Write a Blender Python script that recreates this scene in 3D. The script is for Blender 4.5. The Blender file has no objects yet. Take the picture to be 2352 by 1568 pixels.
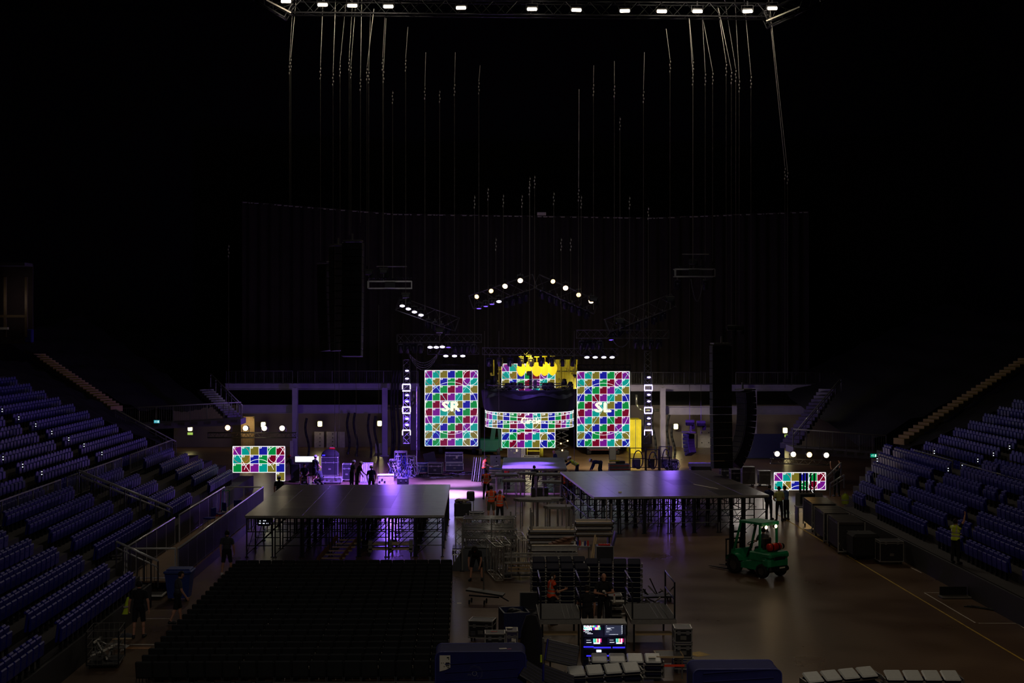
import bpy, math, random
import numpy as np
from math import sin, cos, pi, radians as R, sqrt, atan2
from mathutils import Vector as V, Matrix as M4
random.seed(7)
SC = bpy.context.scene
COL = SC.collection
F, HC, YH, AY = 3267.0, 9.8, 757.0, 0.0217

def at(px, py, D):
    dx = (px-1176)/F
    return V((D*(sin(AY)+dx*cos(AY)), D*(cos(AY)-dx*sin(AY)), HC-(py-YH)/F*D))
def gr(px, py, z=0.0):
    p = at(px, py, (HC-z)*F/(py-YH)); p.z = z
    return p

cam = bpy.data.cameras.new('camera'); cam.sensor_width = 36; cam.lens = F/2352*36
cam.shift_y = -27/2352; cam.clip_end = 500
co = bpy.data.objects.new('camera', cam); COL.objects.link(co)
co.location = (0, 0, HC); co.rotation_euler = (pi/2, 0, -AY); SC.camera = co
SC.view_settings.view_transform = 'Standard'; SC.view_settings.look = 'None'
SC.view_settings.exposure = 0; SC.view_settings.gamma = 1; SC.view_settings.use_curve_mapping = False

# ---------------------------------------------------------------- materials
def lin(c): return tuple((x/12.92 if x <= .04045 else ((x+.055)/1.055)**2.4) for x in [k/255 for k in c])
MATS = {}
def mat(name, rgb, rough=.6, metal=0., emit=0., var=.12, scale=6., bump=0., ecol=None, spec=.5):
    if name in MATS: return MATS[name]
    m = bpy.data.materials.new(name); m.use_nodes = True
    nt = m.node_tree; b = nt.nodes['Principled BSDF']
    c = lin(rgb)
    b.inputs['Roughness'].default_value = rough; b.inputs['Metallic'].default_value = metal
    b.inputs['Specular IOR Level'].default_value = spec
    if emit:
        b.inputs['Base Color'].default_value = (.02, .02, .02, 1)
        b.inputs['Emission Color'].default_value = (*lin(ecol or rgb), 1)
        b.inputs['Emission Strength'].default_value = emit
    elif var:
        tc = nt.nodes.new('ShaderNodeTexCoord'); n = nt.nodes.new('ShaderNodeTexNoise')
        n.inputs['Scale'].default_value = scale; n.inputs['Detail'].default_value = 3
        r = nt.nodes.new('ShaderNodeValToRGB')
        r.color_ramp.elements[0].position = .3; r.color_ramp.elements[1].position = .7
        r.color_ramp.elements[0].color = (*[x*(1-var) for x in c], 1)
        r.color_ramp.elements[1].color = (*[min(1, x*(1+var)) for x in c], 1)
        nt.links.new(tc.outputs['Object'], n.inputs['Vector'])
        nt.links.new(n.outputs['Fac'], r.inputs['Fac']); nt.links.new(r.outputs['Color'], b.inputs['Base Color'])
        if bump:
            bp = nt.nodes.new('ShaderNodeBump'); bp.inputs['Strength'].default_value = bump
            bp.inputs['Distance'].default_value = .02
            nt.links.new(n.outputs['Fac'], bp.inputs['Height']); nt.links.new(bp.outputs['Normal'], b.inputs['Normal'])
    else:
        b.inputs['Base Color'].default_value = (*c, 1)
    MATS[name] = m
    return m

BLK = mat('black_paint', (26, 26, 28), .55)
BLKM = mat('black_metal', (34, 34, 38), .4, .3)
DRAPE = mat('black_drape', (22, 21, 23), .9, bump=.3)
RUB = mat('black_rubber', (20, 20, 20), .8)
ALU = mat('aluminium', (176, 174, 168), .38, .75, scale=9)
ALUD = mat('dull_aluminium', (120, 118, 112), .5, .6, scale=9)
STEEL = mat('galvanised_steel', (150, 150, 150), .4, .8)
CHAIND = mat('shaded_hoist_chain', (120, 116, 108), .5, .3)  # darker copy of the chain steel; fall-off below the floods put into colour
CHAIN = mat('hoist_chain_steel', (205, 200, 190), .5, .2)
PLY = mat('black_plywood', (84, 78, 74), .3, scale=2.5, var=.3)
PLYD = mat('darker_black_plywood', (52, 48, 47), .34, scale=2.5, var=.3)
WOOD = mat('pale_timber', (176, 150, 110), .6, scale=4)
CASEB = mat('black_case_laminate', (30, 29, 34), .45)
CASEU = mat('blue_case_laminate', (30, 42, 110), .45)
CASEG = mat('grey_case_laminate', (120, 118, 118), .5)
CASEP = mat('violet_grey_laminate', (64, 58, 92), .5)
BLUE = mat('blue_seat_plastic', (22, 20, 140), .5)
BLUED = mat('dark_blue_fabric', (32, 34, 118), .85, bump=.2)
CONC = mat('painted_concrete', (120, 112, 124), .8, scale=1.2)
WHITE = mat('white_paint', (225, 222, 214), .5)
PAPER = mat('white_paper', (235, 228, 210), .7, var=.04)
ORANGE = mat('orange_hi_vis', (255, 84, 28), .7, var=.06)
YELLOW = mat('yellow_hi_vis', (214, 238, 50), .7, var=.06)
REFL = mat('reflective_tape', (196, 190, 170), .35, var=.05)
GREEN = mat('forklift_green_paint', (24, 140, 92), .4, var=.2, scale=3)
RED = mat('red_paint', (190, 30, 22), .4)
SKIN = mat('skin', (206, 150, 122), .6, var=.06, scale=20)
HAIRB = mat('dark_hair', (34, 26, 22), .8)
TBLK = mat('black_cotton', (26, 26, 30), .9)
TGRY = mat('charcoal_cotton', (70, 72, 78), .9)
TNAV = mat('navy_cotton', (34, 40, 92), .9)
TOLV = mat('olive_cotton', (84, 80, 62), .9)
TLIM = mat('pale_lime_cotton', (196, 200, 120), .9)
TBLU = mat('pale_blue_cotton', (92, 120, 170), .9)
DENIM = mat('dark_denim', (36, 40, 56), .9)
HELM = mat('white_helmet_plastic', (236, 236, 240), .35, var=.02)
OCAP = mat('orange_cap_cloth', (240, 70, 40), .8)

# ---------------------------------------------------------------- mesh builder
class MB:
    def __init__(s): s.v = []; s.f = []; s.m = []
    def add(s, vs, fs, mi=0):
        o = len(s.v); s.v += [tuple(p) for p in vs]
        s.f += [tuple(i+o for i in q) for q in fs]; s.m += [mi]*len(fs)
        return s
    def box(s, c, d, rz=0, mi=0, mx=None):
        x, y, z = d[0]/2, d[1]/2, d[2]/2
        vs = [V((a*x, b*y, e*z)) for e in (-1, 1) for b in (-1, 1) for a in (-1, 1)]
        if mx: vs = [mx @ p for p in vs]
        if rz: vs = [M4.Rotation(rz, 3, 'Z') @ p for p in vs]
        c = V(c)
        return s.add([p+c for p in vs], [(0,2,3,1),(4,5,7,6),(0,1,5,4),(2,6,7,3),(0,4,6,2),(1,3,7,5)], mi)
    def rbox(s, c, d, b=.02, mi=0, mx=None):        # box with chamfered edges
        x, y, z = d[0]/2, d[1]/2, d[2]/2; b = min(b, x*.95, y*.95, z*.95); vs = []; fs = []
        def ring(zz, k):
            return [(px*(x-k if i in h else x), py*(y-k if i not in h else y), zz) for i, (px, py) in enumerate(P)]
        P = [(-1,-1),(1,-1),(1,-1),(1,1),(1,1),(-1,1),(-1,1),(-1,-1)]; h = (0, 1, 4, 5)
        for zz, k in ((-z, 1), (-z+b, 0), (z-b, 0), (z, 1)):
            for i, (px, py) in enumerate(P):
                ix, iy = (x-b, y) if i in h else (x, y-b)
                if k: ix, iy = min(ix, x-b), min(iy, y-b)
                vs.append((px*ix, py*iy, zz))
        for r in range(3):
            for i in range(8): fs.append((r*8+i, r*8+(i+1) % 8, r*8+8+(i+1) % 8, r*8+8+i))
        fs += [tuple(range(7, -1, -1)), tuple(range(24, 32))]
        c = V(c); vs = [V(p) for p in vs]
        if mx: vs = [mx @ p for p in vs]
        return s.add([p+c for p in vs], fs, mi)
    def bar(s, p, q, w=.05, h=None, mi=0):
        p, q = V(p), V(q); h = h or w; d = q-p
        if d.length < 1e-6: return s
        z = d.normalized(); u = V((0, 0, 1)) if abs(z.z) < .95 else V((0, 1, 0))
        a = z.cross(u).normalized(); b = a.cross(z)
        vs = [o+a*(i*w/2)+b*(j*h/2) for o in (p, q) for i, j in ((-1,-1),(1,-1),(1,1),(-1,1))]
        return s.add(vs, [(3,2,1,0),(4,5,6,7),(0,1,5,4),(1,2,6,5),(2,3,7,6),(3,0,4,7)], mi)
    def tube(s, p, q, r=.03, n=8, r2=None, mi=0, cap=True):
        p, q = V(p), V(q); r2 = r if r2 is None else r2; z = (q-p)
        if z.length < 1e-6: return s
        z.normalize(); u = V((0, 0, 1)) if abs(z.z) < .95 else V((0, 1, 0))
        a = z.cross(u).normalized(); b = a.cross(z); vs = []
        for o, k in ((p, r), (q, r2)):
            vs += [o+a*(k*cos(2*pi*i/n))+b*(k*sin(2*pi*i/n)) for i in range(n)]
        fs = [(i, (i+1) % n, n+(i+1) % n, n+i) for i in range(n)]
        if cap: fs += [tuple(range(n-1, -1, -1)), tuple(range(n, 2*n))]
        return s.add(vs, fs, mi)
    def path(s, pts, r=.02, n=6, mi=0):
        for a, b in zip(pts[:-1], pts[1:]): s.tube(a, b, r, n, mi=mi)
        return s
    def ball(s, c, r, n=10, mi=0, mx=None, z0=-1.):
        rx, ry, rz = (r, r, r) if not hasattr(r, '__len__') else r
        c = V(c); vs = []; k = max(4, n//2); fs = []
        for j in range(k+1):
            t = math.asin(z0)+(pi/2-math.asin(z0))*j/k
            for i in range(n):
                p = V((rx*cos(t)*cos(2*pi*i/n), ry*cos(t)*sin(2*pi*i/n), rz*sin(t)))
                vs.append((mx @ p if mx else p)+c)
        for j in range(k):
            for i in range(n): fs.append((j*n+i, j*n+(i+1) % n, j*n+n+(i+1) % n, j*n+n+i))
        fs.append(tuple(range(n-1, -1, -1)))
        return s.add(vs, fs, mi)
    def prism(s, pts, z0, z1, mi=0, ax='z'):
        n = len(pts); vs = []
        for z in (z0, z1):
            for a, b in pts: vs.append((a, b, z) if ax == 'z' else ((z, a, b) if ax == 'x' else (a, z, b)))
        return s.add(vs, [tuple(range(n-1, -1, -1)), tuple(range(n, 2*n))]+[(i, (i+1) % n, n+(i+1) % n, n+i) for i in range(n)], mi)
    def lathe(s, c, prof, n=16, mi=0, mx=None):
        c = V(c); vs = []; k = len(prof)
        for r, z in prof:
            for i in range(n):
                p = V((r*cos(2*pi*i/n), r*sin(2*pi*i/n), z)); vs.append((mx @ p if mx else p)+c)
        return s.add(vs, [(j*n+i, j*n+(i+1) % n, j*n+n+(i+1) % n, j*n+n+i) for j in range(k-1) for i in range(n)], mi)
    def quad(s, a, b, c, d, mi=0): return s.add([a, b, c, d], [(0, 1, 2, 3)], mi)
    def text(s, t, c, h, mi=0, u=(1, 0, 0), w=(0, 0, 1), bold=0, align=0, sx=1.):
        u, w, c = V(u), V(w), V(c); x = 0; cells = []
        for ch in t:
            vs, fs, adv = glyph(ch); cells.append((x, vs, fs)); x += adv
        off = -x*h*sx/2 if align == 0 else 0
        for x0, vs, fs in cells:
            for q, k in enumerate(((0, 0),) if not bold else ((-bold, 0), (bold, 0), (0, bold*.8), (0, -bold*.8), (bold*.6, bold*.6), (-bold*.6, -bold*.6))):
                s.add([c+u*((vx+x0)*h*sx+off+k[0])+w*(vy*h+k[1])-u.cross(w)*(-.0008*q) for vx, vy in vs], fs, mi)
        return s
    def build(s, name, mats, parent=None, smooth=False):
        me = bpy.data.meshes.new(name); me.from_pydata([tuple(p) for p in s.v], [], s.f)
        if not isinstance(mats, (list, tuple)): mats = [mats]
        for m in mats: me.materials.append(m)
        if any(s.m): me.polygons.foreach_set('material_index', s.m)
        if smooth: me.polygons.foreach_set('use_smooth', [True]*len(s.f))
        me.update(); o = bpy.data.objects.new(name, me); COL.objects.link(o)
        if parent: o.parent = parent
        return o

GL = {}
def glyph(ch):
    if ch in GL: return GL[ch]
    if ch == ' ': GL[ch] = ([], [], .35); return GL[ch]
    cu = bpy.data.curves.new('g', 'FONT'); cu.body = ch; cu.resolution_u = 2
    o = bpy.data.objects.new('g', cu); me = bpy.data.meshes.new_from_object(o)
    vs = [(v.co.x, v.co.y) for v in me.vertices]; fs = [tuple(p.vertices) for p in me.polygons]
    adv = (max(v[0] for v in vs) if vs else .4)+.07
    bpy.data.objects.remove(o); bpy.data.curves.remove(cu); bpy.data.meshes.remove(me)
    GL[ch] = (vs, fs, adv); return GL[ch]

def tag(o, label, cat, group=None, kind=None):
    o['label'] = label; o['category'] = cat
    if group: o['group'] = group
    if kind: o['kind'] = kind
    return o
def T(name, label, cat, loc=(0, 0, 0), rz=0, group=None):
    o = bpy.data.objects.new(name, None); COL.objects.link(o); o.empty_display_size = .1
    o.location = loc; o.rotation_euler = (0, 0, rz)
    return tag(o, label, cat, group)
def struct(o): o['kind'] = 'structure'; return o
KIDS = {}
def kids(o):
    return [c for c in KIDS.get(o.name, ())] if o.name in KIDS else [c for c in o.children]
def dup(root, loc, rz=0, label=None, group=None, rot=None):
    def cp(o, par):
        c = o.copy(); COL.objects.link(c)
        if par: c.parent = par
        ch = [cp(k, c) for k in kids(o)]
        KIDS[c.name] = ch
        return c
    r = cp(root, None); r.location = loc; r.rotation_euler = rot or (0, 0, rz)
    if label: r['label'] = label
    if group: r['group'] = group
    return r
def freeze(o):
    KIDS[o.name] = list(o.children)
    for c in o.children: freeze(c)
    return o
ORD = ['first','second','third','fourth','fifth','sixth','seventh','eighth','ninth','tenth','eleventh','twelfth','thirteenth','fourteenth','fifteenth','sixteenth','seventeenth','eighteenth','nineteenth','twentieth','twenty-first','twenty-second','twenty-third','twenty-fourth','twenty-fifth','twenty-sixth','twenty-seventh','twenty-eighth','twenty-ninth','thirtieth']
def light(name, kind, loc, energy, color=(1, 1, 1), aim=None, size=.2, spot=60, blend=.5, spec=1.):
    l = bpy.data.lights.new(name, kind); l.energy = energy; l.color = color
    if kind == 'SPOT': l.spot_size = R(spot); l.spot_blend = blend; l.shadow_soft_size = size
    elif kind == 'POINT': l.shadow_soft_size = size
    elif kind == 'AREA': l.size = size
    l.specular_factor = spec
    o = bpy.data.objects.new(name, l); COL.objects.link(o); o.location = loc
    if aim is not None:
        o.rotation_euler = (V(aim)-V(loc)).to_track_quat('-Z', 'Y').to_euler()
    return o

# ---------------------------------------------------------------- shared makers
def flight_case(label, loc, d, rz=0, body=CASEB, trim=ALU, group=None, lid=.3, castors=True, sticker=None, name='flight_case', cat='flight case'):
    w, dp, h = d; t = T(name, label, cat, loc, rz, group)
    z0 = .12 if castors else .01
    MB().rbox((0, 0, z0+(h-z0)/2), (w-.02, dp-.02, h-z0-.02), .012).build('body', body, t)
    e = MB(); zs = [z0+.015, h-.015]
    if lid: zs.append(h-(h-z0)*lid)
    for z in zs:
        for sy in (-1, 1): e.box((0, sy*(dp/2-.012), z), (w, .03, .035))
        for sx in (-1, 1): e.box((sx*(w/2-.012), 0, z), (.03, dp, .035))
    for sx in (-1, 1):
        for sy in (-1, 1): e.box((sx*(w/2-.012), sy*(dp/2-.012), (z0+h)/2), (.032, .032, h-z0))
    e.build('edge_trim', trim, t)
    c = MB()
    for sx in (-1, 1):
        for sy in (-1, 1):
            for z in (z0+.02, h-.02): c.ball((sx*(w/2-.015), sy*(dp/2-.015), z), .035, 8)
    c.build('ball_corner', STEEL, t)
    for sx in (-.25, .25):
        MB().box((sx*w, -dp/2-.006, h-(h-z0)*(lid or .5)), (.09, .02, .11)).build('latch', STEEL, t)
    hd = MB(); hz = z0+(h-z0)*.35
    hd.box((0, -dp/2-.004, hz), (.17, .012, .11)); hd.build('handle', ALUD, t)
    if castors:
        for sx in (-1, 1):
            for sy in (-1, 1):
                x, y = sx*(w/2-.09), sy*(dp/2-.09)
                k = MB().tube((x-.02, y, .05), (x+.02, y, .05), .05, 10); k.box((x, y, .1), (.07, .06, .03)); k.build('castor', RUB, t)
    if sticker:
        MB().box((w*.15, -dp/2-.004, h*.55), (.14, .008, .2)).build('sticker', sticker, t)
    return t

def truss_mesh(p, q, w=.5, h=None, cr=.025, lr=.012, step=None):
    """box truss from p to q: returns four chord builders and one lacing builder"""
    p, q = V(p), V(q); h = h or w; d = q-p; L = d.length; z = d.normalized()
    u = V((0, 0, 1)) if abs(z.z) < .9 else V((0, 1, 0))
    a = z.cross(u).normalized()*(w/2); b = a.cross(z).normalized()*(h/2)
    cn = [a+b, -a+b, -a-b, a-b]; ch = [MB().tube(p+k, q+k, cr, 6) for k in cn]
    lac = MB(); n = max(2, int(round(L/(step or max(w, h)*.9))))
    for i in range(n):
        s0, s1 = p+d*(i/n), p+d*((i+1)/n)
        for j in range(4):
            c0, c1 = cn[j], cn[(j+1) % 4]
            if i % 2: c0, c1 = c1, c0
            lac.tube(s0+c0, s1+c1, lr, 5)
        for j in range(4):
            if i in (0,) or i == n-1:
                e = s0 if i == 0 else s1
                lac.tube(e+cn[j], e+cn[(j+1) % 4], lr*1.3, 5)
    return ch, lac
def truss(label, p, q, w=.5, m=BLKM, h=None, group=None, cr=.025, step=None, name='lighting_truss', cat='truss', endm=None):
    p, q = V(p), V(q); o = (p+q)/2
    t = T(name, label, cat, o, 0, group)
    ch, lac = truss_mesh(p-o, q-o, w, h, cr, cr*.5, step)
    for c in ch: c.build('chord', m, t, True)
    lac.build('lacing', m, t)
    return t
# ================================================================ SETTING
def floor_mat():
    m = bpy.data.materials.new('worn_concrete_floor'); m.use_nodes = True; nt = m.node_tree; b = nt.nodes['Principled BSDF']
    L = nt.links.new; N = nt.nodes.new
    tc = N('ShaderNodeTexCoord'); n1 = N('ShaderNodeTexNoise'); n1.inputs['Scale'].default_value = .35; n1.inputs['Detail'].default_value = 8
    n2 = N('ShaderNodeTexNoise'); n2.inputs['Scale'].default_value = 5; n2.inputs['Detail'].default_value = 6
    L(tc.outputs['Object'], n1.inputs['Vector']); L(tc.outputs['Object'], n2.inputs['Vector'])
    r = N('ShaderNodeValToRGB'); r.color_ramp.elements[0].position = .3; r.color_ramp.elements[1].position = .72
    r.color_ramp.elements[0].color = (*lin((86, 64, 46)), 1); r.color_ramp.elements[1].color = (*lin((110, 86, 64)), 1)
    L(n1.outputs['Fac'], r.inputs['Fac'])
    w = N('ShaderNodeValToRGB'); w.color_ramp.elements[0].position = .66; w.color_ramp.elements[1].position = .8
    w.color_ramp.elements[0].color = (0, 0, 0, 1); w.color_ramp.elements[1].color = (.5, .5, .5, 1); L(n2.outputs['Fac'], w.inputs['Fac'])
    mx = N('ShaderNodeMixRGB'); mx.inputs['Color2'].default_value = (*lin((136, 114, 92)), 1)
    L(w.outputs['Color'], mx.inputs['Fac']); L(r.outputs['Color'], mx.inputs['Color1']); L(mx.outputs['Color'], b.inputs['Base Color'])
    rr = N('ShaderNodeMapRange'); rr.inputs['To Min'].default_value = .2; rr.inputs['To Max'].default_value = .42
    L(n1.outputs['Fac'], rr.inputs['Value']); L(rr.outputs['Result'], b.inputs['Roughness'])
    bp = N('ShaderNodeBump'); bp.inputs['Strength'].default_value = .25; bp.inputs['Distance'].default_value = .02
    L(n2.outputs['Fac'], bp.inputs['Height']); L(bp.outputs['Normal'], b.inputs['Normal'])
    return m
FLOOR = floor_mat()
DARKW = mat('dark_wall_paint', (30, 29, 31), .9)
BROWNW = mat('brown_breeze_block', (98, 88, 92), .85, scale=.9)
def stand_mat(): return mat('dark_stand_steel', (30, 30, 32), .8)
struct(MB().box((2, 80, -.15), (96, 130, .3)).build('floor', FLOOR))
struct(MB().box((2, 80, 41), (96, 130, .4)).build('ceiling', mat('black_ceiling', (14, 14, 16), .9)))
struct(MB().box((-46, 80, 20), (.4, 130, 42)).build('wall_left', DARKW))
struct(MB().box((50, 80, 20), (.4, 130, 42)).build('wall_right', DARKW))
w = MB(); w.box((2, 140, 20), (96, .4, 42)); struct(w.build('wall_back', DARKW))

# rear wall under the beams, built of blocks, open in the middle (the loading dock)
def zat(py, D): return HC-(py-YH)/F*D
def wallpiece(x0, x1, D, y0, y1=None, th=.3, m=BROWNW, name='wall_rear'):
    p, q = at(x0, 900, D), at(x1, 900, D); zt = zat(y0, D); zb = 0 if y1 is None else zat(y1, D)
    return struct(MB().box(((p.x+q.x)/2, p.y, (zt+zb)/2), (q.x-p.x, th, zt-zb)).build(name, m))
wallpiece(400, 962, 119, 930); wallpiece(1448, 2010, 119, 930)
wallpiece(480, 1960, 122, 880, 936, m=DARKW, name='wall_gallery')
# steel beams and columns in front of it
BEAM = mat('painted_steel_beam', (132, 124, 148), .7, scale=1.5)
def beam(x0, x1, ya, yb, D, d=.5, m=BEAM, name='trim_1'):
    p, q = at(x0, 900, D), at(x1, 900, D); za, zb = zat(ya, D), zat(yb, D)
    b = MB().box(((p.x+q.x)/2, p.y, (za+zb)/2), (q.x-p.x, .12, za-zb))
    for z in (za, zb): b.box(((p.x+q.x)/2, p.y, z), (q.x-p.x, d, .06))
    return struct(b.build(name, m))
beam(518, 962, 881, 894, 112); beam(1448, 1924, 884, 897, 112, name='trim_2')
beam(548, 884, 930, 948, 111, name='trim_3'); beam(1524, 1890, 933, 951, 111, name='trim_4')
n = 5
for x0, x1 in ((672, 684), (878, 890), (1517, 1528), (1726, 1737)):
    p, q = at(x0, 900, 110.4), at(x1, 900, 110.4); zt = zat(890, 110.4); c = (p+q)/2; wd = q.x-p.x
    b = MB().box((c.x, c.y, zt/2), (.1, .45, zt))
    for s in (-1, 1): b.box((c.x, c.y+s*.22, zt/2), (wd, .07, zt))
    b.box((c.x, c.y, .05), (wd+.25, .7, .1)); struct(b.build('column', BEAM)); n += 1
p, q = at(943, 900, 116), at(965, 900, 116)
struct(MB().rbox(((p.x+q.x)/2, p.y, 2.6), (q.x-p.x, .8, 5.2), .03).build('column', mat('violet_lit_column', (120, 104, 140), .7, scale=1)))  # violet spill of the wash lights put into the column colour
p, q = at(1447, 900, 113), at(1473, 900, 113)
ycon = T('shipping_container', 'yellow painted steel container end beside the right-hand tall screen', 'container', ((p.x+q.x)/2, p.y+1.3, 0))
YP = mat('yellow_paint', (226, 206, 40), .6, scale=2)
b = MB(); wd = q.x-p.x; zt = zat(962, 113)
for i in range(6): b.box((-wd/2+wd*(i+.5)/6, -1.25-(i % 2)*.05, zt/2), (wd/6, .08, zt-.1))
b.box((0, 0, zt/2), (wd, 2.4, zt-.12)); b.build('body', YP, ycon)
MB().box((0, -1.32, zt/2), (.04, .04, zt)).build('locking_bar', STEEL, ycon)
MB().box((0, 0, .06), (wd+.04, 2.7, .12)).build('base_rail', YP, ycon)

# handrail along the gallery above the beams
def railing(label, p, q, h=1.1, n=6, m=BLKM, bars=True, group=None, bal=.13, r=.022, panel=None, name='guard_rail', topm=None):
    p, q = V(p), V(q); t = T(name, label, 'railing', p, 0, group); d = q-p; hv = V((0, 0, h))
    MB().tube(hv, d+hv, r*1.6, 8).build('handrail', topm or m, t, True)
    MB().tube(V((0, 0, .1)), d+V((0, 0, .1)), r, 6).build('bottom_rail', m, t)
    for i in range(n+1): MB().bar(d*(i/n), d*(i/n)+hv, .05).build('post', m, t)
    if bars:
        k = int(d.length/bal); b = MB()
        for i in range(1, k): b.bar(d*(i/k)+V((0, 0, .1)), d*(i/k)+hv*.97, .014)
        o = b.build('balusters', m, t)
    if panel:
        o = V((d.y, -d.x, 0)).normalized()*.02
        MB().add([o+V((0, 0, .06)), d+o+V((0, 0, .06)), d+o+hv*.95, o+hv*.95, -o+V((0, 0, .06)), d-o+V((0, 0, .06)), d-o+hv*.95, -o+hv*.95],
                 [(0, 1, 2, 3), (7, 6, 5, 4), (0, 4, 5, 1), (1, 5, 6, 2), (2, 6, 7, 3), (3, 7, 4, 0)]).build('infill_panel', panel, t)
    return t
GREY = mat('grey_painted_rail', (118, 116, 122), .5)
LGREY = mat('brightened_rail', (222, 220, 222), .3, .4)  # near-white: floodlight on the handrails is put into the colour
DRAIL = mat('dark_painted_rail', (52, 50, 56), .5)
for x0, x1, y, s in ((520, 672, 881, 'left of the grey columns'), (684, 960, 881, 'between left column and left screen'), (1450, 1620, 884, 'beside the right tall screen'), (1690, 1915, 884, 'right of the black speaker column')):
    railing('dark guard rail on the rear gallery, '+s, at(x0, y, 111.8), at(x1, y, 111.8), 1.0, 7, DRAIL)

# bridges at the far corners with stairs going up
def bridge(label, pts, D, th=.4, rl=''):
    for i, ((x0, y0), (x1, y1)) in enumerate(pts):
        p, q = at(x0, y0, D), at(x1, y1, D)
        t = T('walkway_bridge', label, 'walkway', p)
        d = q-p
        m = MB(); a = V((0, .0, 0)); e = V((0, 2.2, 0)); dn = V((0, 0, -th))
        m.add([a, d, d+e, e, a+dn, d+dn, d+e+dn, e+dn], [(0, 1, 2, 3), (7, 6, 5, 4), (0, 4, 5, 1), (1, 5, 6, 2), (2, 6, 7, 3), (3, 7, 4, 0)])
        m.build('deck', BEAM, t)
        for j in range(9): MB().box(d*((j+.5)/9)+V((0, -.02, -.12)), (.45, .06, .16)).build('bracket_plate', ALUD, t)
        railing(rl, p+V((0, .06, 0)), q+V((0, .06, 0)), 1.15, 7, GREY, bal=.15, topm=LGREY)
bridge('grey footbridge at the far left corner above the small screen', [((280, 976), (553, 962))], 98, rl='grey railing on the footbridge at the far left corner')
bridge('grey footbridge at the far right corner above the small screen', [((1822, 1027), (2036, 1042))], 90, rl='grey railing on the footbridge at the far right corner')
def stair_rail(label, p, q, h=1.0, n=5, m=GREY, off=.22, name='stair_rail', mid=None, bal=False):
    p, q = V(p), V(q); t = T(name, label, 'railing', p); d = q-p; hv = V((0, 0, h))
    MB().tube((0, 0, 0), d, .042, 8).build('handrail', LGREY, t, True)
    MB().tube((0, 0, -off), d+V((0, 0, -off)), .03, 6).build('middle_rail', mid or m, t, True)
    for i in range(n+1): MB().bar(d*(i/n), d*(i/n)-hv, .05).build('post', m, t)
    if bal:
        b = MB(); k = int(d.length/.15)
        for i in range(1, k): b.bar(d*(i/k)-V((0, 0, off)), d*(i/k)-hv, .014)
        b.build('balusters', m, t)
    return t
def steps(label, p, q, n, wd, m, up=V((0, 1, 0)), name='staircase'):
    p, q = V(p), V(q); t = T(name, label, 'staircase', p); d = q-p; hd = V((d.x, d.y, 0)); s = V((-hd.y, hd.x, 0)).normalized()*wd
    for i in range(n):
        a = hd*(i/n); b2 = hd*((i+1)/n); z = d.z*(i+1)/n; zz = V((0, 0, z)); lo = V((0, 0, z-.36))
        MB().add([a+lo, b2+lo, b2+s+lo, a+s+lo, a+zz, b2+zz, b2+s+zz, a+s+zz],
                 [(3, 2, 1, 0), (4, 5, 6, 7), (0, 1, 5, 4), (1, 2, 6, 5), (2, 3, 7, 6), (3, 0, 4, 7)]).build('step', m, t)
    return t
STEPM = mat('ochre_step_paint', (176, 152, 96), .8, scale=2)
steps('steep run of ochre steps through the covered seats on the left', at(282, 936, 95), at(98, 812, 100), 24, 1.0, STEPM)
steps('steep run of ochre steps through the covered seats on the right', at(2052, 1012, 86), at(2348, 822, 90), 27, -1.0, STEPM)
# flights with handrails seen side-on
MS = mat('grey_stair_steel', (96, 92, 108), .6)
steps('steel stair climbing to the rear gallery on the far right', at(1830, 1026, 96), at(1922, 893, 102), 16, 1.2, MS)
stair_rail('sloping handrail of the steel stair on the far right', at(1822, 998, 95.8), at(1932, 868, 101.8), 1.0, 8)
steps('steel stair climbing to the rear gallery on the far left', at(560, 962, 103), at(486, 893, 106), 14, 1.2, MS)
stair_rail('sloping handrail of the steel stair on the far left', at(556, 930, 102.8), at(484, 858, 105.8), 1.0, 6)
stair_rail('long sloping handrail below the left footbridge', at(265, 940, 91), at(404, 1014, 91), 1.1, 6, bal=True)

# rear seat blocks under black cloth
def cover(label, c, name='seat_cover'):
    """sloping black cloth draped over a bank of seats; c = four corners (low near, low far, high far, high near)"""
    t = T(name, label, 'cover', c[0]); o = V(c[0]); c = [V(k)-o for k in c]; m = MB(); n, k = 26, 18; rnd = random.Random(len(label))
    for j in range(k+1):
        for i in range(n+1):
            u, v = i/n, j/k; p = c[0].lerp(c[1], u).lerp(c[3].lerp(c[2], u), v)
            m.v.append((p.x, p.y, p.z+.12*sin(j*2.1+i*.3)+rnd.uniform(-.07, .07)))
    for j in range(k):
        for i in range(n): m.f.append((j*(n+1)+i, j*(n+1)+i+1, (j+1)*(n+1)+i+1, (j+1)*(n+1)+i)); m.m.append(0)
    m.build('cloth', DRAPE, t, True)
    return t
cover('black cloth over the rear corner seats on the left, beyond the ochre steps', [(-23.4, 98, 4.2), (-21, 112, 3.6), (-34, 122, 11), (-34, 100, 9.4)])
cover('black cloth over the seats on the left, near side of ochre steps', [(-19.4, 87, 2.8), (-22.4, 94.6, 3.6), (-31, 98.6, 7.4), (-34, 84, 9)])
cover('black cloth over the rear corner seats on the right, beyond the ochre steps', [(24.0, 90, 2.4), (24, 116, 5.2), (40, 122, 12), (40, 93, 9.4)])
cover('black cloth over the seats on the right, near side of ochre steps', [(24.6, 83, 2.6), (25.6, 86.5, 2.8), (36, 89.5, 8), (37, 78, 8.6)])
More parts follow.
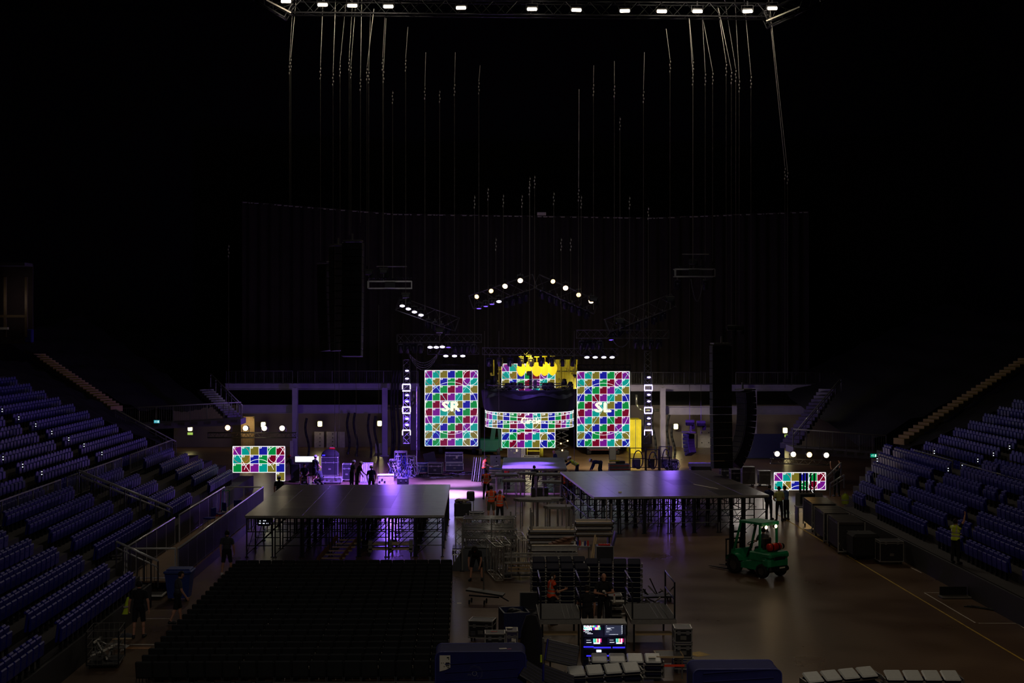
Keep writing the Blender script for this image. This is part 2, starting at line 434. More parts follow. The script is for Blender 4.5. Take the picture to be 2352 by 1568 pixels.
# upper curtain hung across the rear of the hall
p0, p1, p2, p3 = at(556, 463, 126), at(905, 491, 126), at(1500, 500, 126), at(1857, 486, 126)
t = T('stage_curtain', 'huge black curtain hung across the rear of the hall from a thin rail', 'curtain', p0)
m = MB(); N = 260; pts = [p0, p1, p2, p3]; sg = [(p1-p0).length, (p2-p1).length, (p3-p2).length]; tot = sum(sg)
def along(s):
    for a, b, l in zip(pts[:-1], pts[1:], sg):
        if s <= l: return a.lerp(b, s/l)
        s -= l
    return pts[-1]
for i in range(N+1):
    p = along(tot*i/N)-p0; y = .22*sin(i*1.25)+.1*sin(i*.37)
    m.v += [(p.x, p.y+y, p.z), (p.x, p.y+y*1.4, zat(893, 126)-p0.z)]
for i in range(N): m.f.append((i*2+1, i*2+3, i*2+2, i*2)); m.m.append(0)
m.build('cloth', mat('black_wool_serge', (44, 38, 36), .95, scale=.6, var=.2), t, True)
m = MB(); m.path([pts[i]-p0 for i in range(4)], .05, 6); m.build('rail', ALUD, t)
for i in range(98):
    if i % 9 != 4: MB().box(along(tot*(i+.5)/98)-p0+V((0, -.08, -.06)), (.36, .02, .07)).build('webbing_tie', CHAIN, t)
MB().box(at(1244, 491, 125.8)-p0, (.78, .2, .26)).build('junction_box', PAPER, t)

# glazed box and blue cushion high on the left edge
t = T('hospitality_box', 'dim glazed box high above the left stand at the photo edge', 'box', at(20, 756, 90))
MUL = mat('brown_mullion', (96, 82, 60), .6)
b = MB(); o = at(20, 756, 90); S = 90/F
def q2(px, py, dy=0): p = at(px, py, 90)-o; return V((p.x, p.y+dy, p.z))
a, c = q2(-60, 605), q2(62, 790)
b.box(((a.x+c.x)/2, 1.2, (a.z+c.z)/2), (c.x-a.x, .1, a.z-c.z)); b.build('back_wall', mat('plum_interior_wall', (58, 46, 50), .8), t)
for px in (12, 60): MB().box(((q2(px, 700)).x, 0, (q2(0, 640).z+q2(0, 770).z)/2), (.16, .12, q2(0, 622).z-q2(0, 760).z)).build('mullion', MUL, t)
MB().box(((a.x+c.x)/2, 0, q2(0, 726).z), (c.x-a.x, .1, .16)).build('transom', MUL, t)
MB().box(((a.x+c.x)/2, .3, q2(0, 607).z), (c.x-a.x, 1.6, .2)).build('fascia', mat('box_fascia', (70, 66, 78), .7), t)
MB().box((q2(-20, 754).x, -.1, q2(-20, 754).z), (2.2, .3, .14)).build('ledge', WHITE, t)
MB().rbox((q2(65, 0).x, .2, q2(0, 771).z), (.42, .5, .85), .05).build('seat_end_panel', BLUED, t)

light('box_glow', 'POINT', at(28, 690, 89.2), 7, (1, .8, .7), size=.3)
# ================================================================ STANDS
STAND = mat('stand_concrete', (50, 46, 48), .85, scale=1.5)
def topx(p):            # world point -> photo pixel
    y = p[1]*cos(AY)+p[0]*sin(AY); x = p[0]*cos(AY)-p[1]*sin(AY)
    return 1176+F*x/y, YH+F*(HC-p[2])/y, y
def terrace(name, sx, x0, n, z0, rise, ya, yb, pitch=.85, dy=0., front=.62):
    b = MB()
    for k in range(n):
        xa, xb = x0+sx*pitch*(k-(.62 if k else front)), x0+sx*pitch*(k+.38); z = z0+rise*k
        b.box(((xa+xb)/2, (ya+yb+dy*k)/2, z/2), (abs(xb-xa), yb+dy*k-ya, z))
    return struct(b.build(name, STAND))
terrace('floor_terrace', -1, -11.75, 9, .8, .28, 30, 50.6, front=-.1)
terrace('floor_terrace', -1, -14.55, 5, .8, .32, 52.6, 88)
terrace('floor_terrace', -1, -19.05, 22, 2.2, .4, 34, 86.6)
terrace('floor_terrace', 1, 18.75, 7, .8, .32, 38, 72, dy=1.9)
terrace('floor_terrace', 1, 24.55, 20, 2.2, .4, 46, 82.6)
CLAD = mat('stand_front_cladding', (40, 38, 42), .6)
for x, ya, yb, h in ((-11.7, 30, 50.6, .82), (17.9, 38, 72, .9)):
    struct(MB().box((x, (ya+yb)/2, h/2), (.08, yb-ya, h)).build('wall_front', CLAD))

def seat_proto(kind):
    t = T('tip_up_seat' if kind == 1 else 'shell_seat', 'blue seat', 'seat')
    if kind == 1:
        m = MB(); tl = M4.Rotation(R(-8), 3, 'X')
        m.rbox((0, -.1, .56), (.47, .07, .56), .03, mx=tl); m.rbox((0, -.15, .83), (.36, .09, .1), .035, mx=tl)
        m.build('backrest', BLUE, t)
        m = MB(); m.rbox((0, .0, .5), (.44, .07, .4), .03, mx=M4.Rotation(R(-4), 3, 'X'))
        s = m.build('seat', BLUE, t)
        MB().box((0, .04, .53), (.13, .012, .03)).build('number_plate', BLUED, s)
        m = MB(); m.box((0, -.06, .16), (.05, .1, .32)); m.box((0, -.06, .3), (.5, .05, .05)); m.build('bracket', BLKM, t)
    else:
        m = MB(); n = 9; pr = [(-.215, .36)]+[(-.215*cos(pi*i/n) if 0 < i < n else (-.215 if i == 0 else .215), .68+.15*sin(pi*i/n)) for i in range(n+1)]+[(.215, .36)]
        m.prism(pr, -.13, -.08, ax='y'); m.build('backrest', BLUE, t)
        m = MB(); m.rbox((0, -.01, .48), (.4, .07, .34), .03); m.build('seat', BLUE, t)
        m = MB(); m.box((0, -.08, .18), (.05, .08, .36)); m.build('bracket', BLKM, t)
    return freeze(t)
def bake(root, out, loc, rz):
    """append a copy of a thing's meshes to a builder (for the uncountable rest)"""
    mx = M4.Translation(loc) @ M4.Rotation(rz, 4, 'Z')
    for ch in kids(root):
        out.add([mx @ v.co for v in ch.data.vertices], [tuple(p.vertices) for p in ch.data.polygons], 1 if ch.name.startswith('bracket') else 0)
def place_seats(kind, blocks, cap, group):
    pr = seat_proto(kind); spots = []
    for (bn, sx, x0, k0, k1, zt, rise, ya, yb) in blocks:
        for k in range(k0, k1):
            x = x0+sx*.85*k; yb2 = yb+(1.9*k if bn == 'farthest right lower block' else 0); n = int((yb2-ya)/.5)
            for j in range(n):
                y = yb2-.25-.5*j; z = zt-.85+rise*k
                px, py, d = topx((x, y, z+.5))
                if -16 < px < 2368 and py < 1580:
                    if kind == 1 and sx > 0 and random.random() < .05: continue
                    spots.append((d, bn, k-k0, j, (x, y, z), -pi/2 if sx < 0 else pi/2))
    spots.sort(); first = True; rest = MB()
    for i, (d, bn, k, j, loc, rz) in enumerate(spots):
        if i < cap:
            lab = '%s, %s from far end, %s row up, %s' % ('blue tip-up seat' if kind == 1 else 'round-backed blue seat', ORD[min(j, 29)], ORD[k], bn)
            if first: o = pr; o.location = loc; o.rotation_euler = (0, 0, rz); o['label'] = lab; o['group'] = group; first = False
            else: dup(pr, loc, rz, lab, group)
        else: bake(pr, rest, loc, rz)
    if rest.f:
        o = rest.build('seating_bank', [BLUE, BLKM]); tag(o, 'remaining rows of small blue seats %s' % ('farther back in the lower stands' if kind == 1 else 'farther back in the upper stands'), 'seating', kind='stuff')
place_seats(1, [
 ('left corner block', -1, -11.7, 0, 8, 1.65, .28, 34, 38.3),
 ('near left block', -1, -11.7, 0, 8, 1.65, .28, 39.5, 48.3),
 ('middle left block', -1, -14.5, 0, 5, 1.65, .32, 53.6, 63),
 ('left block beyond the stair', -1, -14.5, 0, 5, 1.65, .32, 66, 71.6),
 ('farthest left lower block', -1, -14.5, 0, 5, 1.65, .32, 76, 83.3),
 ('near right block', 1, 18.8, 0, 7, 1.65, .32, 40, 49),
 ('middle right block', 1, 18.8, 0, 7, 1.65, .32, 50.2, 58.4),
 ('third right block', 1, 18.8, 0, 7, 1.65, .32, 59.6, 67.9),
 ('farthest right lower block', 1, 18.8, 0, 6, 1.65, .32, 69.3, 71.6),
 ], 300, 'blue seats in the lower stands')
place_seats(2, [
 ('upper left near block', -1, -19, 0, 9, 3.06, .4, 50, 62.4),
 ('upper left middle block', -1, -19, 0, 11, 3.06, .4, 63.6, 72.6),
 ('upper left far block', -1, -19, 0, 11, 3.06, .4, 74, 85),
 ('upper right near block', 1, 24.5, 0, 8, 3.06, .4, 62, 70),
 ('upper right far block', 1, 24.5, 0, 8, 3.06, .4, 71.2, 81),
 ], 300, 'round-backed seats in the upper stands')

# glowing step lights beside the aisles of the upper stands
SPARK = mat('step_light', (225, 232, 255), emit=1.6)
for i, (px, py) in enumerate(((5, 942), (43, 960), (82, 976), (119, 993), (158, 1008), (193, 1022), (234, 1041), (7, 1052), (52, 1069), (96, 1086),
                              (2146, 1038), (2210, 1071), (2246, 1057), (2282, 1043), (2319, 1027), (2015, 1056), (2178, 1078))):
    L = px < 1176
    D = (72.9 if i < 7 else 63) if L else (70.6 if i < 16 else 70)
    p = at(px, py, D); t = T('step_light', 'pair of tiny white aisle lights, %s counting %s along the upper %s aisle' % (ORD[i % 10], 'up' if not L else 'down', 'left' if L else 'right') if i != 15 and i != 16 else ['tiny white aisle lights below the green exit sign', 'tiny white aisle light on right tier front rail'][i-15], 'light', p, 0, 'aisle step lights')
    for s in (-1, 1): MB().box((0, 0, s*.06), (.035, .04, .035)).build('lens', SPARK, t)
    MB().box((0, .05, 0), (.1, .06, .3)).build('housing', BLKM, t)

# tier front rails
for lab, p, q, n in (('thin metal rail along the front of the upper left stand, near part', (-18.5, 40, 2.15), (-18.5, 63, 2.15), 12),
                  ('thin metal rail along the front of upper left stand, middle part', (-18.5, 64, 2.15), (-18.5, 73.6, 2.15), 6),
                  ('thin metal rail along the front of upper left stand, far part', (-18.5, 75.4, 2.15), (-18.5, 85.6, 2.15), 6),
                  ('thin metal rail along the front of the upper right stand, far part', (23.9, 78, 2.1), (23.9, 71.6, 2.1), 4),
                  ('thin metal rail along the front of the upper right stand, near part', (23.9, 70.4, 2.1), (23.9, 52, 2.1), 10)):
    railing(lab, p, q, 1.05, n, GREY, bal=.16)

# two-bar stair rails running down the aisles on the left
for lab, a, b, hh in (('bright two-bar handrail stepping down the left aisle, nearer of a pair', (181, 1080, 64.2), (393, 1165, 64.2), 1.0),
                  ('two-bar handrail stepping down the left aisle, farther of a pair', (186, 1085, 65.6), (396, 1167, 65.6), 1.0),
                  ('two-bar handrail ending beside the raised walkway front, nearest the bins', (267, 1243, 51.2), (363, 1288, 51.2), .95)):
    stair_rail(lab, at(*a), at(*b), hh, 6, DRAIL, bal=True, mid=LGREY)

# raised walkway with glazed guard rails in front of the left stand
GLS = mat('smoked_guard_panel', (24, 23, 27), .55, spec=.2)
wk = T('raised_walkway', 'raised timber walkway between the left stand and the black chairs', 'walkway', (-12.3, 63.6, 0))
MB().box((0, 0, .42), (2.0, 20.7, .06)).build('deck', mat('walkway_boards', (120, 92, 66), .6, scale=1.5), wk)
MB().box((.96, 0, .2), (.05, 20.7, .4)).build('skirt', BLKM, wk)
for i in range(12): MB().box((-.9, -10+i*1.8, .2), (.08, .08, .4)).build('leg', BLKM, wk)
railing('long panelled guard rail on the right edge of the raised walkway', (-11.3, 53.3, .45), (-11.3, 74, .45), 1.2, 12, GREY, False, panel=GLS, topm=LGREY)
railing('panelled guard rail on the left edge of the walkway, near half', (-13.3, 53.3, .45), (-13.3, 62, .45), 1.2, 5, LGREY, False, panel=GLS, topm=LGREY)
railing('panelled guard rail on the left edge of the walkway, far half', (-13.3, 63, .45), (-13.3, 74, .45), 1.2, 5, LGREY, False, panel=GLS, topm=LGREY)
railing('short bright guard rail closing the near end of the walkway', (-13.2, 53.3, .45), (-11.4, 53.3, .45), 1.2, 1, LGREY, False, topm=WHITE)
railing('short bright guard rail closing the far end of the walkway', (-13.2, 74, .45), (-11.4, 74, .45), 1.2, 2, LGREY, False, topm=WHITE)
# blue chairs standing on the far end of the walkway
def blue_chair(label, p, rz):
    t = T('office_chair', label, 'chair', p, rz)
    MB().rbox((0, 0, .48), (.46, .44, .08), .03).build('seat', BLUE, t)
    MB().rbox((0, -.22, .78), (.42, .06, .42), .03).build('backrest', BLUE, t)
    for a in (-1, 1):
        for b in (-1, 1): MB().tube((a*.18, b*.17, .44), (a*.22, b*.22, 0), .014, 6).build('leg', STEEL, t)
    return t
blue_chair('blue chair on the walkway under the white far rail', at(543, 1150, 70.2).xy.to_3d()+V((0, 0, .45)), .5)
blue_chair('blue chair on the walkway, second from its far end', V((-12.6, 69, .45)), 2.2)
blue_chair('blue chair on the walkway nearest the orange barrier', V((-12.8, 67.3, .45)), 1.2)
t = T('plastic_barrier', 'orange plastic barrier lying on the raised walkway', 'barrier', (-11.9, 66.2, .46), .5)
m = MB(); m.rbox((0, 0, .05), (.9, .6, .08), .03); m.build('panel', OCAP, t)
for s in (-1, 1): MB().box((s*.3, 0, .1), (.08, .5, .04)).build('rib', OCAP, t)
t = T('sack_truck', 'green framed sack truck leaning on the walkway far rail', 'trolley', (-13.0, 72.6, .45), .3)
m = MB()
for s in (-1, 1): m.tube((s*.18, 0, .1), (s*.18, -.25, 1.2), .02)
m.tube((-.18, -.25, 1.2), (.18, -.25, 1.2), .02); m.build('frame', GREEN, t); MB().box((0, .1, .1), (.4, .25, .02)).build('toe_plate', STEEL, t)
for s in (-1, 1): MB().tube((s*.2-.02, 0, .1), (s*.2+.02, 0, .1), .1, 12).build('wheel', RUB, t)
t = T('broom', 'red broom propped against the walkway rail', 'broom', (-13.1, 71.6, .45))
MB().tube((0, 0, .05), (.1, -.2, 1.35), .018).build('handle', RED, t); MB().box((0, 0, .04), (.4, .08, .08)).build('brush_head', RED, t)

# ================================================================ BLOCK OF BLACK CHAIRS
SEATF = mat('black_chair_fabric', (30, 32, 34), .7)
BRK = mat('chrome_bracket', (190, 180, 160), .3, .6)
def chair_proto():
    t = T('linked_chair', 'black chair', 'chair')
    tl = M4.Rotation(R(10), 3, 'X')
    MB().rbox((0, -.2, .66), (.44, .06, .44), .028, mx=tl).build('backrest', SEATF, t)
    MB().rbox((0, .03, .45), (.44, .44, .07), .03).build('seat', SEATF, t)
    m = MB()
    for s in (-1, 1):
        m.tube((s*.215, -.24, .84), (s*.215, -.13, .4), .012, 6); m.tube((s*.215, -.13, .4), (s*.215, -.26, .0), .012, 6); m.tube((s*.215, .2, .42), (s*.215, .24, 0), .012, 6)
        m.tube((s*.215, -.13, .4), (s*.215, .2, .42), .012, 6)
    m.tube((-.215, -.13, .4), (.215, -.13, .4), .012, 6); m.tube((-.215, .2, .42), (.215, .2, .42), .012, 6)
    m.build('frame', BLKM, t); return freeze(t)
cp = chair_proto(); cg = freeze(dup(cp, (0, 0, 0)))
b = MB().box((.233, -.17, .68), (.018, .05, .06)).build('linking_bracket', BRK, cg); KIDS[cg.name].append(b); KIDS[b.name] = []
first = {0: True, 1: True}; rest = MB(); GRP = 'black chairs set out on the floor'
for r in range(22):
    D = 38.72+.8*r; f = r/21
    for c in range(18):
        y = D-.19; X = -9.32-.2*f+.467*(c+.5)
        if c >= 17 and r < 2: pass
        br = (c+1) in (6, 10, 14, 16, 17, 18)
        if r >= 17 or (r == 16 and c < 12): bake(cp, rest, (X, D, 0), 0); continue
        lab = 'black linked chair, %s from the left in the %s row from the camera' % (ORD[c], ORD[r])
        src = cg if br else cp
        if first[int(br)]: o = src; o.location = (X, D, 0); o['label'] = lab; o['group'] = GRP; first[int(br)] = False
        else: dup(src, (X, D, 0), 0, lab, GRP)
tag(rest.build('chair_rows', [SEATF, BLKM]), 'far rows of black linked chairs directly below the left stage deck', 'chair', kind='stuff')
t = T('chair_rail', 'pale metal rail joining the feet of the nearest black chair row', 'rail', (-5.1, 38.42, 0))
MB().box((0, 0, .3), (8.4, .05, .05)).build('bar', ALUD, t)
for i in range(7): MB().box((-4.2+i*1.4, 0, .15), (.04, .05, .3)).build('foot', ALUD, t)
for i in range(5):
    X = -7.6+i*.52
    dup(cp, (X, 36.5, 0), 0, 'black chair back cut by the bottom edge, %s from the left' % ORD[i], 'black chairs along the bottom edge')
# floor markings
def mark(label, pts, m, wd=.06, cat='floor marking', name='floor_marking'):
    b = MB()
    for p, q in zip(pts[:-1], pts[1:]):
        p, q = V(p), V(q); s = V((-(q-p).y, (q-p).x, 0)).normalized()*wd/2
        b.quad(p-s+V((0, 0, .006)), q-s+V((0, 0, .006)), q+s+V((0, 0, .006)), p+s+V((0, 0, .006)))
    tag(b.build(name, m), label, cat)
YLN = mat('worn_yellow_line', (186, 150, 36), .6, var=.3, scale=3)
WLN = mat('white_line_paint', (205, 198, 186), .6)
mark('long yellow line running along the open floor on the right', [gr(1780, 1178), gr(1945, 1275), gr(2352, 1517), gr(2420, 1556)], YLN, .07)
mark('white bay outline beside the long yellow line', [gr(2204, 1361), gr(2123, 1361), gr(2240, 1430)], WLN, .05)
mark('white line at the right photo edge below the white bay outline', [gr(2248, 1431), gr(2336, 1431), gr(2352, 1442)], WLN, .05)
mark('thin white line along the base of the right stand', [gr(2092, 1303), gr(2116, 1315)], WLN, .05)
mark('white line across the left aisle floor by the men', [gr(328, 1421), gr(398, 1421)], WLN, .04)
mark('white painted corner marks on the floor by the mesh cage', [gr(276, 1480), gr(356, 1480)], WLN, .09)
mark('second white stripe on the floor by the mesh cage', [gr(280, 1494), gr(296, 1479)], WLN, .12)
mark('ochre painted patch on the floor behind the nearest chairs', [gr(290, 1488), gr(345, 1488)], mat('ochre_floor_paint', (150, 98, 44), .7), .32)
mark('yellow hatched patch on the floor beside the stacked cases', [gr(1592, 1498), gr(1618, 1506)], YLN, .5)
t = T('safety_barrier', 'low black crowd barrier at the right edge of the floor', 'barrier', gr(2240, 1372).xy.to_3d()+V((-.75, 0, 0)))
MB().box((0, 0, .04), (1.1, .5, .05)).build('base_plate', ALUD, t); MB().box((0, .2, .2), (1.0, .05, .34)).build('panel', BLKM, t)
t = T('white_tube', 'short white tube standing by the right stand base', 'tube', (gr(2223, 1364).x, gr(2223, 1364).y, 0))
MB().tube((0, 0, 0), (0, 0, .42), .07, 14).build('pipe', WHITE, t); MB().tube((0, 0, .42), (0, 0, .44), .072, 14).build('cap', WHITE, t)
t = T('cable_run', 'black cables lying in loops by the right stand wall', 'cable', (gr(2300, 1405).x, gr(2300, 1405).y, 0))
for k in range(3):
    b = MB(); b.path([(-1+k*.15+i*.35, .9-i*.32+.12*sin(i*1.3+k), .03) for i in range(9)], .022, 6); b.build('strand', RUB, t, True)
# ================================================================ LED SCREENS
SQ = [(112, 18, 132), (0, 148, 138), (116, 106, 34), (20, 24, 148), (0, 132, 58), (112, 0, 32)]
TILE = [mat('led_tile_%s' % n, c, emit=1.0) for n, c in zip(('violet', 'teal', 'olive', 'blue', 'green', 'crimson'), SQ)]
LW = mat('led_white_line', (255, 255, 255), emit=1.3)
LC = mat('led_cyan_line', (150, 240, 250), emit=1.0)
LR = mat('led_red_line', (230, 90, 60), emit=1.0)
LT = mat('led_cream_letters', (255, 248, 214), emit=1.2)
LEDM = TILE+[LW, LC, LR, LT]
def ringpts(cx, cz, rx, rz=None, n=40, a0=0, a1=2*pi):
    return [(cx+rx*cos(a0+(a1-a0)*i/n), cz+(rz or rx)*sin(a0+(a1-a0)*i/n)) for i in range(n+1)]
def led_screen(label, tlx, tly, tile_px, cols, rows, D, text=None, extra=(), skip=(), rmap=None, yaw=0., txsize=1.5, circ=True, name='led_screen'):
    o = at(tlx, tly, D); s = tile_px*D/F; W, H = cols*s, rows*s
    t = T(name, label, 'screen', (o.x, o.y, o.z), yaw)
    h = MB(); h.box((W/2, .1, -H/2), (W+.03, .16, H+.03))
    for (c, r) in extra: h.box((c*s+s/2, .1, -r*s-s/2), (s, .16, s))
    h.build('housing', BLK, t)
    d = MB(); y = .0
    cells = [(c, r) for r in range(rows) for c in range(cols)]+list(extra)
    for c, r in cells:
        k = (c+r) % 6 if rmap is None else rmap(c, r)
        d.quad((c*s, y, -(r+1)*s), ((c+1)*s, y, -(r+1)*s), ((c+1)*s, y, -r*s), (c*s, y, -r*s), k)
    lw = s*.045
    def line(pts, w, mi, yy=-.012):
        for (x0, z0), (x1, z1) in zip(pts[:-1], pts[1:]):
            dx, dz = x1-x0, z1-z0; l = sqrt(dx*dx+dz*dz) or 1; nx, nz = -dz/l*w/2, dx/l*w/2
            d.quad((x0-nx, yy, z0-nz), (x1-nx, yy, z1-nz), (x1+nx, yy, z1+nz), (x0+nx, yy, z0+nz), mi)
    for c in range(cols+1): line([(c*s, 0), (c*s, -H)], lw*(1.5 if c in (0, cols) else 1), 6)
    for r in range(rows+1): line([(0, -r*s), (W, -r*s)], lw*(1.5 if r in (0, rows) else 1), 6)
    for c, r in extra: line([(c*s, -r*s), (c*s, -(r+1)*s), ((c+1)*s, -(r+1)*s), ((c+1)*s, -r*s)], lw*1.5, 6)
    if circ:
        Rr = s*.97
        if rows > 4:
            line(ringpts(W/2, -H/2, W/2-.02), lw*.85, 6)
            line([(0, 0), (W*.5, -H*.5), (W, -H)], lw, 7, -.016); line([(W, 0), (W*.5, -H*.5), (0, -H)], lw, 7, -.016)
            line(ringpts(W-Rr, -Rr, Rr), lw, 6); line(ringpts(W-Rr, -H+Rr, Rr), lw, 6)
            line(ringpts(Rr, -Rr, Rr), lw*.8, 8); line(ringpts(Rr, -H+Rr, Rr), lw*.8, 7)
        else:
            line([(0, 0), (s*1.9, -min(H, s*2.9))], lw, 6); line([(W, 0), (W-s*1.4, -min(H, s*2.2))], lw, 6)
            line(ringpts(W/2, -s*3.1, s*1.75, s*1.6, 24, .25, pi-.25), lw, 6)
            line(ringpts(W-Rr, -Rr, Rr), lw, 6); line(ringpts(Rr, -Rr, Rr), lw*.8, 8)
    for c, r in cells:
        d.text('%d,%d' % (r+1, c+1), (c*s+s*.04, -.02, -r*s-s*.22), s*.25, 6, bold=s*.01, align=1)
    if text: d.text(text, (W/2, -.03, -H/2-s*txsize*.2), s*txsize, 9, bold=s*.09, sx=1.25)
    d.build('display', LEDM, t)
    return t
led_screen('tall test-pattern screen reading SR, left of the centre stage', 976, 850.5, 17.35, 7, 10, 94, 'SR', txsize=1.75)
led_screen('tall test-pattern screen reading SL, right of the centre stage', 1325.5, 853, 17.25, 7, 10, 94, 'SL', txsize=1.75)
led_screen('test-pattern screen hanging behind the round stage ring', 1152.5, 835.5, 17.5, 7, 11, 98.5)
led_screen('small test-pattern screen at far left below four round lamps', 535, 1025, 19.8, 6, 3, 84.5, extra=((5, 3),), rmap=lambda c, r: [[0, 1, 2, 3, 4, 5], [1, 2, 3, 4, 5, 0], [4, 5, 0, 1, 2, 3], [0, 0, 0, 0, 0, 2]][r][c])
sr = led_screen('small test-pattern screen at far right below four round lamps', 1778, 1085, 19.8, 6, 2, 84.5, rmap=lambda c, r: [[0, 1, 2, 3, 4, 5], [1, 2, 3, 4, 5, 0]][r][c])
# dark dead modules and posts standing in front of the right-hand small screen
for i, (px, w) in enumerate(((1838, 5), (1846, 3), (1853, 4), (1862, 3), (1870, 3))):
    p = at(px, 1086, 83.8); t = T('dark_upright', 'thin dark upright before the small right screen, %s from its left' % ORD[i], 'post', (p.x, p.y, 0), 0, 'uprights before the small right screen')
    MB().box((0, 0, p.z/2), (w*.0256, .06, p.z)).build('post', BLK, t); MB().box((0, 0, .02), (.4, .4, .04)).build('base_plate', BLKM, t)

# the round ring: drum screen, black skirt, gear on top
RC = at(1216, 960, 95.5); RR = 2.96; s5 = RR*2*pi/36
def onring(a, z, r=RR): return (r*sin(a), -r*cos(a), z)
cs = T('ring_screen', 'curved test-pattern screen reading Circle, wrapped below the black drum', 'screen', (RC.x, RC.y, RC.z))
m = MB()
for side, rr in ((0, RR-.05),):
    for i in range(72):
        a0, a1 = i*pi/36, (i+1)*pi/36
        m.quad(onring(a0, -.54, rr), onring(a1, -.54, rr), onring(a1, .54, rr), onring(a0, .54, rr))
        m.quad(onring(a1, -.54, rr-.08), onring(a0, -.54, rr-.08), onring(a0, .54, rr-.08), onring(a1, .54, rr-.08))
m.build('housing', BLK, cs)
m = MB(); ofs = pi/36*.5
for i in range(36):
    a0 = (i-18)*2*pi/36+ofs; 
    for r in range(2):
        for k in range(3):
            b0, b1 = a0+k*pi/54, a0+(k+1)*pi/54
            m.quad(onring(b0, .52-(r+1)*.52), onring(b1, .52-(r+1)*.52), onring(b1, .52-r*.52), onring(b0, .52-r*.52), (i+5-16+r) % 6)
    for r in range(2):
        c0 = V(onring(a0+.012, .52-r*.52-.15, RR+.012)); u = V((cos(a0+.08), sin(a0+.08), 0))
        m.text('%d,%d' % (r+1, i+1), c0+u*.02, .15, 6, u=u, align=1, bold=.004)
    w = .016
    m.quad(onring(a0-w/RR, -.52, RR+.01), onring(a0+w/RR, -.52, RR+.01), onring(a0+w/RR, .52, RR+.01), onring(a0-w/RR, .52, RR+.01), 6)
def rcurve(fn, n=90, w=.016, mi=6, lo=-pi*.5, hi=pi*.5):
    for i in range(n):
        a0, a1 = lo+(hi-lo)*i/n, lo+(hi-lo)*(i+1)/n
        m.quad(onring(a0, fn(a0)-w, RR+.014), onring(a1, fn(a1)-w, RR+.014), onring(a1, fn(a1)+w, RR+.014), onring(a0, fn(a0)+w, RR+.014), mi)
for z in (-.52, 0, .52): rcurve(lambda a: z, lo=-pi, hi=pi, n=120, w=.02 if z else .014)
rcurve(lambda a: .5-.32*(1-abs(a)/(pi/2))**.8); rcurve(lambda a: -.5+.4*(1-abs(a)/(pi/2))**.8)
a = [(.5*cos(2*pi*i/48), .5*sin(2*pi*i/48)) for i in range(49)]
for (x0, z0), (x1, z1) in zip(a[:-1], a[1:]):
    k = 1.035; m.quad(onring(x0/RR, z0, RR+.018), onring(x1/RR, z1, RR+.018), onring(x1*k/RR, z1*k, RR+.018), onring(x0*k/RR, z0*k, RR+.018), 6)
m.text('Circle', V(onring(0, -.17, RR+.1)), .58, 9, bold=.02, sx=.86)
m.build('display', LEDM, cs)
k = MB()
dr = T('drum_drape', 'black cloth skirt wrapped around the round stage ring', 'drape', (RC.x, RC.y, RC.z))
m = MB(); n = 120
for j, (z, r) in enumerate(((.6, RR+.06), (.9, RR+.12), (1.45, RR+.2), (1.75, RR+.24), (1.93, RR+.25), (1.93, RR+.05))):
    for i in range(n+1):
        a = 2*pi*i/n; m.v.append(onring(a, z+(.05*sin(a*9) if j == 4 else 0), r+.025*sin(a*23)*(j > 0)))
for j in range(5):
    for i in range(n): m.f.append((j*(n+1)+i, j*(n+1)+i+1, (j+1)*(n+1)+i+1, (j+1)*(n+1)+i)); m.m.append(0)
m.build('cloth', mat('matt_black_cloth', (13, 12, 15), .9, bump=.3), dr, True)
dk = T('ring_platform', 'round lighting platform of trusses riding on top of the drum', 'platform', (RC.x, RC.y, RC.z+1.9))
for r in (RR-.1, RR-.5):
    for z in (.02, .36):
        m = MB()
        for i in range(36): m.tube(onring(i*pi/18, z, r), onring((i+1)*pi/18, z, r), .025, 6)
        m.build('ring_chord', ALUD, dk)
m = MB()
for i in range(36):
    m.tube(onring(i*pi/18, .02, RR-.1), onring((i+1)*pi/18, .36, RR-.5), .014, 5); m.tube(onring(i*pi/18, .36, RR-.1), onring((i+1)*pi/18, .02, RR-.1), .014, 5)
m.build('lacing', ALUD, dk)
m = MB(); m.tube((0, 0, -.3), (0, 0, -.24), RR-.6, 48); m.build('deck', PLY, dk)
VCL = mat('violet_lit_white', (150, 140, 190), .8)  # pale surface with the violet stage light mixed into its colour
m = MB()
for i in range(60):
    a0, a1 = -1.1+i*2.3/60, -1.1+(i+1)*2.3/60
    f = lambda a: .1+.05*sin(a*13)+.04*sin(a*29)
    m.quad(onring(a0, -.38+.12*sin(a0*7), RR+.33), onring(a1, -.38+.12*sin(a1*7), RR+.33), onring(a1, f(a1), RR+.1), onring(a0, f(a0), RR+.1))
tag(m.build('loose_cloth', mat('dark_satin', (44, 40, 60), .45, bump=.3), None, True), 'loose dark cloth folded over the front rim of the drum', 'cloth').location = (RC.x, RC.y, RC.z+1.9)

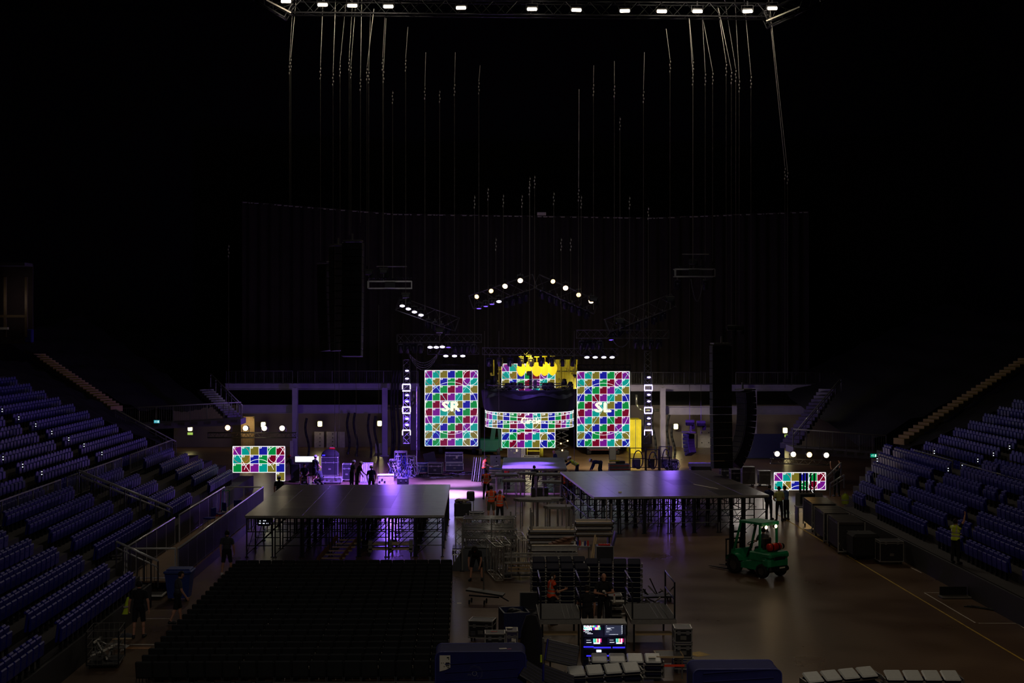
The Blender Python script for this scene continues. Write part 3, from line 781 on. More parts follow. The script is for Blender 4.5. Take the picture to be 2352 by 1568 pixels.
RZ = RC.z+1.9
t = T('centre_mast', 'dark mast with a violet-lit shelf standing on the round ring', 'mast', at(1219, 893, 95.2))
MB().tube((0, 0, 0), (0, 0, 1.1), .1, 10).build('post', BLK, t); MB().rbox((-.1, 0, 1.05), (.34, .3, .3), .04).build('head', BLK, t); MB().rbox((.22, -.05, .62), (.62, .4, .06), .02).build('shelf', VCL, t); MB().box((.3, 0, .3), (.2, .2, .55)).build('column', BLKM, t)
def gear(label, px, py, D, w, h):
    t = T('ring_fixture', label, 'stage light', at(px, py, D), random.uniform(-.5, .5)); MB().rbox((0, 0, .08), (w, .3, .16), .03).build('base', BLK, t)
    MB().lathe((0, 0, h*.6), [(.02, -h*.3), (w*.4, -h*.2), (w*.45, .05), (w*.38, h*.35), (.001, h*.4)], 12).build('lamp_head', BLK, t, True)
    for s in (-1, 1): MB().box((s*w*.48, 0, h*.4), (.04, .1, h*.6)).build('yoke', BLKM, t)
for i, (px, w, h) in enumerate(((1122, .5, .7), (1135, .4, .9), (1166, .42, .4), (1180, .5, .45), (1196, .4, .4), (1252, .45, .4), (1264, .5, .45), (1296, .36, .7), (1310, .36, .5))):
    gear('black fixture standing on the round ring, %s from the left' % ORD[i], px, 893, 93.6 if 1140 < px < 1290 else 95.4, w, h)
t = T('ring_speaker', 'black speaker on a stand at the right end of the round ring', 'speaker', at(1328, 894, 95.6)); MB().rbox((0, 0, .5), (.3, .3, .75), .03).build('cabinet', BLK, t); MB().box((-.1, 0, .94), (.5, .3, .14)).build('lamp', BLK, t); MB().tube((0, 0, 0), (0, 0, .14), .05, 8).build('stand', BLKM, t)
# ================================================================ FLYING RIG
LWARM = mat('warm_lamp', (255, 205, 140), emit=9, ecol=(255, 214, 160))
LAMB = mat('amber_lamp', (255, 170, 90), emit=5, ecol=(255, 190, 120))
LPUR = mat('violet_white_lamp', (226, 214, 255), emit=5)
LPUD = mat('deep_violet_lamp', (130, 90, 255), emit=1.3)
LFLD = mat('floodlight_lens', (255, 236, 205), emit=22)
LWALL = mat('wall_lamp_glass', (255, 240, 160), emit=6)
LROUND = mat('round_lamp_lens', (255, 236, 190), emit=12)
LORNG = mat('orange_lamp_lens', (255, 190, 96), emit=24)
PURB = mat('blue_black_housing', (40, 36, 60), .35)
def moving_light(label, cat='stage light'):
    """hanging yoke fixture; the lens looks down local -Z at its far end"""
    t = T('moving_light', label, cat)
    MB().rbox((0, 0, -.07), (.34, .26, .13), .03).build('base', PURB, t)
    y = MB()
    for s in (-1, 1): y.box((s*.19, 0, -.3), (.035, .12, .36))
    y.box((0, 0, -.13), (.41, .12, .03))
    y.build('yoke', PURB, t)
    h = MB(); h.lathe((0, 0, -.3), [(.02, .16), (.13, .12), (.15, 0), (.13, -.16), (.15, -.3)], 14, mx=M4.Rotation(R(25), 3, 'X')).build('lamp_head', PURB, t, True)
    m = MB(); m.lathe((0, 0, -.3), [(.14, -.295), (.001, -.27)], 14, mx=M4.Rotation(R(25), 3, 'X')).build('lens', mat('dark_lens', (70, 70, 100), .1), t)
    c = MB(); c.box((0, 0, .06), (.05, .08, .14)); c.build('clamp', ALUD, t)
    return freeze(t)
def lit(label, lens, r=.15, tilt=58, sz=1.0):
    t = T('wash_light', label, 'stage light')
    mx = M4.Rotation(R(-tilt), 3, 'X')
    MB().lathe((0, 0, 0), [(.02, .3*sz), (r*.7, .26*sz), (r, .1), (r*1.12, -.02)], 16, mx=mx).build('lamp_head', PURB, t, True)
    MB().lathe((0, 0, 0), [(r*1.05, -.012), (r*.5, -.02), (.001, -.022)], 16, mx=mx).build('lens', lens, t)
    y = MB(); y.bar((-r*1.25, 0, 0), (-r*1.25, 0, .34), .03, .05); y.bar((r*1.25, 0, 0), (r*1.25, 0, .34), .03, .05); y.bar((-r*1.25, 0, .34), (r*1.25, 0, .34), .04, .06); y.box((0, 0, .4), (.05, .06, .12)); y.build('yoke', BLKM, t)
    return freeze(t)
used = set()
def put(proto, px, py, D, label, group=None, rot=None):
    p = at(px, py, D)
    if proto.name not in used:
        used.add(proto.name); proto.location = p; proto['label'] = label
        if group: proto['group'] = group
        if rot: proto.rotation_euler = rot
        return proto
    return dup(proto, p, 0, label, group, rot)

DT = 88
def pxtruss(label, a, b, w=.5, m=BLKM, D=DT, D2=None, group=None, cr=.028):
    return truss(label, at(a[0], a[1], D), at(b[0], b[1], D2 or D), w, m, group=group, cr=cr)
DKT = mat('dark_truss', (92, 90, 96), .45, .4)
G = 'black flown lighting trusses'
pxtruss('flown truss forming the left half of the central gable, rising inward', (1082, 694), (1228, 645), .85, DKT, group=G)
pxtruss('flown truss forming the right half of the central gable, falling outward', (1232, 645), (1370, 706), .85, DKT, group=G)
pxtruss('flown truss slanting down inward above the left tall screen', (914, 697), (1050, 745), .85, DKT, group=G)
pxtruss('flown truss slanting up outward above the right tall screen', (1394, 748), (1546, 690), .85, DKT, group=G)
pxtruss('long level flown truss high above the left tall screen', (912, 777), (1106, 777), .5, DKT, group=G)
pxtruss('long level flown truss high above the right tall screen', (1324, 767), (1536, 767), .5, DKT, group=G)
pxtruss('short level truss directly above the left tall screen', (982, 806), (1100, 806), .4, DKT, D=91, group=G)
pxtruss('short level truss directly above the right tall screen', (1334, 808), (1420, 808), .45, DKT, D=91, group=G)
pxtruss('level truss carrying the yellow domes over the round ring', (1108, 806), (1334, 808), .45, DKT, D=93.5, group=G)
pxtruss('thin truss the left tall screen hangs from', (976, 842), (1098, 842), .3, BLKM, D=94.2, group=G)
pxtruss('thin truss the right tall screen hangs from', (1326, 843), (1448, 843), .3, BLKM, D=94.2, group=G)
def cradle(label, x0, x1, y0, y1, D):
    p, q = at(x0, y0, D), at(x1, y1, D); o = (p+q)/2
    t = T('motor_cradle', label, 'truss', o); a = p-o; c = q-o
    for z in (a.z, c.z):
        for y in (-.35, .35): MB().bar((a.x, y, z), (c.x, y, z), .06).build('beam', ALU, t)
    for x in (a.x, a.x*.98+c.x*.02, c.x):
        MB().bar((x, -.35, a.z), (x, -.35, c.z), .06).build('upright', ALU, t)
    MB().box(((a.x+c.x)/2, -.1, c.z+.25), (.62, .3, .42)).build('power_box', BLK, t)
    m = MB(); rn = random.Random(x0)
    for i in range(9):
        x = a.x+(c.x-a.x)*(i+.5)/9; m.path([(x+.12*cos(k*.9), .1+.2*sin(k*1.3), c.z+.62+.05*sin(k*2+i)) for k in range(8)], .03, 5)
    m.build('coiled_cable', RUB, t)
    m = MB(); m.tube((a.x+.5, 0, a.z+.9), (c.x-.3, 0, a.z+.9), .03); m.build('top_pipe', ALUD, t)
    return t
cradle('grey cable cradle flown beside the left speaker column', 846, 946, 646, 662, 86)
cradle('grey cable cradle flown high right with a hanging cable loop', 1548, 1640, 618, 635, 86)
t = T('cable_loop', 'black cable loop drooping under the high right cable cradle', 'cable', at(1590, 640, 86))
b = MB(); b.path([((i/14-.1)*.75, 0, -1.35*(1-((i-7)/7)**2)) for i in range(15)], .035, 6); b.build('cable', mat('grey_cable', (90, 90, 96), .6), t, True)
t = T('cable_loop', 'drooping cable swag between the upper and lower right trusses', 'cable', at(1410, 778, 88))
b = MB(); b.path([((i/14)*1.1-.1, 0, -.5*(1-((i-7)/7)**2)) for i in range(15)], .03, 6); b.build('cable', mat('grey_cable', (90, 90, 96), .6), t, True)
t = T('cable_loop', 'drooping cable bundle left of the left tall screen', 'cable', at(932, 800, 89))
for k in range(4):
    b = MB(); b.path([((i/14)*2.2, .04*k, -(.9+.15*k)*(1-((i-7)/7)**2)) for i in range(15)], .026, 6); b.build('strand', mat('grey_cable', (90, 90, 96), .6), t, True)

warm = lit('w', LWARM, .15, 62); amb = lit('w', LAMB, .13, 70)
for i, (x, y, pr) in enumerate(((1095, 681, amb), (1128, 668, amb), (1160, 657, warm), (1195, 644, warm), (1270, 646, amb), (1299, 661, warm), (1329, 677, amb), (1358, 691, warm))):
    put(pr, x, y, 87.2, 'glowing warm lamp on the gable truss, %s from the left' % ORD[i], 'warm lamps on the gable truss', (0, 0, random.uniform(-.3, .3)))
pur = lit('p', LPUR, .15, 28); pud = lit('p', LPUD, .14, 14)
sets = [('slanting left truss', ((924, 702), (938, 709), (952, 716), (967, 723)), 87.5, (pur, pur, pur, pur)),
        ('long left truss', ((988, 797), (1002, 797), (1016, 796), (1030, 797)), 87.8, (pur, pur, pur, pud)),
        ('short left truss', ((1024, 817), (1044, 817), (1063, 817)), 91, (pur, pur, pur)),
        ('short right truss', ((1348, 820), (1367, 820), (1387, 820), (1406, 820)), 91, (pur, pur, pur, pur)),
        ('left half of the gable truss', ((1100, 708), (1116, 703), (1130, 698), (1146, 692)), 87.6, (pud, pud, pud, pur)),
        ('long right truss', ((1404, 780),), 88, (pud,))]
for nm, pts, D, prs in sets:
    for i, ((x, y), pr) in enumerate(zip(pts, prs)):
        put(pr, x, y, D, 'violet wash light under the %s%s' % (nm, ', %s from the left' % ORD[i] if len(pts) > 1 else ''), 'violet wash lights on the flown trusses')
ml = moving_light('m')
def dark_heads(nm, pts, D):
    for i, (x, y) in enumerate(pts):
        put(ml, x, y, D, 'unlit moving light hung from the %s, %s from the left' % (nm, ORD[i]), 'unlit moving lights on the trusses', (0, 0, random.uniform(-.5, .5)))
dark_heads('long left truss', [(920+i*15, 788) for i in range(4)]+[(1046+i*14, 788) for i in range(4)], 88)
dark_heads('long right truss', [(1336+i*14, 780) for i in range(4)]+[(1462+i*17, 779) for i in range(4)], 88)
dark_heads('slanting left truss', [(984+i*15, 731+i*5.2) for i in range(4)], 88)
dark_heads('slanting right truss', [(1408+i*19, 758-i*7.2) for i in range(7)], 88)
dark_heads('right half of the gable truss', [(1246+i*17, 664+i*7.6) for i in range(7)], 88)
dark_heads('left half of the gable truss', [(1164+i*15, 684-i*5) for i in range(4)], 88)
dark_heads('centre truss over the round ring', [(1124+i*24, 820) for i in range(9)], 94)
dark_heads('high right cable cradle', [(1556, 642), (1620, 642)], 86)

# yellow domes
YDM = mat('yellow_dome_glow', (255, 222, 36), emit=.95)
YDM.node_tree.nodes['Principled BSDF'].inputs['Base Color'].default_value = (.9, .6, .02, 1)
YCLM = mat('yellow_lit_clamp', (228, 216, 50), .5)  # yellow of the flood light put into the metal colour
for i, (x, y, k) in enumerate(((1197, 862, .95), (1214, 860, .62), (1233, 862, 1.1), (1251, 861, 1.02), (1269, 860, 1.0))):
    p = at(x, y-35, 95.4); t = T('dome_lamp', 'glowing yellow dome lamp over the round ring, %s from the left' % ORD[i], 'lamp', p, 0, 'yellow dome lamps')
    r = .32*k
    MB().lathe((0, 0, -.25), [(.03, .12), (r*.5, .08), (r*.85, -.12), (r, -.32), (r*.9, -.52), (r*.62, -.72), (r*.25, -.82), (.001, -.84)], 18).build('shade', YDM, t, True)
    MB().tube((0, 0, -.15), (0, 0, .2), .05, 8).build('stem', YCLM, t); MB().box((0, 0, .22), (.34, .12, .08)).build('clamp', YCLM, t)
# yellow-lit drape and pipes behind the ring
p, q = at(1276, 900, 104), at(1322, 900, 104)
t = T('yellow_lit_drape', 'yellow-lit rear cloth panel right of the hanging centre screen', 'drape', ((p.x+q.x)/2, p.y, zat(893, 104)))
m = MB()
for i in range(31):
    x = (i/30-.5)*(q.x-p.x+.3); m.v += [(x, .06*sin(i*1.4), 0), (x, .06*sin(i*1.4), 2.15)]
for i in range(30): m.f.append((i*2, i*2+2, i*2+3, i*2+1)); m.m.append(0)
m.build('cloth', mat('yellow_lit_cloth', (168, 158, 60), .8, bump=.2), t, True)  # cloth colour carries the yellow light falling on it
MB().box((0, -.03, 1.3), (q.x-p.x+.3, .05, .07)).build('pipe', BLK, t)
for i, (x, y0, y1) in enumerate(((1134, 826, 868), (1146, 828, 888), (1151, 832, 868), (1289, 828, 880), (1307, 832, 858), (1321, 834, 868))):
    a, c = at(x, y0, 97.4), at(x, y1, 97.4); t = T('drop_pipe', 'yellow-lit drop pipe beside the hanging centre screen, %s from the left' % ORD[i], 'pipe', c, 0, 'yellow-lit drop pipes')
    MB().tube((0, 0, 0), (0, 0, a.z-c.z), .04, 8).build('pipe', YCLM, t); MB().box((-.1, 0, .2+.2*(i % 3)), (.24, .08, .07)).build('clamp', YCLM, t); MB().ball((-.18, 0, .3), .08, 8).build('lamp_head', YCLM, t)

# ladder-like light towers with white strips
STRIP = mat('white_strip_lamp', (236, 226, 255), emit=8, ecol=(206, 186, 255))
for sx, px, nm in ((0, 934, 'left'), (1, 1488, 'right')):
    a, c = at(px, 806 if sx else 826, 91), at(px, 1018, 91)
    t = T('light_tower', 'hanging vertical truss tower with white strips on the far %s' % nm, 'truss', c); H = a.z-c.z
    ch, lac = truss_mesh((0, 0, 0), (0, 0, H), .42, None, .024, .012)
    for k in ch: k.build('chord', DKT, t, True)
    lac.build('lacing', DKT, t)
    for y in ((882, 897, 934, 948, 987) if not sx else (884, 896, 935, 948, 987)):
        z = zat(y, 91)-c.z; top = y in (882, 934, 987, 884, 935)
        f = MB().box((0, -.28, z), (.5, .05, .07)).build('strip_lamp', STRIP, t)
        if top:
            e = MB()
            for s in (-1, 1): e.box((s*.25, -.28, z-.17), (.035, .05, .3))
            e.build('end_strip', STRIP, f)
    for i, y in enumerate((851, 869, 907, 921, 961, 975) if not sx else (866, 906, 921, 960, 973)):
        MB().ball((.04, -.25, zat(y, 91)-c.z), (.12, .06, .05), 10).build('lamp_lens', STRIP, t)
        MB().rbox((0, -.1, zat(y, 91)-c.z), (.3, .22, .26), .04).build('lamp_body', PURB, t)

# ================================================================ SPEAKERS
SPK = mat('speaker_enclosure', (24, 23, 24), .7)
GRL = mat('speaker_grille', (30, 28, 28), .8)
def line_array(label, xt, yt, w, hpx, n, D, curve=0., base=0., yaw=0., dep=.7, flip=1, hoist=True, m=SPK):
    """n cabinets hung from (xt, yt); curve = degrees added per cabinet, base = first tilt"""
    p = at(xt, yt, D); t = T('line_array', label, 'speaker array', p, yaw); S = D/F; W = w*S; h = hpx*S/n; pos = V((0, 0, 0)); a = base
    f = MB(); f.box((0, 0, .1), (W*.9, .8, .08)); f.bar((0, -.2, .1), (0, -.2, .5), .08); f.build('bumper_frame', ALUD, t)
    for i in range(n):
        mx = M4.Rotation(R(-a*flip), 3, 'X'); c = pos+mx @ V((0, 0, -h/2))
        cb = MB(); cb.rbox(c, (W, dep, h*.96), .02, mx=mx); cb = cb.build('speaker_cabinet', m, t)
        g = MB().box(c+mx @ V((0, -dep/2-.01, 0)), (W*.86, .02, h*.8), mx=mx).build('grille', GRL, cb)
        pos = pos+mx @ V((0, 0, -h)); a += curve*(1+i/n)
    return t
line_array('tallest black speaker column, hung on the left', 811, 557, 46, 262, 16, 80, .3, yaw=-.1)
line_array('black speaker column hung just left of the tallest left column', 774, 566, 30, 240, 14, 83, .3, yaw=.5)
line_array('outermost black speaker column on the far left', 750, 606, 36, 200, 12, 84, .4, yaw=.9)
line_array('wide black speaker column hung on the right over the deck edge', 1655, 793, 45, 282, 16, 78, .25, yaw=.1)
line_array('curved speaker column bowing inward, right of the wide right column', 1712, 898, 40, 176, 13, 82, 2.6, -8, yaw=-1.15, m=mat('curved_speaker_enclosure', (40, 38, 52), .5))
line_array('short violet-lit speaker cluster hung above the right deck', 1582, 996, 19, 48, 6, 86, 4.5, -4, yaw=.5, dep=.55, m=mat('blue_grey_speaker', (56, 54, 80), .5))

# ================================================================ CHAINS AND HOISTS
def hoist(label, px, ytop, ybot, D=87, legs=(), bead=True, motor=True):
    a, c = at(px, ytop, D), at(px, ybot, D); t = T('hoist_chain', label, 'hoist chain', c, 0, 'hoist chains')
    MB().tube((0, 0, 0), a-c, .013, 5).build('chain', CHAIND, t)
    if bead:
        m = MB(); z = a.z-c.z
        for k in range(4): m.ball((.02*(-1)**k, -.02, z-.15-.2*k), (.035, .035, .07), 8)
        m.build('shackle', CHAIN, t)
    for lx, ly in legs: MB().tube(a-c, at(lx, ly, D)-c, .018, 5).build('bridle_leg', CHAIN, t)
    if motor:
        m = MB(); m.rbox((0, 0, .05), (.5, .3, .26), .05); m.tube((-.26, 0, .12), (.26, 0, .12), .15, 10); m.build('hoist_motor', BLKM, t)
        MB().tube((.2, 0, -.3), (.2, 0, .0), .12, 10).build('chain_bag', DRAPE, t); MB().box((0, 0, -.3), (.03, .03, .5)).build('hook', ALUD, t)
    return t
CH = [(665, 140, 470, ((673, 0),)), (668, 132, 470, ((680, 0),)), (736, 152, 598, ((742, 0),)), (765, 166, 560, ((771, -6),)), (781, 146, 562, ((795, 2),)),
 (802, 132, 540, ((810, 2),)), (806, 150, 540, ((817, 8),)), (828, 178, 512, ((831, -6),)), (843, 154, 610, ((859, 20),)), (847, 162, 628, ((851, 28),)),
 (879, 132, 600, ((884, 40),)), (881, 160, 625, ((887, 42),)), (902, 208, 640, ()), (932, 134, 682, ((937, 62),)), (976, 198, 712, ((978, 120),)), (1010, 206, 762, ()), (1044, 190, 728, ((1046, 120),)),
 (1100, 186, 680, ((1103, 150),)), (1090, 448, 800, ()), (1121, 430, 800, ()), (1139, 545, 660, ()), (1156, 445, 780, ()), (1199, 446, 636, ()), (1217, 405, 640, ()), (1228, 402, 820, ()), (1216, 418, 800, ()),
 (1272, 440, 640, ()), (1289, 545, 820, ()), (1311, 545, 690, ()), (1329, 432, 690, ((1330, 205),)), (1335, 448, 700, ()), (1363, 190, 690, ((1364, 150),)), (1411, 193, 745, ((1411, 140),)), (1424, 268, 740, ()), (1446, 450, 800, ()),
 (1478, 206, 800, ((1480, 120),)), (1489, 474, 800, ()), (1539, 136, 690, ((1530, 66),)), (1591, 166, 604, ((1583, 42),)), (1592, 138, 604, ((1584, 44),)), (1620, 166, 600, ((1613, 38),)), (1637, 164, 600, ((1614, 40),)),
 (1668, 144, 755, ((1648, 12),)), (1680, 162, 756, ((1650, 18),)), (1690, 158, 757, ((1664, -4),)), (1698, 182, 757, ((1688, -4),)), (1725, 172, 868, ((1709, -4),)), (1803, 382, 890, ((1764, -4),)), (1809, 392, 870, ((1766, -4),)), (525, 560, 960, ())]
CH.sort(key=lambda q: q[0])
for i, (x, a, c, lg) in enumerate(CH):
    hoist('%s hoist chain from the %s among all the chains hung from the roof' % ((ORD[i], 'left') if i < 26 else (ORD[len(CH)-1-i], 'right')), x, a, c, 87-(i % 5)*.5, lg, True, i % 2 == 0 and 600 < c < 800 and not 1080 < x < 1340)
# the long chains running down to the floor and the two violet-lit ones of the small cluster
for i, (x, y0, y1, D) in enumerate(((769, 560, 1106, 80), (779, 780, 1100, 82), (818, 826, 1103, 80), (870, 700, 1100, 84), (957, 780, 1090, 90), (1113, 760, 1080, 91), (1146, 760, 1075, 91.5), (1319, 760, 1060, 92))):
    hoist('long thin chain hanging almost to the floor, %s from the left' % ORD[i], x, y0, y1, D, (), False, False)
for i, (x, yb) in enumerate(((1584, 974), (1610, 976))):
    hoist('violet-lit chain over the short right speaker cluster, %s one' % ('left', 'right')[i], x, 596, yb, 86, (), False, True)

# ================================================================ CEILING CATWALK AND FLOODS
G = 'ceiling catwalk trusses'
pxtruss('ceiling catwalk truss carrying the row of floodlights along the top edge', (668, 16), (1764, 26), .8, BLKM, 85, group=G, cr=.05)
pxtruss('ceiling catwalk arm running out of frame at top left', (590, -16), (664, 28), .9, BLKM, 85, group=G, cr=.06)
pxtruss('ceiling catwalk arm running out of frame at top right', (1758, 46), (1884, -10), .9, BLKM, 85, group=G, cr=.06)
for i, (a, c) in enumerate((((612, 0), (668, 29)), ((1760, 48), (1836, 16)))):
    p, q = at(a[0], a[1], 84.2), at(c[0], c[1], 84.2); t = T('catwalk_edge', 'pale edge angle of the ceiling catwalk arm at the top %s' % ('left', 'right')[i], 'steel angle', p)
    MB().bar((0, 0, 0), q-p, .08).build('angle', CHAIN, t)
    MB().bar((0, .2, -.1), q-p+V((0, .2, -.1)), .05).build('kicker', BLKM, t)
fl = None
for i, (x, y) in enumerate(((657, 4), (741, 12), (809, 14), (892, 16), (1059, 19), (1222, 22), (1324, 24), (1435, 26), (1520, 27), (1602, 27), (1717, 27), (1774, 20))):
    p = at(x, y, 84)
    lab = 'white floodlight on the ceiling catwalk, %s from the left' % ORD[i]
    if fl is None:
        fl = T('floodlight', lab, 'floodlight', p, 0, 'ceiling floodlights')
        MB().rbox((0, .12, .1), (.62, .2, .3), .05).build('housing', BLK, fl)
        MB().rbox((0, -.02, .02), (.56, .08, .18), .03).build('lens', LFLD, fl)
        b = MB(); b.bar((-.34, .1, .0), (-.34, .1, .4), .03); b.bar((.34, .1, 0), (.34, .1, .4), .03); b.bar((-.34, .1, .4), (.34, .1, .4), .03); b.build('bracket', BLKM, fl)
        MB().box((0, .1, .5), (.08, .08, .3)).build('hanger', BLKM, fl); freeze(fl)
    else: dup(fl, p, random.uniform(-.1, .1), lab)

# ================================================================ WALL LAMPS, SIDE LAMP BARS, EXIT SIGNS
for i, (x, y, D, w) in enumerate(((437, 983, 117, 'below the left footbridge'), (605, 975, 118, 'behind the left row of round lamps'), (735, 973, 118, 'over the grey switch panels on the left'), (872, 972, 118, 'beside the second grey column'), (1552, 979, 118, 'right of the right light tower'), (1803, 988, 118, 'beside the right steel stair'))):
    p = at(x, y, D); t = T('wall_lamp', 'square yellow-white wall lamp %s' % w, 'lamp', (p.x, p.y, p.z))
    MB().rbox((0, -.1, 0), (.34, .2, .42), .05).build('diffuser', LWALL, t); MB().box((0, .04, 0), (.44, .1, .5)).build('back_box', BLK, t)
    if i in (0, 5): MB().box((0, -.04, -.45), (.42, .08, .2)).build('exit_plate', mat('green_exit_plate', (170, 210, 90), emit=.8), t)
    light('wall_lamp_glow', 'POINT', (p.x, p.y-.6, p.z), 14, (1, .78, .38), size=.25)
for i, (xs, ys, D, x0, x1, yy, nm) in enumerate((((523, 564, 607, 648), (982, 983, 983, 983), 85.5, 478, 682, 999, 'left'), ((1785, 1822, 1859, 1898), (1042, 1043, 1044, 1045), 85.5, 1770, 1908, 1058, 'right'))):
    tr = pxtruss('level truss holding four round lamps above the small %s screen' % nm, (x0, yy), (x1, yy+(0 if i == 0 else 4)), .3, DKT, D, group='side lamp trusses')
    for k, (x, y) in enumerate(zip(xs, ys)):
        hot = (i, k) in ((0, 0), (1, 2))
        p = at(x, y, D-.3); t = T('round_lamp', 'round glowing lamp above the small %s screen, %s from the left' % (nm, ORD[k]), 'lamp', p, 0, 'round side lamps')
        MB().tube((0, 0, 0), (0, .3, 0), .17, 18).build('housing', BLK, t); MB().lathe((0, 0, 0), [(.15, .02), (.1, .05), (.001, .07)], 18, mx=M4.Rotation(R(90), 3, 'X')).build('lens', LORNG if hot else LROUND, t, True)
        y2 = MB(); y2.bar((-.2, .15, 0), (-.2, .15, -.3), .03); y2.bar((.2, .15, 0), (.2, .15, -.3), .03); y2.bar((-.2, .15, -.3), (.2, .15, -.3), .04); y2.build('yoke', BLKM, t)
EXG = mat('exit_sign_green', (0, 150, 120), emit=.9); EXW = mat('exit_sign_white', (225, 255, 245), emit=1.1)
for i, (x, y, D, nm) in enumerate(((360, 968, 97.5, 'left footbridge'), (2007, 1046, 84, 'right footbridge'))):
    p = at(x, y, D); t = T('exit_sign', 'small green running-man exit sign under the %s' % nm, 'sign', p)
    MB().box((0, .05, 0), (.42, .08, .24)).build('housing', BLK, t); MB().box((0, 0, 0), (.38, .02, .2)).build('sign_face', EXG if i else mat('exit_sign_cyan', (60, 170, 190), emit=.9), t)
    m = MB(); y = -.014
    m.ball((-.05, y, .06), (.018, .004, .018), 8); m.bar((-.05, y, .04), (-.02, y, -.01), .025, .004); m.bar((-.02, y, -.01), (.02, y, -.07), .014, .004); m.bar((-.02, y, -.01), (-.07, y, -.06), .014, .004)
    m.bar((-.045, y, .03), (-.1, y, .01), .012, .004); m.bar((-.045, y, .03), (0, y, .02), .012, .004); m.box((.1, y, 0), (.07, .004, .14)); m.box((-.12, y, 0), (.06, .004, .02))
    m.build('pictogram', EXW, t)
# ================================================================ STAGE DECKS
def stage_deck(label, loc, rz, nx, ny, h, px=1.22, py=2.44, levels=(.5, 1.1), dark=(), trim=ALU, legm=BLKM, panel=PLY, full=True):
    t = T('stage_deck', label, 'stage deck', loc, rz)
    for j in range(ny):
        for i in range(nx):
            MB().rbox((px*(i+.5), py*(j+.5), h-.05), (px-.003, py-.003, .1), .002).build('deck_panel', PLYD if (i, j) in dark else panel, t)
    W, L = nx*px, ny*py
    for a, b in (((0, -.012), (W, -.012)), ((0, L+.012), (W, L+.012)), ((-.012, 0), (-.012, L)), ((W+.012, 0), (W+.012, L))):
        MB().bar((a[0], a[1], h-.05), (b[0], b[1], h-.05), .02, .1).build('edge_trim', trim, t)
    if not full: return t
    def fr(L, name):
        m = MB(); z1 = h-.12
        for x in (.06, L-.06): m.tube((x, 0, 0), (x, 0, z1), .03, 6)
        for z in levels: m.tube((.06, 0, z), (L-.06, 0, z), .022, 6)
        m.tube((.06, 0, z1), (L-.06, 0, z1), .03, 6)
        for x in (.06+L*.17, L*.83-.06): m.tube((x, 0, levels[-1]), (x, 0, z1), .02, 6)
        m.tube((.06, 0, .12), (L-.06, 0, levels[-1]), .016, 5)
        for x in (.06, L-.06): m.box((x, 0, .012), (.14, .14, .024))
        return m.build(name, legm, t)
    fx = None
    for j in range(ny+1):
        for i in range(nx):
            if fx is None: fx = fr(px, 'support_frame'); o = fx
            else: o = fx.copy(); COL.objects.link(o); o.parent = t
            o.location = (px*i, min(max(py*j, .06), L-.06), 0)
    fy = None
    for i in range(0, nx+1, 2 if nx > 4 else 1):
        for j in range(ny):
            if fy is None: fy = fr(py, 'side_frame'); o = fy
            else: o = fy.copy(); COL.objects.link(o); o.parent = t
            o.location = (min(max(px*i, .06), W-.06), py*j, 0); o.rotation_euler = (0, 0, pi/2)
    return t
stage_deck('large black stage deck on the left behind the black chairs', gr(563, 1184, 1.8).xy.to_3d(), 0, 7, 5, 1.8, dark=((4, 1), (0, 3), (1, 0), (4, 2)))
rn, rf = gr(1382, 1141, 1.8), gr(1288, 1080, 1.8)
RA = atan2(-(rf-rn).x, (rf-rn).y)*.8
stage_deck('large black stage deck on the right above the open floor', (rn.x-.35, rn.y, 0), RA, 7, 5, 1.8, dark=((5, 0), (4, 2), (6, 1), (2, 4)))
pn = gr(1154, 1075.5, 1.45)
stage_deck('violet-lit grey stage deck in front of the hanging centre screen', (pn.x, pn.y, 0), -.03, 3, 3, 1.45, px=1.29, levels=(.4, .9), legm=ALUD, panel=mat('grey_plywood', (104, 98, 108), .5, scale=2))
t = T('tape_mark', 'white strip of tape on the right stage deck', 'tape', gr(1621, 1117, 1.8)+V((0, 0, .004)), .4)
MB().box((0, 0, 0), (.06, 2.3, .006)).build('strip', PAPER, t)
tag(MB().box((0, 0, .03), (.16, .16, .06)).build('roll_of_tape', PAPER), 'tiny white roll left on the near left of the right stage deck', 'tape roll').location = gr(1424, 1131, 1.8)

# ---------------------------------------------------------------- risers with tube legs
RTOP = mat('riser_grey_plywood', (92, 88, 94), .5, scale=2)
def riser(label, px, py, D, pts, h, rz=0, legs=True):
    p = at(px, py, D); t = T('stage_riser', label, 'riser', (p.x, p.y, 0), rz)
    MB().prism(pts, h-.11, h).build('top', RTOP, t)
    m = MB(); n = len(pts)
    for i in range(n): m.bar((*pts[i], h-.06), (*pts[(i+1) % n], h-.06), .03, .12)
    m.build('edge_trim', ALUD, t)
    for x, y in pts: MB().tube((x*.9, y*.9, 0), (x*.9, y*.9, h-.1), .028, 8).build('leg', ALU, t)
    return t
def hexa(w, d, k=.5): return [(-w/2, -d/2*.2), (-w/2*k, -d/2), (w/2*k, -d/2), (w/2, -d/2*.2), (w/2*k, d/2), (-w/2*k, d/2)]
def trap(w, d, k=.55): return [(-w/2, -d/2), (w/2, -d/2), (w/2*k, d/2), (-w/2*k, d/2)]
riser('hexagonal grey riser on tube legs by the left end of the violet deck', 1163, 1088, 84.2, trap(1.35, 1.0, .9), 1.28)
riser('grey riser on tube legs standing second in front of violet deck', 1180, 1098, 79.5, trap(1.3, 1.0, .7), 1.45)
riser('grey riser with a pointed right end below the right deck corner', 1270, 1103, 81, [(-.6, -.3), (.45, -.45), (.6, .1), (.1, .45), (-.55, .4)], 1.2)
riser('violet-lit riser directly before the centre of the violet deck', 1262, 1085.5, 83.6, trap(1.7, .9, .95), 1.36)
riser('violet-lit riser tucked under the left front of the violet deck', 1212, 1084.5, 83.9, trap(1.0, .8, .95), 1.4)
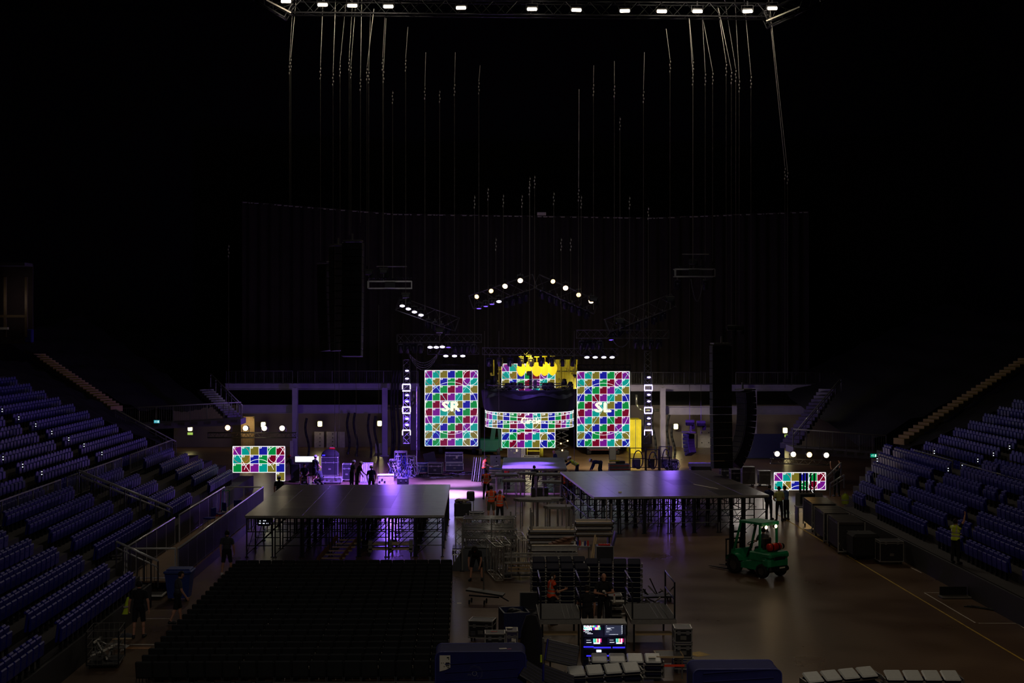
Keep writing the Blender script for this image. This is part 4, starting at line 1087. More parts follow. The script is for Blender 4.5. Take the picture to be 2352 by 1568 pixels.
riser('long grey riser with angled ends nearest the truss pile', 1224, 1147, 70.4, [(-.95, -.1), (-.6, -.45), (.3, -.5), (1.0, -.25), (.7, .5), (-.7, .5)], 1.45, -.25)
riser('grey hexagonal riser nearest the camera in the riser group', 1284, 1160, 68.2, hexa(1.45, 1.0, .7), 1.38, -.1)
riser('grey riser half hidden behind the nearest hexagonal riser', 1258, 1150, 71.5, hexa(1.6, .9, .7), 1.36)
p = gr(1240, 1140); t = T('stage_box', 'low black carpeted box on the floor among the tube-leg risers', 'box', (p.x, p.y+.5, 0))
MB().rbox((0, 0, .22), (1.0, 1.0, .42), .02).build('body', PLYD, t); MB().box((0, 0, .44), (1.0, 1.0, .02)).build('lid', mat('grey_carpet', (78, 80, 74), .9), t)

# stacks of upside-down risers with legs pointing up
def slab_stack(label, x0, x1, D, z0, n, legs, rz=0, gap=.24, grp=None):
    a, c = at(x0, 0, D), at(x1, 0, D); w = c.x-a.x
    for k in range(n):
        t = T('stacked_riser', label+', %s from the bottom' % ORD[k], 'riser', ((a.x+c.x)/2+.03*(-1)**k, a.y, z0+gap*k), rz, grp)
        MB().box((0, 0, .05), (w, 1.1, .05)).build('top', WOOD if k % 2 == 0 else RTOP, t)
        m = MB()
        for s in (-1, 1): m.box((0, s*.53, .1), (w, .04, .13)); m.box((s*(w/2-.02), 0, .1), (.04, 1.1, .13))
        m.build('edge_trim', ALU, t)
        if k == n-1:
            for x, y in legs: MB().tube((x*w, y, .1), (x*w, y, .1+random.uniform(.75, 1.05)), .026, 8).build('leg', ALU, t)
slab_stack('upturned aluminium riser in the centre pile', 1212, 1322, 62, .02, 5, ((-.45, -.4), (-.45, .4), (-.42, 0), (.3, .4), (.38, .1), (.45, -.4), (.42, .45)), grp='upturned risers in the centre pile')
slab_stack('upturned aluminium riser under the right deck corner', 1318, 1406, 64.6, .5, 3, ((.45, -.4), (.48, .4), (.36, .4)), grp='upturned risers by the right deck')
t = T('trestle', 'low trestle holding the upturned risers near the right deck', 'trestle', (at(1362, 0, 64.6).x, at(1362, 0, 64.6).y, 0))
for x in (-.7, .7): MB().box((x, 0, .25), (.06, .9, .48)).build('leg', BLKM, t)
MB().box((0, 0, .47), (1.6, .9, .04)).build('top', PLYD, t)
def beamstack(label, x0, x1, py, D, n):
    a, c = at(x0, py, D), at(x1, py, D)
    for k in range(n):
        t = T('aluminium_beam', label+', %s from the top' % ORD[k], 'beam', ((a.x+c.x)/2, a.y-.25*k, max(.06, a.z-.3*k)), 0, 'aluminium beams in the centre pile')
        MB().rbox((0, 0, 0), (c.x-a.x, .16, .2), .01).build('web', ALU, t)
        for s in (-1, 1): MB().box((0, 0, s*.1), (c.x-a.x, .24, .02)).build('flange', ALU, t)
beamstack('long bright aluminium beam before the riser pile', 1219, 1326, 1258, 58.9, 2)

# ---------------------------------------------------------------- pile of aluminium trusses
for k in range(5):
    for j in range(3):
        if k == 4 and j == 0: continue
        D = 58.6+.62*j; L0 = 1062+4*((k*7+j*3) % 3); L1 = 1178+3*((k+j) % 4)
        a, c = at(L0, 0, D), at(L1, 0, D); z = .34+.36*k
        truss('short aluminium truss in the stack, layer %d from the floor, row %d from the camera' % (k+1, j+1), (a.x, a.y, z), (c.x, c.y, z), .32, ALU, group='stacked aluminium trusses', cr=.026, name='stacked_truss', step=.34)
for i, (x, y0, D, h) in enumerate(((1062, 1185, 57.8, 2.0), (1071, 1185, 60.4, 2.0), (1129, 1175, 58.0, 2.1), (1173, 1170, 60.3, 2.1), (1178, 1180, 58.9, 2.0))):
    p = at(x, 0, D); t = T('stack_post', 'upright aluminium post holding the truss stack, %s from the left' % ORD[i], 'post', (p.x, p.y-.05, 0), 0, 'posts of the truss stack')
    MB().bar((0, 0, 0), (0, 0, h), .06).build('tube', ALUD, t); MB().box((0, 0, .02), (.2, .2, .04)).build('foot', BLKM, t)
t = T('truss_end', 'tall aluminium truss standing upright at the left end of the stack', 'truss', gr(1056, 1292).xy.to_3d())
ch, lac = truss_mesh((0, 0, 0), (0, 0, 1.9), .34, None, .026, .013, .3)
for k in ch: k.build('chord', ALU, t, True)
lac.build('lacing', ALU, t)
for i, (x, yb, D, lab) in enumerate(((1147, 1335, 55.2, 'left'), (1166, 1332, 55.6, 'middle'), (1203, 1322, 56.8, 'right'))):
    p = at(x, 0, D)
    truss('tall truss frame standing on its edge near the crouching worker, %s of three' % lab, (p.x, p.y+.05, .72), (p.x-.35+.1*i, p.y+2.4, .72), .3, ALU, h=1.3, group='standing truss frames', cr=.024, name='standing_truss', step=.42)
p, q = gr(1168, 1322), gr(1212, 1322)
t = T('scaffold_trolley', 'trolley of aluminium ladders and wooden slats beside the chair stacks', 'trolley', ((p.x+q.x)/2, p.y-.6, 0))
for z in (.62, .86, .98): MB().bar((-.55, 0, z), (.55, 0, z), .05, .07).build('ladder_rail', ALU, t)
for i in range(3): MB().box((.05, .1*i, .3+.12*i), (.9, .12, .05)).build('slat', WOOD, t)
for x in (-.5, 0, .5): MB().tube((x, .2, .1), (x, .2, 1.5-.3*abs(x)), .025, 8).build('upright', ALUD, t)
for x in (-.5, .5):
    for y in (-.2, .3): MB().tube((x-.03, y, .07), (x+.03, y, .07), .07, 12).build('wheel', RUB, t)
MB().box((0, .05, .17), (1.15, .65, .05)).build('base', BLKM, t)
# sheet and small deck the crouching worker bends over
t = T('tilted_sheet', 'black sheet propped against the truss stack behind the crouching worker', 'sheet', gr(1088, 1311).xy.to_3d())
MB().add([(-1.0, 0, 0), (1.0, 0, 0), (.55, .75, .92), (-.35, .75, .92), (-1.0, .05, 0), (1.0, .05, 0), (.55, .8, .92), (-.35, .8, .92)],
         [(0, 1, 2, 3), (7, 6, 5, 4), (0, 4, 5, 1), (1, 5, 6, 2), (2, 6, 7, 3), (3, 7, 4, 0)]).build('panel', BLK, t)
m = MB(); m.bar((-1.0, -.01, 0), (-.35, .74, .92), .03); m.bar((1.0, -.01, 0), (.55, .74, .92), .03); m.build('edge_strip', ALUD, t)
p = gr(1064, 1300); t = T('small_deck', 'small violet-lit deck on short truss at the right end of the chairs', 'riser', (p.x-.05, p.y+.5, 0))
MB().box((0, 0, .72), (.8, 1.0, .05)).build('top', mat('violet_lit_board', (90, 84, 130), .4), t)  # violet light on the top is part of the board colour
ch, lac = truss_mesh((-.4, -.46, .58), (.4, -.46, .58), .16, .2, .016, .01, .16); m = ch[0]
for c in ch: c.build('chord', ALU, t)
lac.build('lacing', ALU, t)
for x in (-.36, .36):
    for y in (-.45, .45): MB().tube((x, y, 0), (x, y, .7), .025, 8).build('leg', ALU, t)
# low cart with tilted seat frame
p = gr(1115, 1386); t = T('seat_dolly', 'low wheeled dolly with a flat dark board on the aisle floor', 'trolley', (p.x, p.y, 0), -.2)
MB().box((0, 0, .42), (1.35, .5, .06), mx=M4.Rotation(.12, 3, 'Y')).build('board', BLK, t)
MB().bar((-.6, 0, .28), (.5, 0, .24), .05).build('chassis', BLKM, t)
for x in (-.55, .0):
    for y in (-.2, .2): MB().tube((x-.02, y, .08), (x+.02, y, .08), .08, 12).build('wheel', RUB, t)
MB().tube((-.1, .2, .3), (-.12, .2, 1.5), .025, 8).build('push_pole', ALUD, t); MB().bar((.5, 0, .3), (.85, 0, .12), .04).build('tow_bar', BLKM, t)
tag(MB().box((0, 0, .004), (.16, .12, .008)).build('paper_sheet', PAPER), 'scrap of white paper on the floor beside the black chairs', 'paper').location = gr(1055, 1385)
tag(MB().box((0, 0, .004), (.1, .05, .008)).build('paper_sheet', PAPER), 'scrap of white paper by the crouching worker', 'paper').location = gr(1129, 1323)
# junk left of the truss stack
t = T('plastic_tub', 'black tub on a stand left of the truss stack', 'tub', gr(1081, 1180).xy.to_3d())
MB().rbox((0, 0, .95), (.42, .42, .5), .05).build('tub', BLK, t)
for x in (-.15, .15):
    for y in (-.15, .15): MB().tube((x, y, 0), (x, y, .72), .02, 6).build('leg', ALUD, t)
flight_case('open-topped black case behind the truss stack by the orange vests', gr(1095, 1197).xy.to_3d(), (.75, .6, .5))
t = T('cloth_heap', 'heap of pale rags left of the truss stack', 'cloth', gr(1063, 1186).xy.to_3d())
MB().rbox((0, 0, .38), (.9, .7, .74), .05).build('crate', BLK, t)
m = MB(); rn_ = random.Random(3)
for i in range(9): m.ball((rn_.uniform(-.3, .3), rn_.uniform(-.2, .2), .8+rn_.uniform(-.03, .1)), (.16, .13, .07), 8)
m.build('rags', mat('beige_rag', (170, 156, 136), .9), t, True)

# ================================================================ FRONT OF HOUSE
RCAR = mat('riser_charcoal_carpet', (66, 66, 68), .8, scale=8)
def foh(label, x0, x1, D, h=1.0, L=2.44):
    a, c = at(x0, 0, D), at(x1, 0, D); w = c.x-a.x
    t = T('control_riser', label, 'riser', (a.x+w/2, a.y, 0))
    MB().box((0, L/2, h-.03), (w, L, .06)).build('top', RCAR, t)
    m = MB()
    for y in (0, L): m.box((0, y, h-.09), (w+.02, .04, .14))
    for s in (-1, 1): m.box((s*w/2, L/2, h-.09), (.04, L, .14))
    m.build('edge_trim', ALU, t)
    for i in range(3): MB().box((w*.1+.16*i, L*.5, h+.003), (.02, L*.9, .006)).build('joint_strip', BLK, t)
    for x in (-w/2+.08, w/2-.08):
        for y in (.1, L-.1): MB().tube((x, y, 0), (x, y, h-.1), .03, 8).build('leg', BLKM, t)
    MB().box((0, .3, h*.5), (w-.2, .4, .05)).build('under_shelf', WOOD, t)
    return t, w
VRAIL = mat('violet_sheen_rail', (100, 96, 140), .3, .4)  # violet stage light on the rails put into their colour
for nm, x0, x1 in (('left', 1240, 1336), ('right', 1451, 1553)):
    t, w = foh('carpeted control riser with guard rails, %s of the monitor rack' % nm, x0, x1, 43.3)
    o = t.location
    for s, sn in ((-1, 'left'), (1, 'right')):
        r = T('guard_rail', 'tall dark guard rail on the %s side of the %s control riser' % (sn, nm), 'railing', (o.x+s*(w/2-.03), o.y+.1, 1.0), 0, 'guard rails on the control risers')
        for z in (1.08, .56): MB().tube((0, 0, z), (0, 2.2, z), .024, 8).build('handrail', VRAIL, r, True)
        for y in (0, 2.2): MB().bar((0, y, 0), (0, y, 1.1), .05).build('post', BLKM, r)
# monitor rack
MSC = [mat('monitor_black', (4, 4, 10), emit=.5), mat('monitor_white', (235, 240, 255), emit=1.4), mat('monitor_green', (60, 190, 140), emit=1.1), mat('monitor_pink', (230, 40, 120), emit=1.1),
       mat('monitor_yellow', (240, 235, 170), emit=1.1), mat('monitor_cyan', (110, 225, 225), emit=1.1), mat('monitor_grey', (44, 48, 66), emit=1), mat('monitor_blue', (50, 40, 235), emit=1.4)]
p = at(1386, 0, 41.4); t = T('monitor_rack', 'open flight-case rack of glowing monitors in the centre foreground', 'rack', (p.x, p.y, 0))
MB().box((0, .35, .68), (1.26, .05, 1.2)).build('back', BLK, t)
for s in (-1, 1): MB().box((s*.62, 0, .68), (.03, .7, 1.2)).build('side', CASEB, t)
MB().box((0, 0, 1.3), (1.3, .74, .05)).build('top', ALUD, t); MB().box((0, 0, .1), (1.26, .7, .05)).build('bottom', CASEB, t)
for s in (-1, 1):
    for y in (-.28, .28): MB().tube((s*.5-.02, y, .05), (s*.5+.02, y, .05), .05, 12).build('castor', RUB, t)
def monitor(x, z, w, h, kind):
    f = MB().box((x, .0, z), (w+.03, .05, h+.03)).build('monitor', BLK, t)
    m = MB(); y = -.03
    def r(x0, z0, x1, z1, mi, yy=-.034): m.quad((x+w*(x0-.5), yy, z+h*(z0-.5)), (x+w*(x1-.5), yy, z+h*(z0-.5)), (x+w*(x1-.5), yy, z+h*(z1-.5)), (x+w*(x0-.5), yy, z+h*(z1-.5)), mi)
    r(0, 0, 1, 1, 0, -.03)
    rn = random.Random(5)
    if kind == 0:
        for i in range(12):
            for j in range(9):
                r(.02+i*.036, .5+j*.052, .02+(i+1)*.036, .5+(j+1)*.052, rn.choice([1, 1, 1, 2, 3, 1, 5]))
        for j in range(2):
            for i in range(7): r(.47+i*.055+.04*j, .75-j*.2, .47+(i+1)*.055+.04*j, .95-j*.2, [4, 5, 2, 7, 3, 1, 4][(i+3*j) % 7])
        for j in range(3): r(.02+.1*j, .4-j*.09, .3+.1*j, .43-j*.09, 1)
    elif kind == 1:
        r(.05, .12, .92, .94, 6)
        for j in range(12): r(.86, .2+j*.06, .9+.03*(j % 2), .23+j*.06, 1)
        for j in range(4): r(.1, .85-j*.16, .14+.12*((j*3) % 4), .87-j*.16, 1)
        r(.24, .15, .7, .18, 1); r(.14, .62, .32, .68, 1); r(.5, .8, .58, .86, 6, -.036)
    else:
        for i in range(6): r(.5+i*.08, .35, .5+(i+1)*.08, .95, [5, 2, 4, 3, 1, 3][i])
        r(.52, .1, .9, .32, 1); r(.1, .3, .4, .38, 1); r(.1, .7, .35, .74, 1)
    m.build('screen', MSC, f)
monitor(-.31, 1.06, .58, .36, 0); monitor(.31, 1.06, .58, .36, 1); monitor(-.3, .74, .5, .18, 2); monitor(.36, .74, .46, .18, 2)
for (x, z, w) in ((-.45, .62, .3), (-.05, .6, .5), (.45, .6, .4), (-.4, .36, .22), (.1, .36, .16)): MB().box((x, -.2, z), (w, .02, .035)).build('blue_glow_strip', MSC[7], t)
MB().box((0, -.05, .56), (1.2, .4, .02)).build('shelf', BLK, t); MB().box((-.15, -.2, .5), (.14, .1, .05)).build('white_device', MSC[1], t)
light('rack_glow', 'POINT', (p.x, p.y-.5, .8), 2.5, (.35, .3, 1), size=.3)

# ---------------------------------------------------------------- stacks of folded four-seat units
PADG = mat('grey_seat_vinyl', (190, 192, 190), .36, scale=14, var=.05)
NAVY = mat('navy_seat_plastic', (17, 19, 46), .85, spec=.2)
def seat_unit(label, loc, rz, top, group, tilt=0.):
    t = T('folded_seat_unit', label, 'seat unit', loc, rz, group)
    if tilt: t.rotation_euler = (0, tilt, rz)
    for i in range(4):
        x = (i-1.5)*.5
        s = MB().rbox((x, 0, .13), (.45, .56, .07), .034, mx=M4.Rotation(.24, 3, 'X')).build('seat_pad', top, t)
        MB().rbox((x, -.05, .035), (.44, .4, .07), .02).build('seat_shell', NAVY, t)
    m = MB(); m.bar((-1.02, .2, .0), (1.02, .2, .0), .05); m.bar((-1.02, -.2, .0), (1.02, -.2, .0), .05)
    m.build('cross_rail', ALU, t)
    for s in (-1, 1): MB().box((s*1.03, 0, .04), (.04, .5, .12)).build('end_bracket', ALUD, t)
    return freeze(t)
su = seat_unit('x', (0, 0, 0), 0, PADG, 'g'); sn = seat_unit('x', (0, 0, 0), 0, NAVY, 'g'); used2 = set()
def seat_stack(px, py, D, n, rz, desc, pads=PADG, pitch=.17, tilt=.0, skew=0, z0=.12):
    p = at(px, py, D)
    for k in range(n):
        src = su if (pads is PADG and k == n-1) else sn
        lab = 'folded four-seat unit %s, %s' % (desc, 'topmost' if k == n-1 else '%s from the floor' % ORD[k])
        loc = (p.x+skew*k, p.y, z0+pitch*k)
        if src.name in used2: o = dup(src, loc, rz, lab, 'folded seat units '+desc)
        else: used2.add(src.name); o = src; o.location = loc; o['label'] = lab; o['group'] = 'folded seat units '+desc
        o.rotation_euler = (0, tilt if k == n-1 else 0, rz)
    t = T('stack_trolley', 'low trolley under the folded seats '+desc, 'trolley', (p.x, p.y, 0), rz)
    MB().box((0, 0, z0-.045), (1.9, .5, .04)).build('base', BLKM, t)
    for x in (-.8, .8):
        for y in (-.2, .2): MB().tube((x-.02, y, .035), (x+.02, y, .035), .035, 10).build('castor', RUB, t)
seat_stack(1387, 1512, 38.6, 3, .06, 'in the front centre stack', tilt=-.05)
seat_stack(1438, 1487, 39.9, 3, -.04, 'in the stack before the monitor rack')
seat_stack(1930, 1545, 38.0, 3, .12, 'in the left of the two right-hand stacks', tilt=-.06)
seat_stack(2118, 1545, 37.9, 3, -.05, 'in the right of the two right-hand stacks')
seat_stack(1286, 1285, 50.2, 8, .0, 'in the dark stack behind the left control riser', NAVY)
seat_stack(1284, 1278, 52.4, 7, .03, 'in the small dark stack farthest back', NAVY, pitch=.18)
seat_stack(1408, 1288, 50.8, 8, -.08, 'in the dark stack behind the balding person', NAVY, pitch=.18)
def ridged(label, loc, rot, group='ridged seat backs'):
    t = T('ridged_seat_panel', label, 'seat back', loc, 0, group); t.rotation_euler = rot
    MB().rbox((0, 0, 0), (.9, .06, .62), .02).build('shell', mat('dark_ridged_plastic', (70, 70, 76), .45), t)
    for i in range(5): MB().box((0, -.035, -.22+.11*i), (.86, .02, .02)).build('rib', mat('violet_ridge', (92, 90, 110), .4), t)
    MB().box((-.47, 0, 0), (.03, .08, .6)).build('side_strip', BLUE, t); return t
ridged('ridged dark seat back leaning left of the monitor rack', at(1292, 1500, 39.2), (-.5, .25, .1))
ridged('ridged dark seat back lying lower, before the leaning one', at(1284, 1558, 37.4), (-1.0, .4, .2))
ridged('ridged grey seat back lying at the bottom edge beside the blue cart', at(1236, 1554, 37.2), (-1.1, .5, -.2))
t = T('trolley_frame', 'upright grey frame of the seat trolley left of the front stack', 'frame', gr(1252, 1568).xy.to_3d()+V((0, -.3, 0)))
for x in (-.05, .14): MB().bar((x, .3, 0), (x, .3, 1.25), .05).build('upright', ALUD, t)
MB().bar((-.05, .3, .1), (1.0, .3, .1), .05).build('foot', ALUD, t)
tag(MB().box((0, 0, .0), (.2, .14, .01)).build('paper_sheet', PAPER), 'white paper slip lying on the rightmost pad before the monitor rack', 'paper').location = at(1498, 1484, 39.8).xy.to_3d()+V((0, 0, .64))
tag(MB().box((0, 0, .0), (.05, .02, .2)).build('yellow_tag', YELLOW), 'yellow tag on the trolley frame by the ridged seat backs', 'tag').location = at(1243, 1512, 38.5)

# ---------------------------------------------------------------- blue cloth carts with a ring logo
BCL = mat('blue_cart_cloth', (30, 32, 104), .85, scale=3, bump=.3); LOGO = mat('grey_print', (120, 122, 150), .7)
def cart(label, x0, x1, ytop, D, logo_x, note=None):
    a, c = at(x0, ytop, D), at(x1, ytop, D); w = c.x-a.x; h = a.z
    t = T('cloth_cart', label, 'cart', (a.x+w/2, a.y+.5, 0))
    m = MB(); n = 8; r = .16; pr = [(-w/2, .15)]
    pr += [(-w/2+r-r*cos(i*pi/2/n), h-r+r*sin(i*pi/2/n)) for i in range(n+1)]+[(w/2-r+r*sin(i*pi/2/n), h-r+r*cos(i*pi/2/n)) for i in range(n+1)]+[(w/2, .15)]
    m.prism(pr[::-1], -.5, .5, ax='y'); m.build('cover', BCL, t)
    for y in (-.505, .505): m = MB(); m.path([(x, y, z) for x, z in pr], .018, 6); m.build('piping', mat('blue_piping', (60, 64, 140), .5), t)
    for k in range(4): MB().tube((-w/2+.25, -.51-.004*k, .4+.22*k), (w/2-.2, -.5, .5+.22*k), .02, 6).build('cloth_fold', BCL, t)
    for s in (-1, 1):
        for y in (-.4, .4): MB().tube((s*(w/2-.2)-.03, y, .08), (s*(w/2-.2)+.03, y, .08), .08, 12).build('castor', RUB, t)
    lx = at(logo_x, ytop, D).x-(a.x+w/2); lz = h-.56
    m = MB(); y = -.522
    def rg(r0, r1, cx, cz, a0=0, a1=2*pi, n=28):
        for i in range(n):
            p0, p1 = a0+(a1-a0)*i/n, a0+(a1-a0)*(i+1)/n
            m.quad((cx+r0*cos(p0), y, cz+r0*sin(p0)), (cx+r0*cos(p1), y, cz+r0*sin(p1)), (cx+r1*cos(p1), y, cz+r1*sin(p1)), (cx+r1*cos(p0), y, cz+r1*sin(p0)))
    rg(.048, .066, lx, lz); m.text('2', (lx+.085, y, lz-.09), .06); m.text('the', (lx-.135, y, lz-.05), .07)
    rg(.19, .194, lx, lz+.01, -1.2, 2.2); rg(.21, .213, lx, lz+.01, -.6, 1.0); rg(.17, .173, lx, lz, .6, 2.6)
    m.build('printed_logo', LOGO, t)
    if note:
        nx = at(note, ytop, D).x-(a.x+w/2)
        p = MB(); p.add([(nx-.14, -.53, h-.08), (nx+.14, -.53, h-.08), (nx+.14, -.535, h-.4), (nx+.02, -.53, h-.46), (nx-.14, -.535, h-.5)], [(4, 3, 2, 1, 0)])
        p = p.build('paper_notice', PAPER, t)
        k = MB()
        for i, (xx, zz, ww, hh) in enumerate(((.08, .14, .06, .03), (.1, .18, .02, .03), (.07, .28, .1, .03), (-.04, .28, .02, .02), (-.09, .28, .02, .02), (.07, .35, .1, .03), (.09, .4, .06, .02), (-.02, .37, .02, .02))):
            k.box((nx+xx, -.538, h-zz), (ww, .004, hh))
        k.build('print', BLK, p)
    return t
cart('large dark-blue cloth cart with ring logo and paper notice, bottom centre', 1000, 1208, 1497, 37.2, 1090, 1022)
cart('dark-blue cloth cart at the bottom edge right of the stacked cases', 1592, 1796, 1537, 36.2, 1690)
t = T('notebook', 'open dark clipboard with papers resting on the large blue cart', 'clipboard', at(1160, 1494, 37.5)+V((0, .1, .02)), .2)
MB().box((0, 0, 0), (.5, .35, .02)).build('board', BLK, t); MB().box((-.05, .02, .015), (.2, .12, .006)).build('paper', PAPER, t); MB().box((.1, -.06, .015), (.12, .05, .006)).build('pink_slip', mat('pink_paper', (190, 60, 110), .7), t)

# ---------------------------------------------------------------- flight cases of the foreground
c = flight_case('black flight case with violet-lit lid beside the aisle of the chairs', gr(1108, 1474).xy.to_3d()+V((0, .3, 0)), (.78, .62, .66), -.2)
m = MB(); m.text('Umo', (.05, -.34, .24), .13); m.build('stencil', mat('grey_stencil', (90, 90, 94), .7), c)
m = MB()
for i in range(4): m.box((-.24, -.34, .22+.035*i), (.16, .004, .02))
m.build('stencil_bars', MATS['grey_stencil'], c)
flight_case('square black flight case with red label on lid, behind the blue cart', gr(1137, 1500).xy.to_3d()+V((0, .25, 0)), (.62, .55, .6), 0)
flight_case('narrow upright flight case with stickered lid, behind the blue cart', gr(1176, 1500).xy.to_3d()+V((0, .25, 0)), (.36, .6, .68), 0, CASEP, sticker=PAPER)
tag(MB().tube((0, 0, 0), (0, 0, .01), .1, 20).build('round_sticker', PAPER), 'round cream sticker on the narrow upright flight case', 'sticker').location = gr(1171, 1500).xy.to_3d()+V((0, .35, .7))
tag(MB().box((0, 0, 0), (.2, .05, .01)).build('red_label', RED), 'red and white label on the square black flight case', 'label').location = gr(1135, 1500).xy.to_3d()+V((0, .25, .61))
flight_case('small violet-topped black case behind the dark blue crate', gr(1172, 1440).xy.to_3d(), (.5, .5, .62), 0)
t = T('storage_crate', 'big open dark-blue crate full of black kit, left of the control risers', 'crate', gr(1182, 1470).xy.to_3d()+V((0, .6, 0)), .15)
CR = mat('navy_crate_plastic', (30, 36, 80), .5)
for x, y, w_, d_ in ((-.4, 0, .05, 1.0), (.4, 0, .05, 1.0), (0, -.5, .85, .05), (0, .5, .85, .05)): MB().box((x, y, .45), (w_, d_, .8)).build('side', CR, t)
MB().box((0, 0, .08), (.8, 1.0, .06)).build('base', CR, t)
m = MB(); rn_ = random.Random(9)
for i in range(7): m.ball((rn_.uniform(-.2, .2), rn_.uniform(-.3, .3), .62+rn_.uniform(0, .18)), (.2, .2, .14), 8)
m.build('contents', BLK, t, True)
t = T('open_case', 'open-lidded black case leaning by the left control riser', 'flight case', gr(1216, 1462).xy.to_3d()+V((0, .5, 0)))
MB().rbox((0, 0, .4), (.55, .7, .6), .02).build('body', CASEB, t); MB().box((.0, .36, .98), (.55, .06, .55)).build('lid', CASEB, t)
m = MB(); m.bar((-.28, .32, .7), (-.28, .32, 1.26), .025); m.bar((-.28, .32, 1.26), (.28, .32, 1.26), .025); m.build('lid_trim', ALU, t)
for s in (-1, 1): MB().tube((s*.2-.02, 0, .05), (s*.2+.02, 0, .05), .05, 10).build('castor', RUB, t)
t = T('black_drape', 'tall black cloth-covered stack between blue cart and control riser', 'cover', gr(1222, 1555).xy.to_3d()+V((0, .6, 0)))
m = MB(); m.lathe((0, 0, 0), [(.42, 0), (.36, .6), (.3, 1.2), (.16, 1.62), (.001, 1.66)], 9); m.build('cloth', DRAPE, t, True)
for k, (lb, w_, h_, z) in enumerate((('blue bottom case of the stack of three', .56, .42, 0), ('middle black case of the stack of three', .5, .4, .44), ('top black case of the stack of three', .5, .42, .86))):
    flight_case(lb+', right of the control risers', gr(1572, 1548).xy.to_3d()+V((0, .4, z)), (w_, .62, h_), -.05, CASEU if k == 0 else CASEB, group='stack of three cases', castors=(k == 0))
t = T('work_table', 'low table with a dark top and orange strap beside the case stack', 'table', gr(1540, 1560).xy.to_3d()+V((0, .4, 0)))
MB().box((0, 0, .62), (.72, .7, .04)).build('top', PLYD, t); m = MB()
for s in (-1, 1): m.box((s*.37, 0, .62), (.03, .74, .05)); m.box((0, s*.36, .62), (.76, .03, .05))
m.build('edge', WOOD, t)
for x in (-.34, .34):
    for y in (-.32, .32): MB().tube((x, y, 0), (x, y, .6), .025, 8).build('leg', ALUD, t)
MB().box((0, -.36, .38), (.8, .02, .06)).build('strap', OCAP, t)
# kit between the control risers and the riser pile
def junk(label, px, py, w, h, rz=0, seedv=1, name='hardware_cart', matl=ALUD):
    t = T(name, label, 'cart', gr(px, py).xy.to_3d(), rz); rn = random.Random(seedv)
    MB().box((0, 0, .2), (w, .7, .06)).build('base', BLKM, t)
    for i in range(10):
        x = rn.uniform(-w/2.2, w/2.2); y = rn.uniform(-.25, .25); z = rn.uniform(.3, h)
        MB().bar((x, y, .28), (x+rn.uniform(-.3, .3), y+rn.uniform(-.2, .2), z), .04).build('fitting', rn.choice([matl, BLKM, ALU]), t)
    for sx in (-1, 1):
        for y in (-.25, .25): MB().tube((sx*w*.4-.02, y, .08), (sx*w*.4+.02, y, .08), .08, 10).build('wheel', RUB, t)
    return t
junk('wheeled cart of loose stage fittings right of the dark seat stacks', 1504, 1380, 1.3, .85, .1, 4)
junk('cart of clamps with violet sheen on the right control riser end', 1492, 1402, .8, .6, 0, 8)
t = T('tool_case', 'open flight case of tools with its lid standing up, by the riser pile', 'flight case', gr(1388, 1292).xy.to_3d())
MB().rbox((0, 0, .42), (.7, .6, .62), .02).build('body', CASEB, t); MB().box((.42, .1, 1.0), (.08, .6, .62), mx=M4.Rotation(.25, 3, 'Y')).build('lid', CASEP, t)
m = MB()
for x in (-.36, .36):
    for y in (-.3, .3): m.box((x, y, .42), (.03, .03, .64))
for z in (.1, .73):
    for s in (-1, 1): m.box((0, s*.3, z), (.74, .03, .03))
m.build('edge_trim', ALU, t); m = MB()
for i in range(5): m.ball((-.2+.1*i, 0, .75), .06, 8)
m.build('tools', RED, t)
t = T('tool_table', 'metal table crowded with cans and bottles by the riser pile', 'table', gr(1335, 1292).xy.to_3d()+V((0, 0, 0)))
MB().box((0, 0, .7), (.7, .5, .04)).build('top', ALUD, t)
for x in (-.32, .32):
    for y in (-.22, .22): MB().tube((x, y, 0), (x, y, .7), .02, 6).build('leg', ALUD, t)
for i in range(6): tag(MB().tube((0, 0, 0), (0, 0, .16+.03*(i % 3)), .04, 10, r2=.03).build('spray_can', [PAPER, BLUED, RED][i % 3]), 'small can on the crowded metal table, %s from the left' % ORD[i], 'can', 'cans on the metal table').location = gr(1335, 1292).xy.to_3d()+V((-.27+.11*i, .05*(-1)**i, .72))
t = T('timber_offcuts', 'brown timber offcuts piled on the centre riser pile', 'timber', at(1295, 1248, 60)+V((0, 0, 0)))
for i in range(5): MB().box((.1*i-.2, .02*i, .06*i), (.9-.12*i, .3, .05), rz=.2*i).build('board', mat('brown_board', (112, 76, 54), .7), t)
t = T('plank', 'pale wooden plank leaning on the open tool case', 'plank', gr(1358, 1284).xy.to_3d()); MB().bar((0, 0, 0), (.2, .3, 1.0), .08, .03).build('board', WOOD, t); MB().bar((.08, 0, 0), (.26, .3, .9), .05, .03).build('batten', WOOD, t)
flight_case('dark open road case between the beam stack and tool table', gr(1296, 1292).xy.to_3d(), (.7, .55, .6), 0)
flight_case('black equipment case beneath the balding person\'s elbow', gr(1408, 1440).xy.to_3d()+V((0, .2, 0)), (.6, .5, 1.05), 0)
t = T('water_bottle', 'clear bottle on the ledge right of the balding person', 'bottle', at(1411, 1376, 45.5)); MB().tube((0, 0, -.1), (0, 0, .12), .035, 10).build('body', PAPER, t); MB().tube((0, 0, .12), (0, 0, .16), .02, 10).build('cap', RED, t)
t = T('ledge_shelf', 'grey shelf unit between the control risers', 'shelf', gr(1420, 1452).xy.to_3d()+V((0.05, .35, 0)))
for z in (.5, .72, .93): MB().box((0, 0, z), (.5, .35, .05)).build('shelf', ALUD, t)
for s in (-1, 1): MB().box((s*.25, 0, .48), (.03, .35, .95)).build('side', BLKM, t)

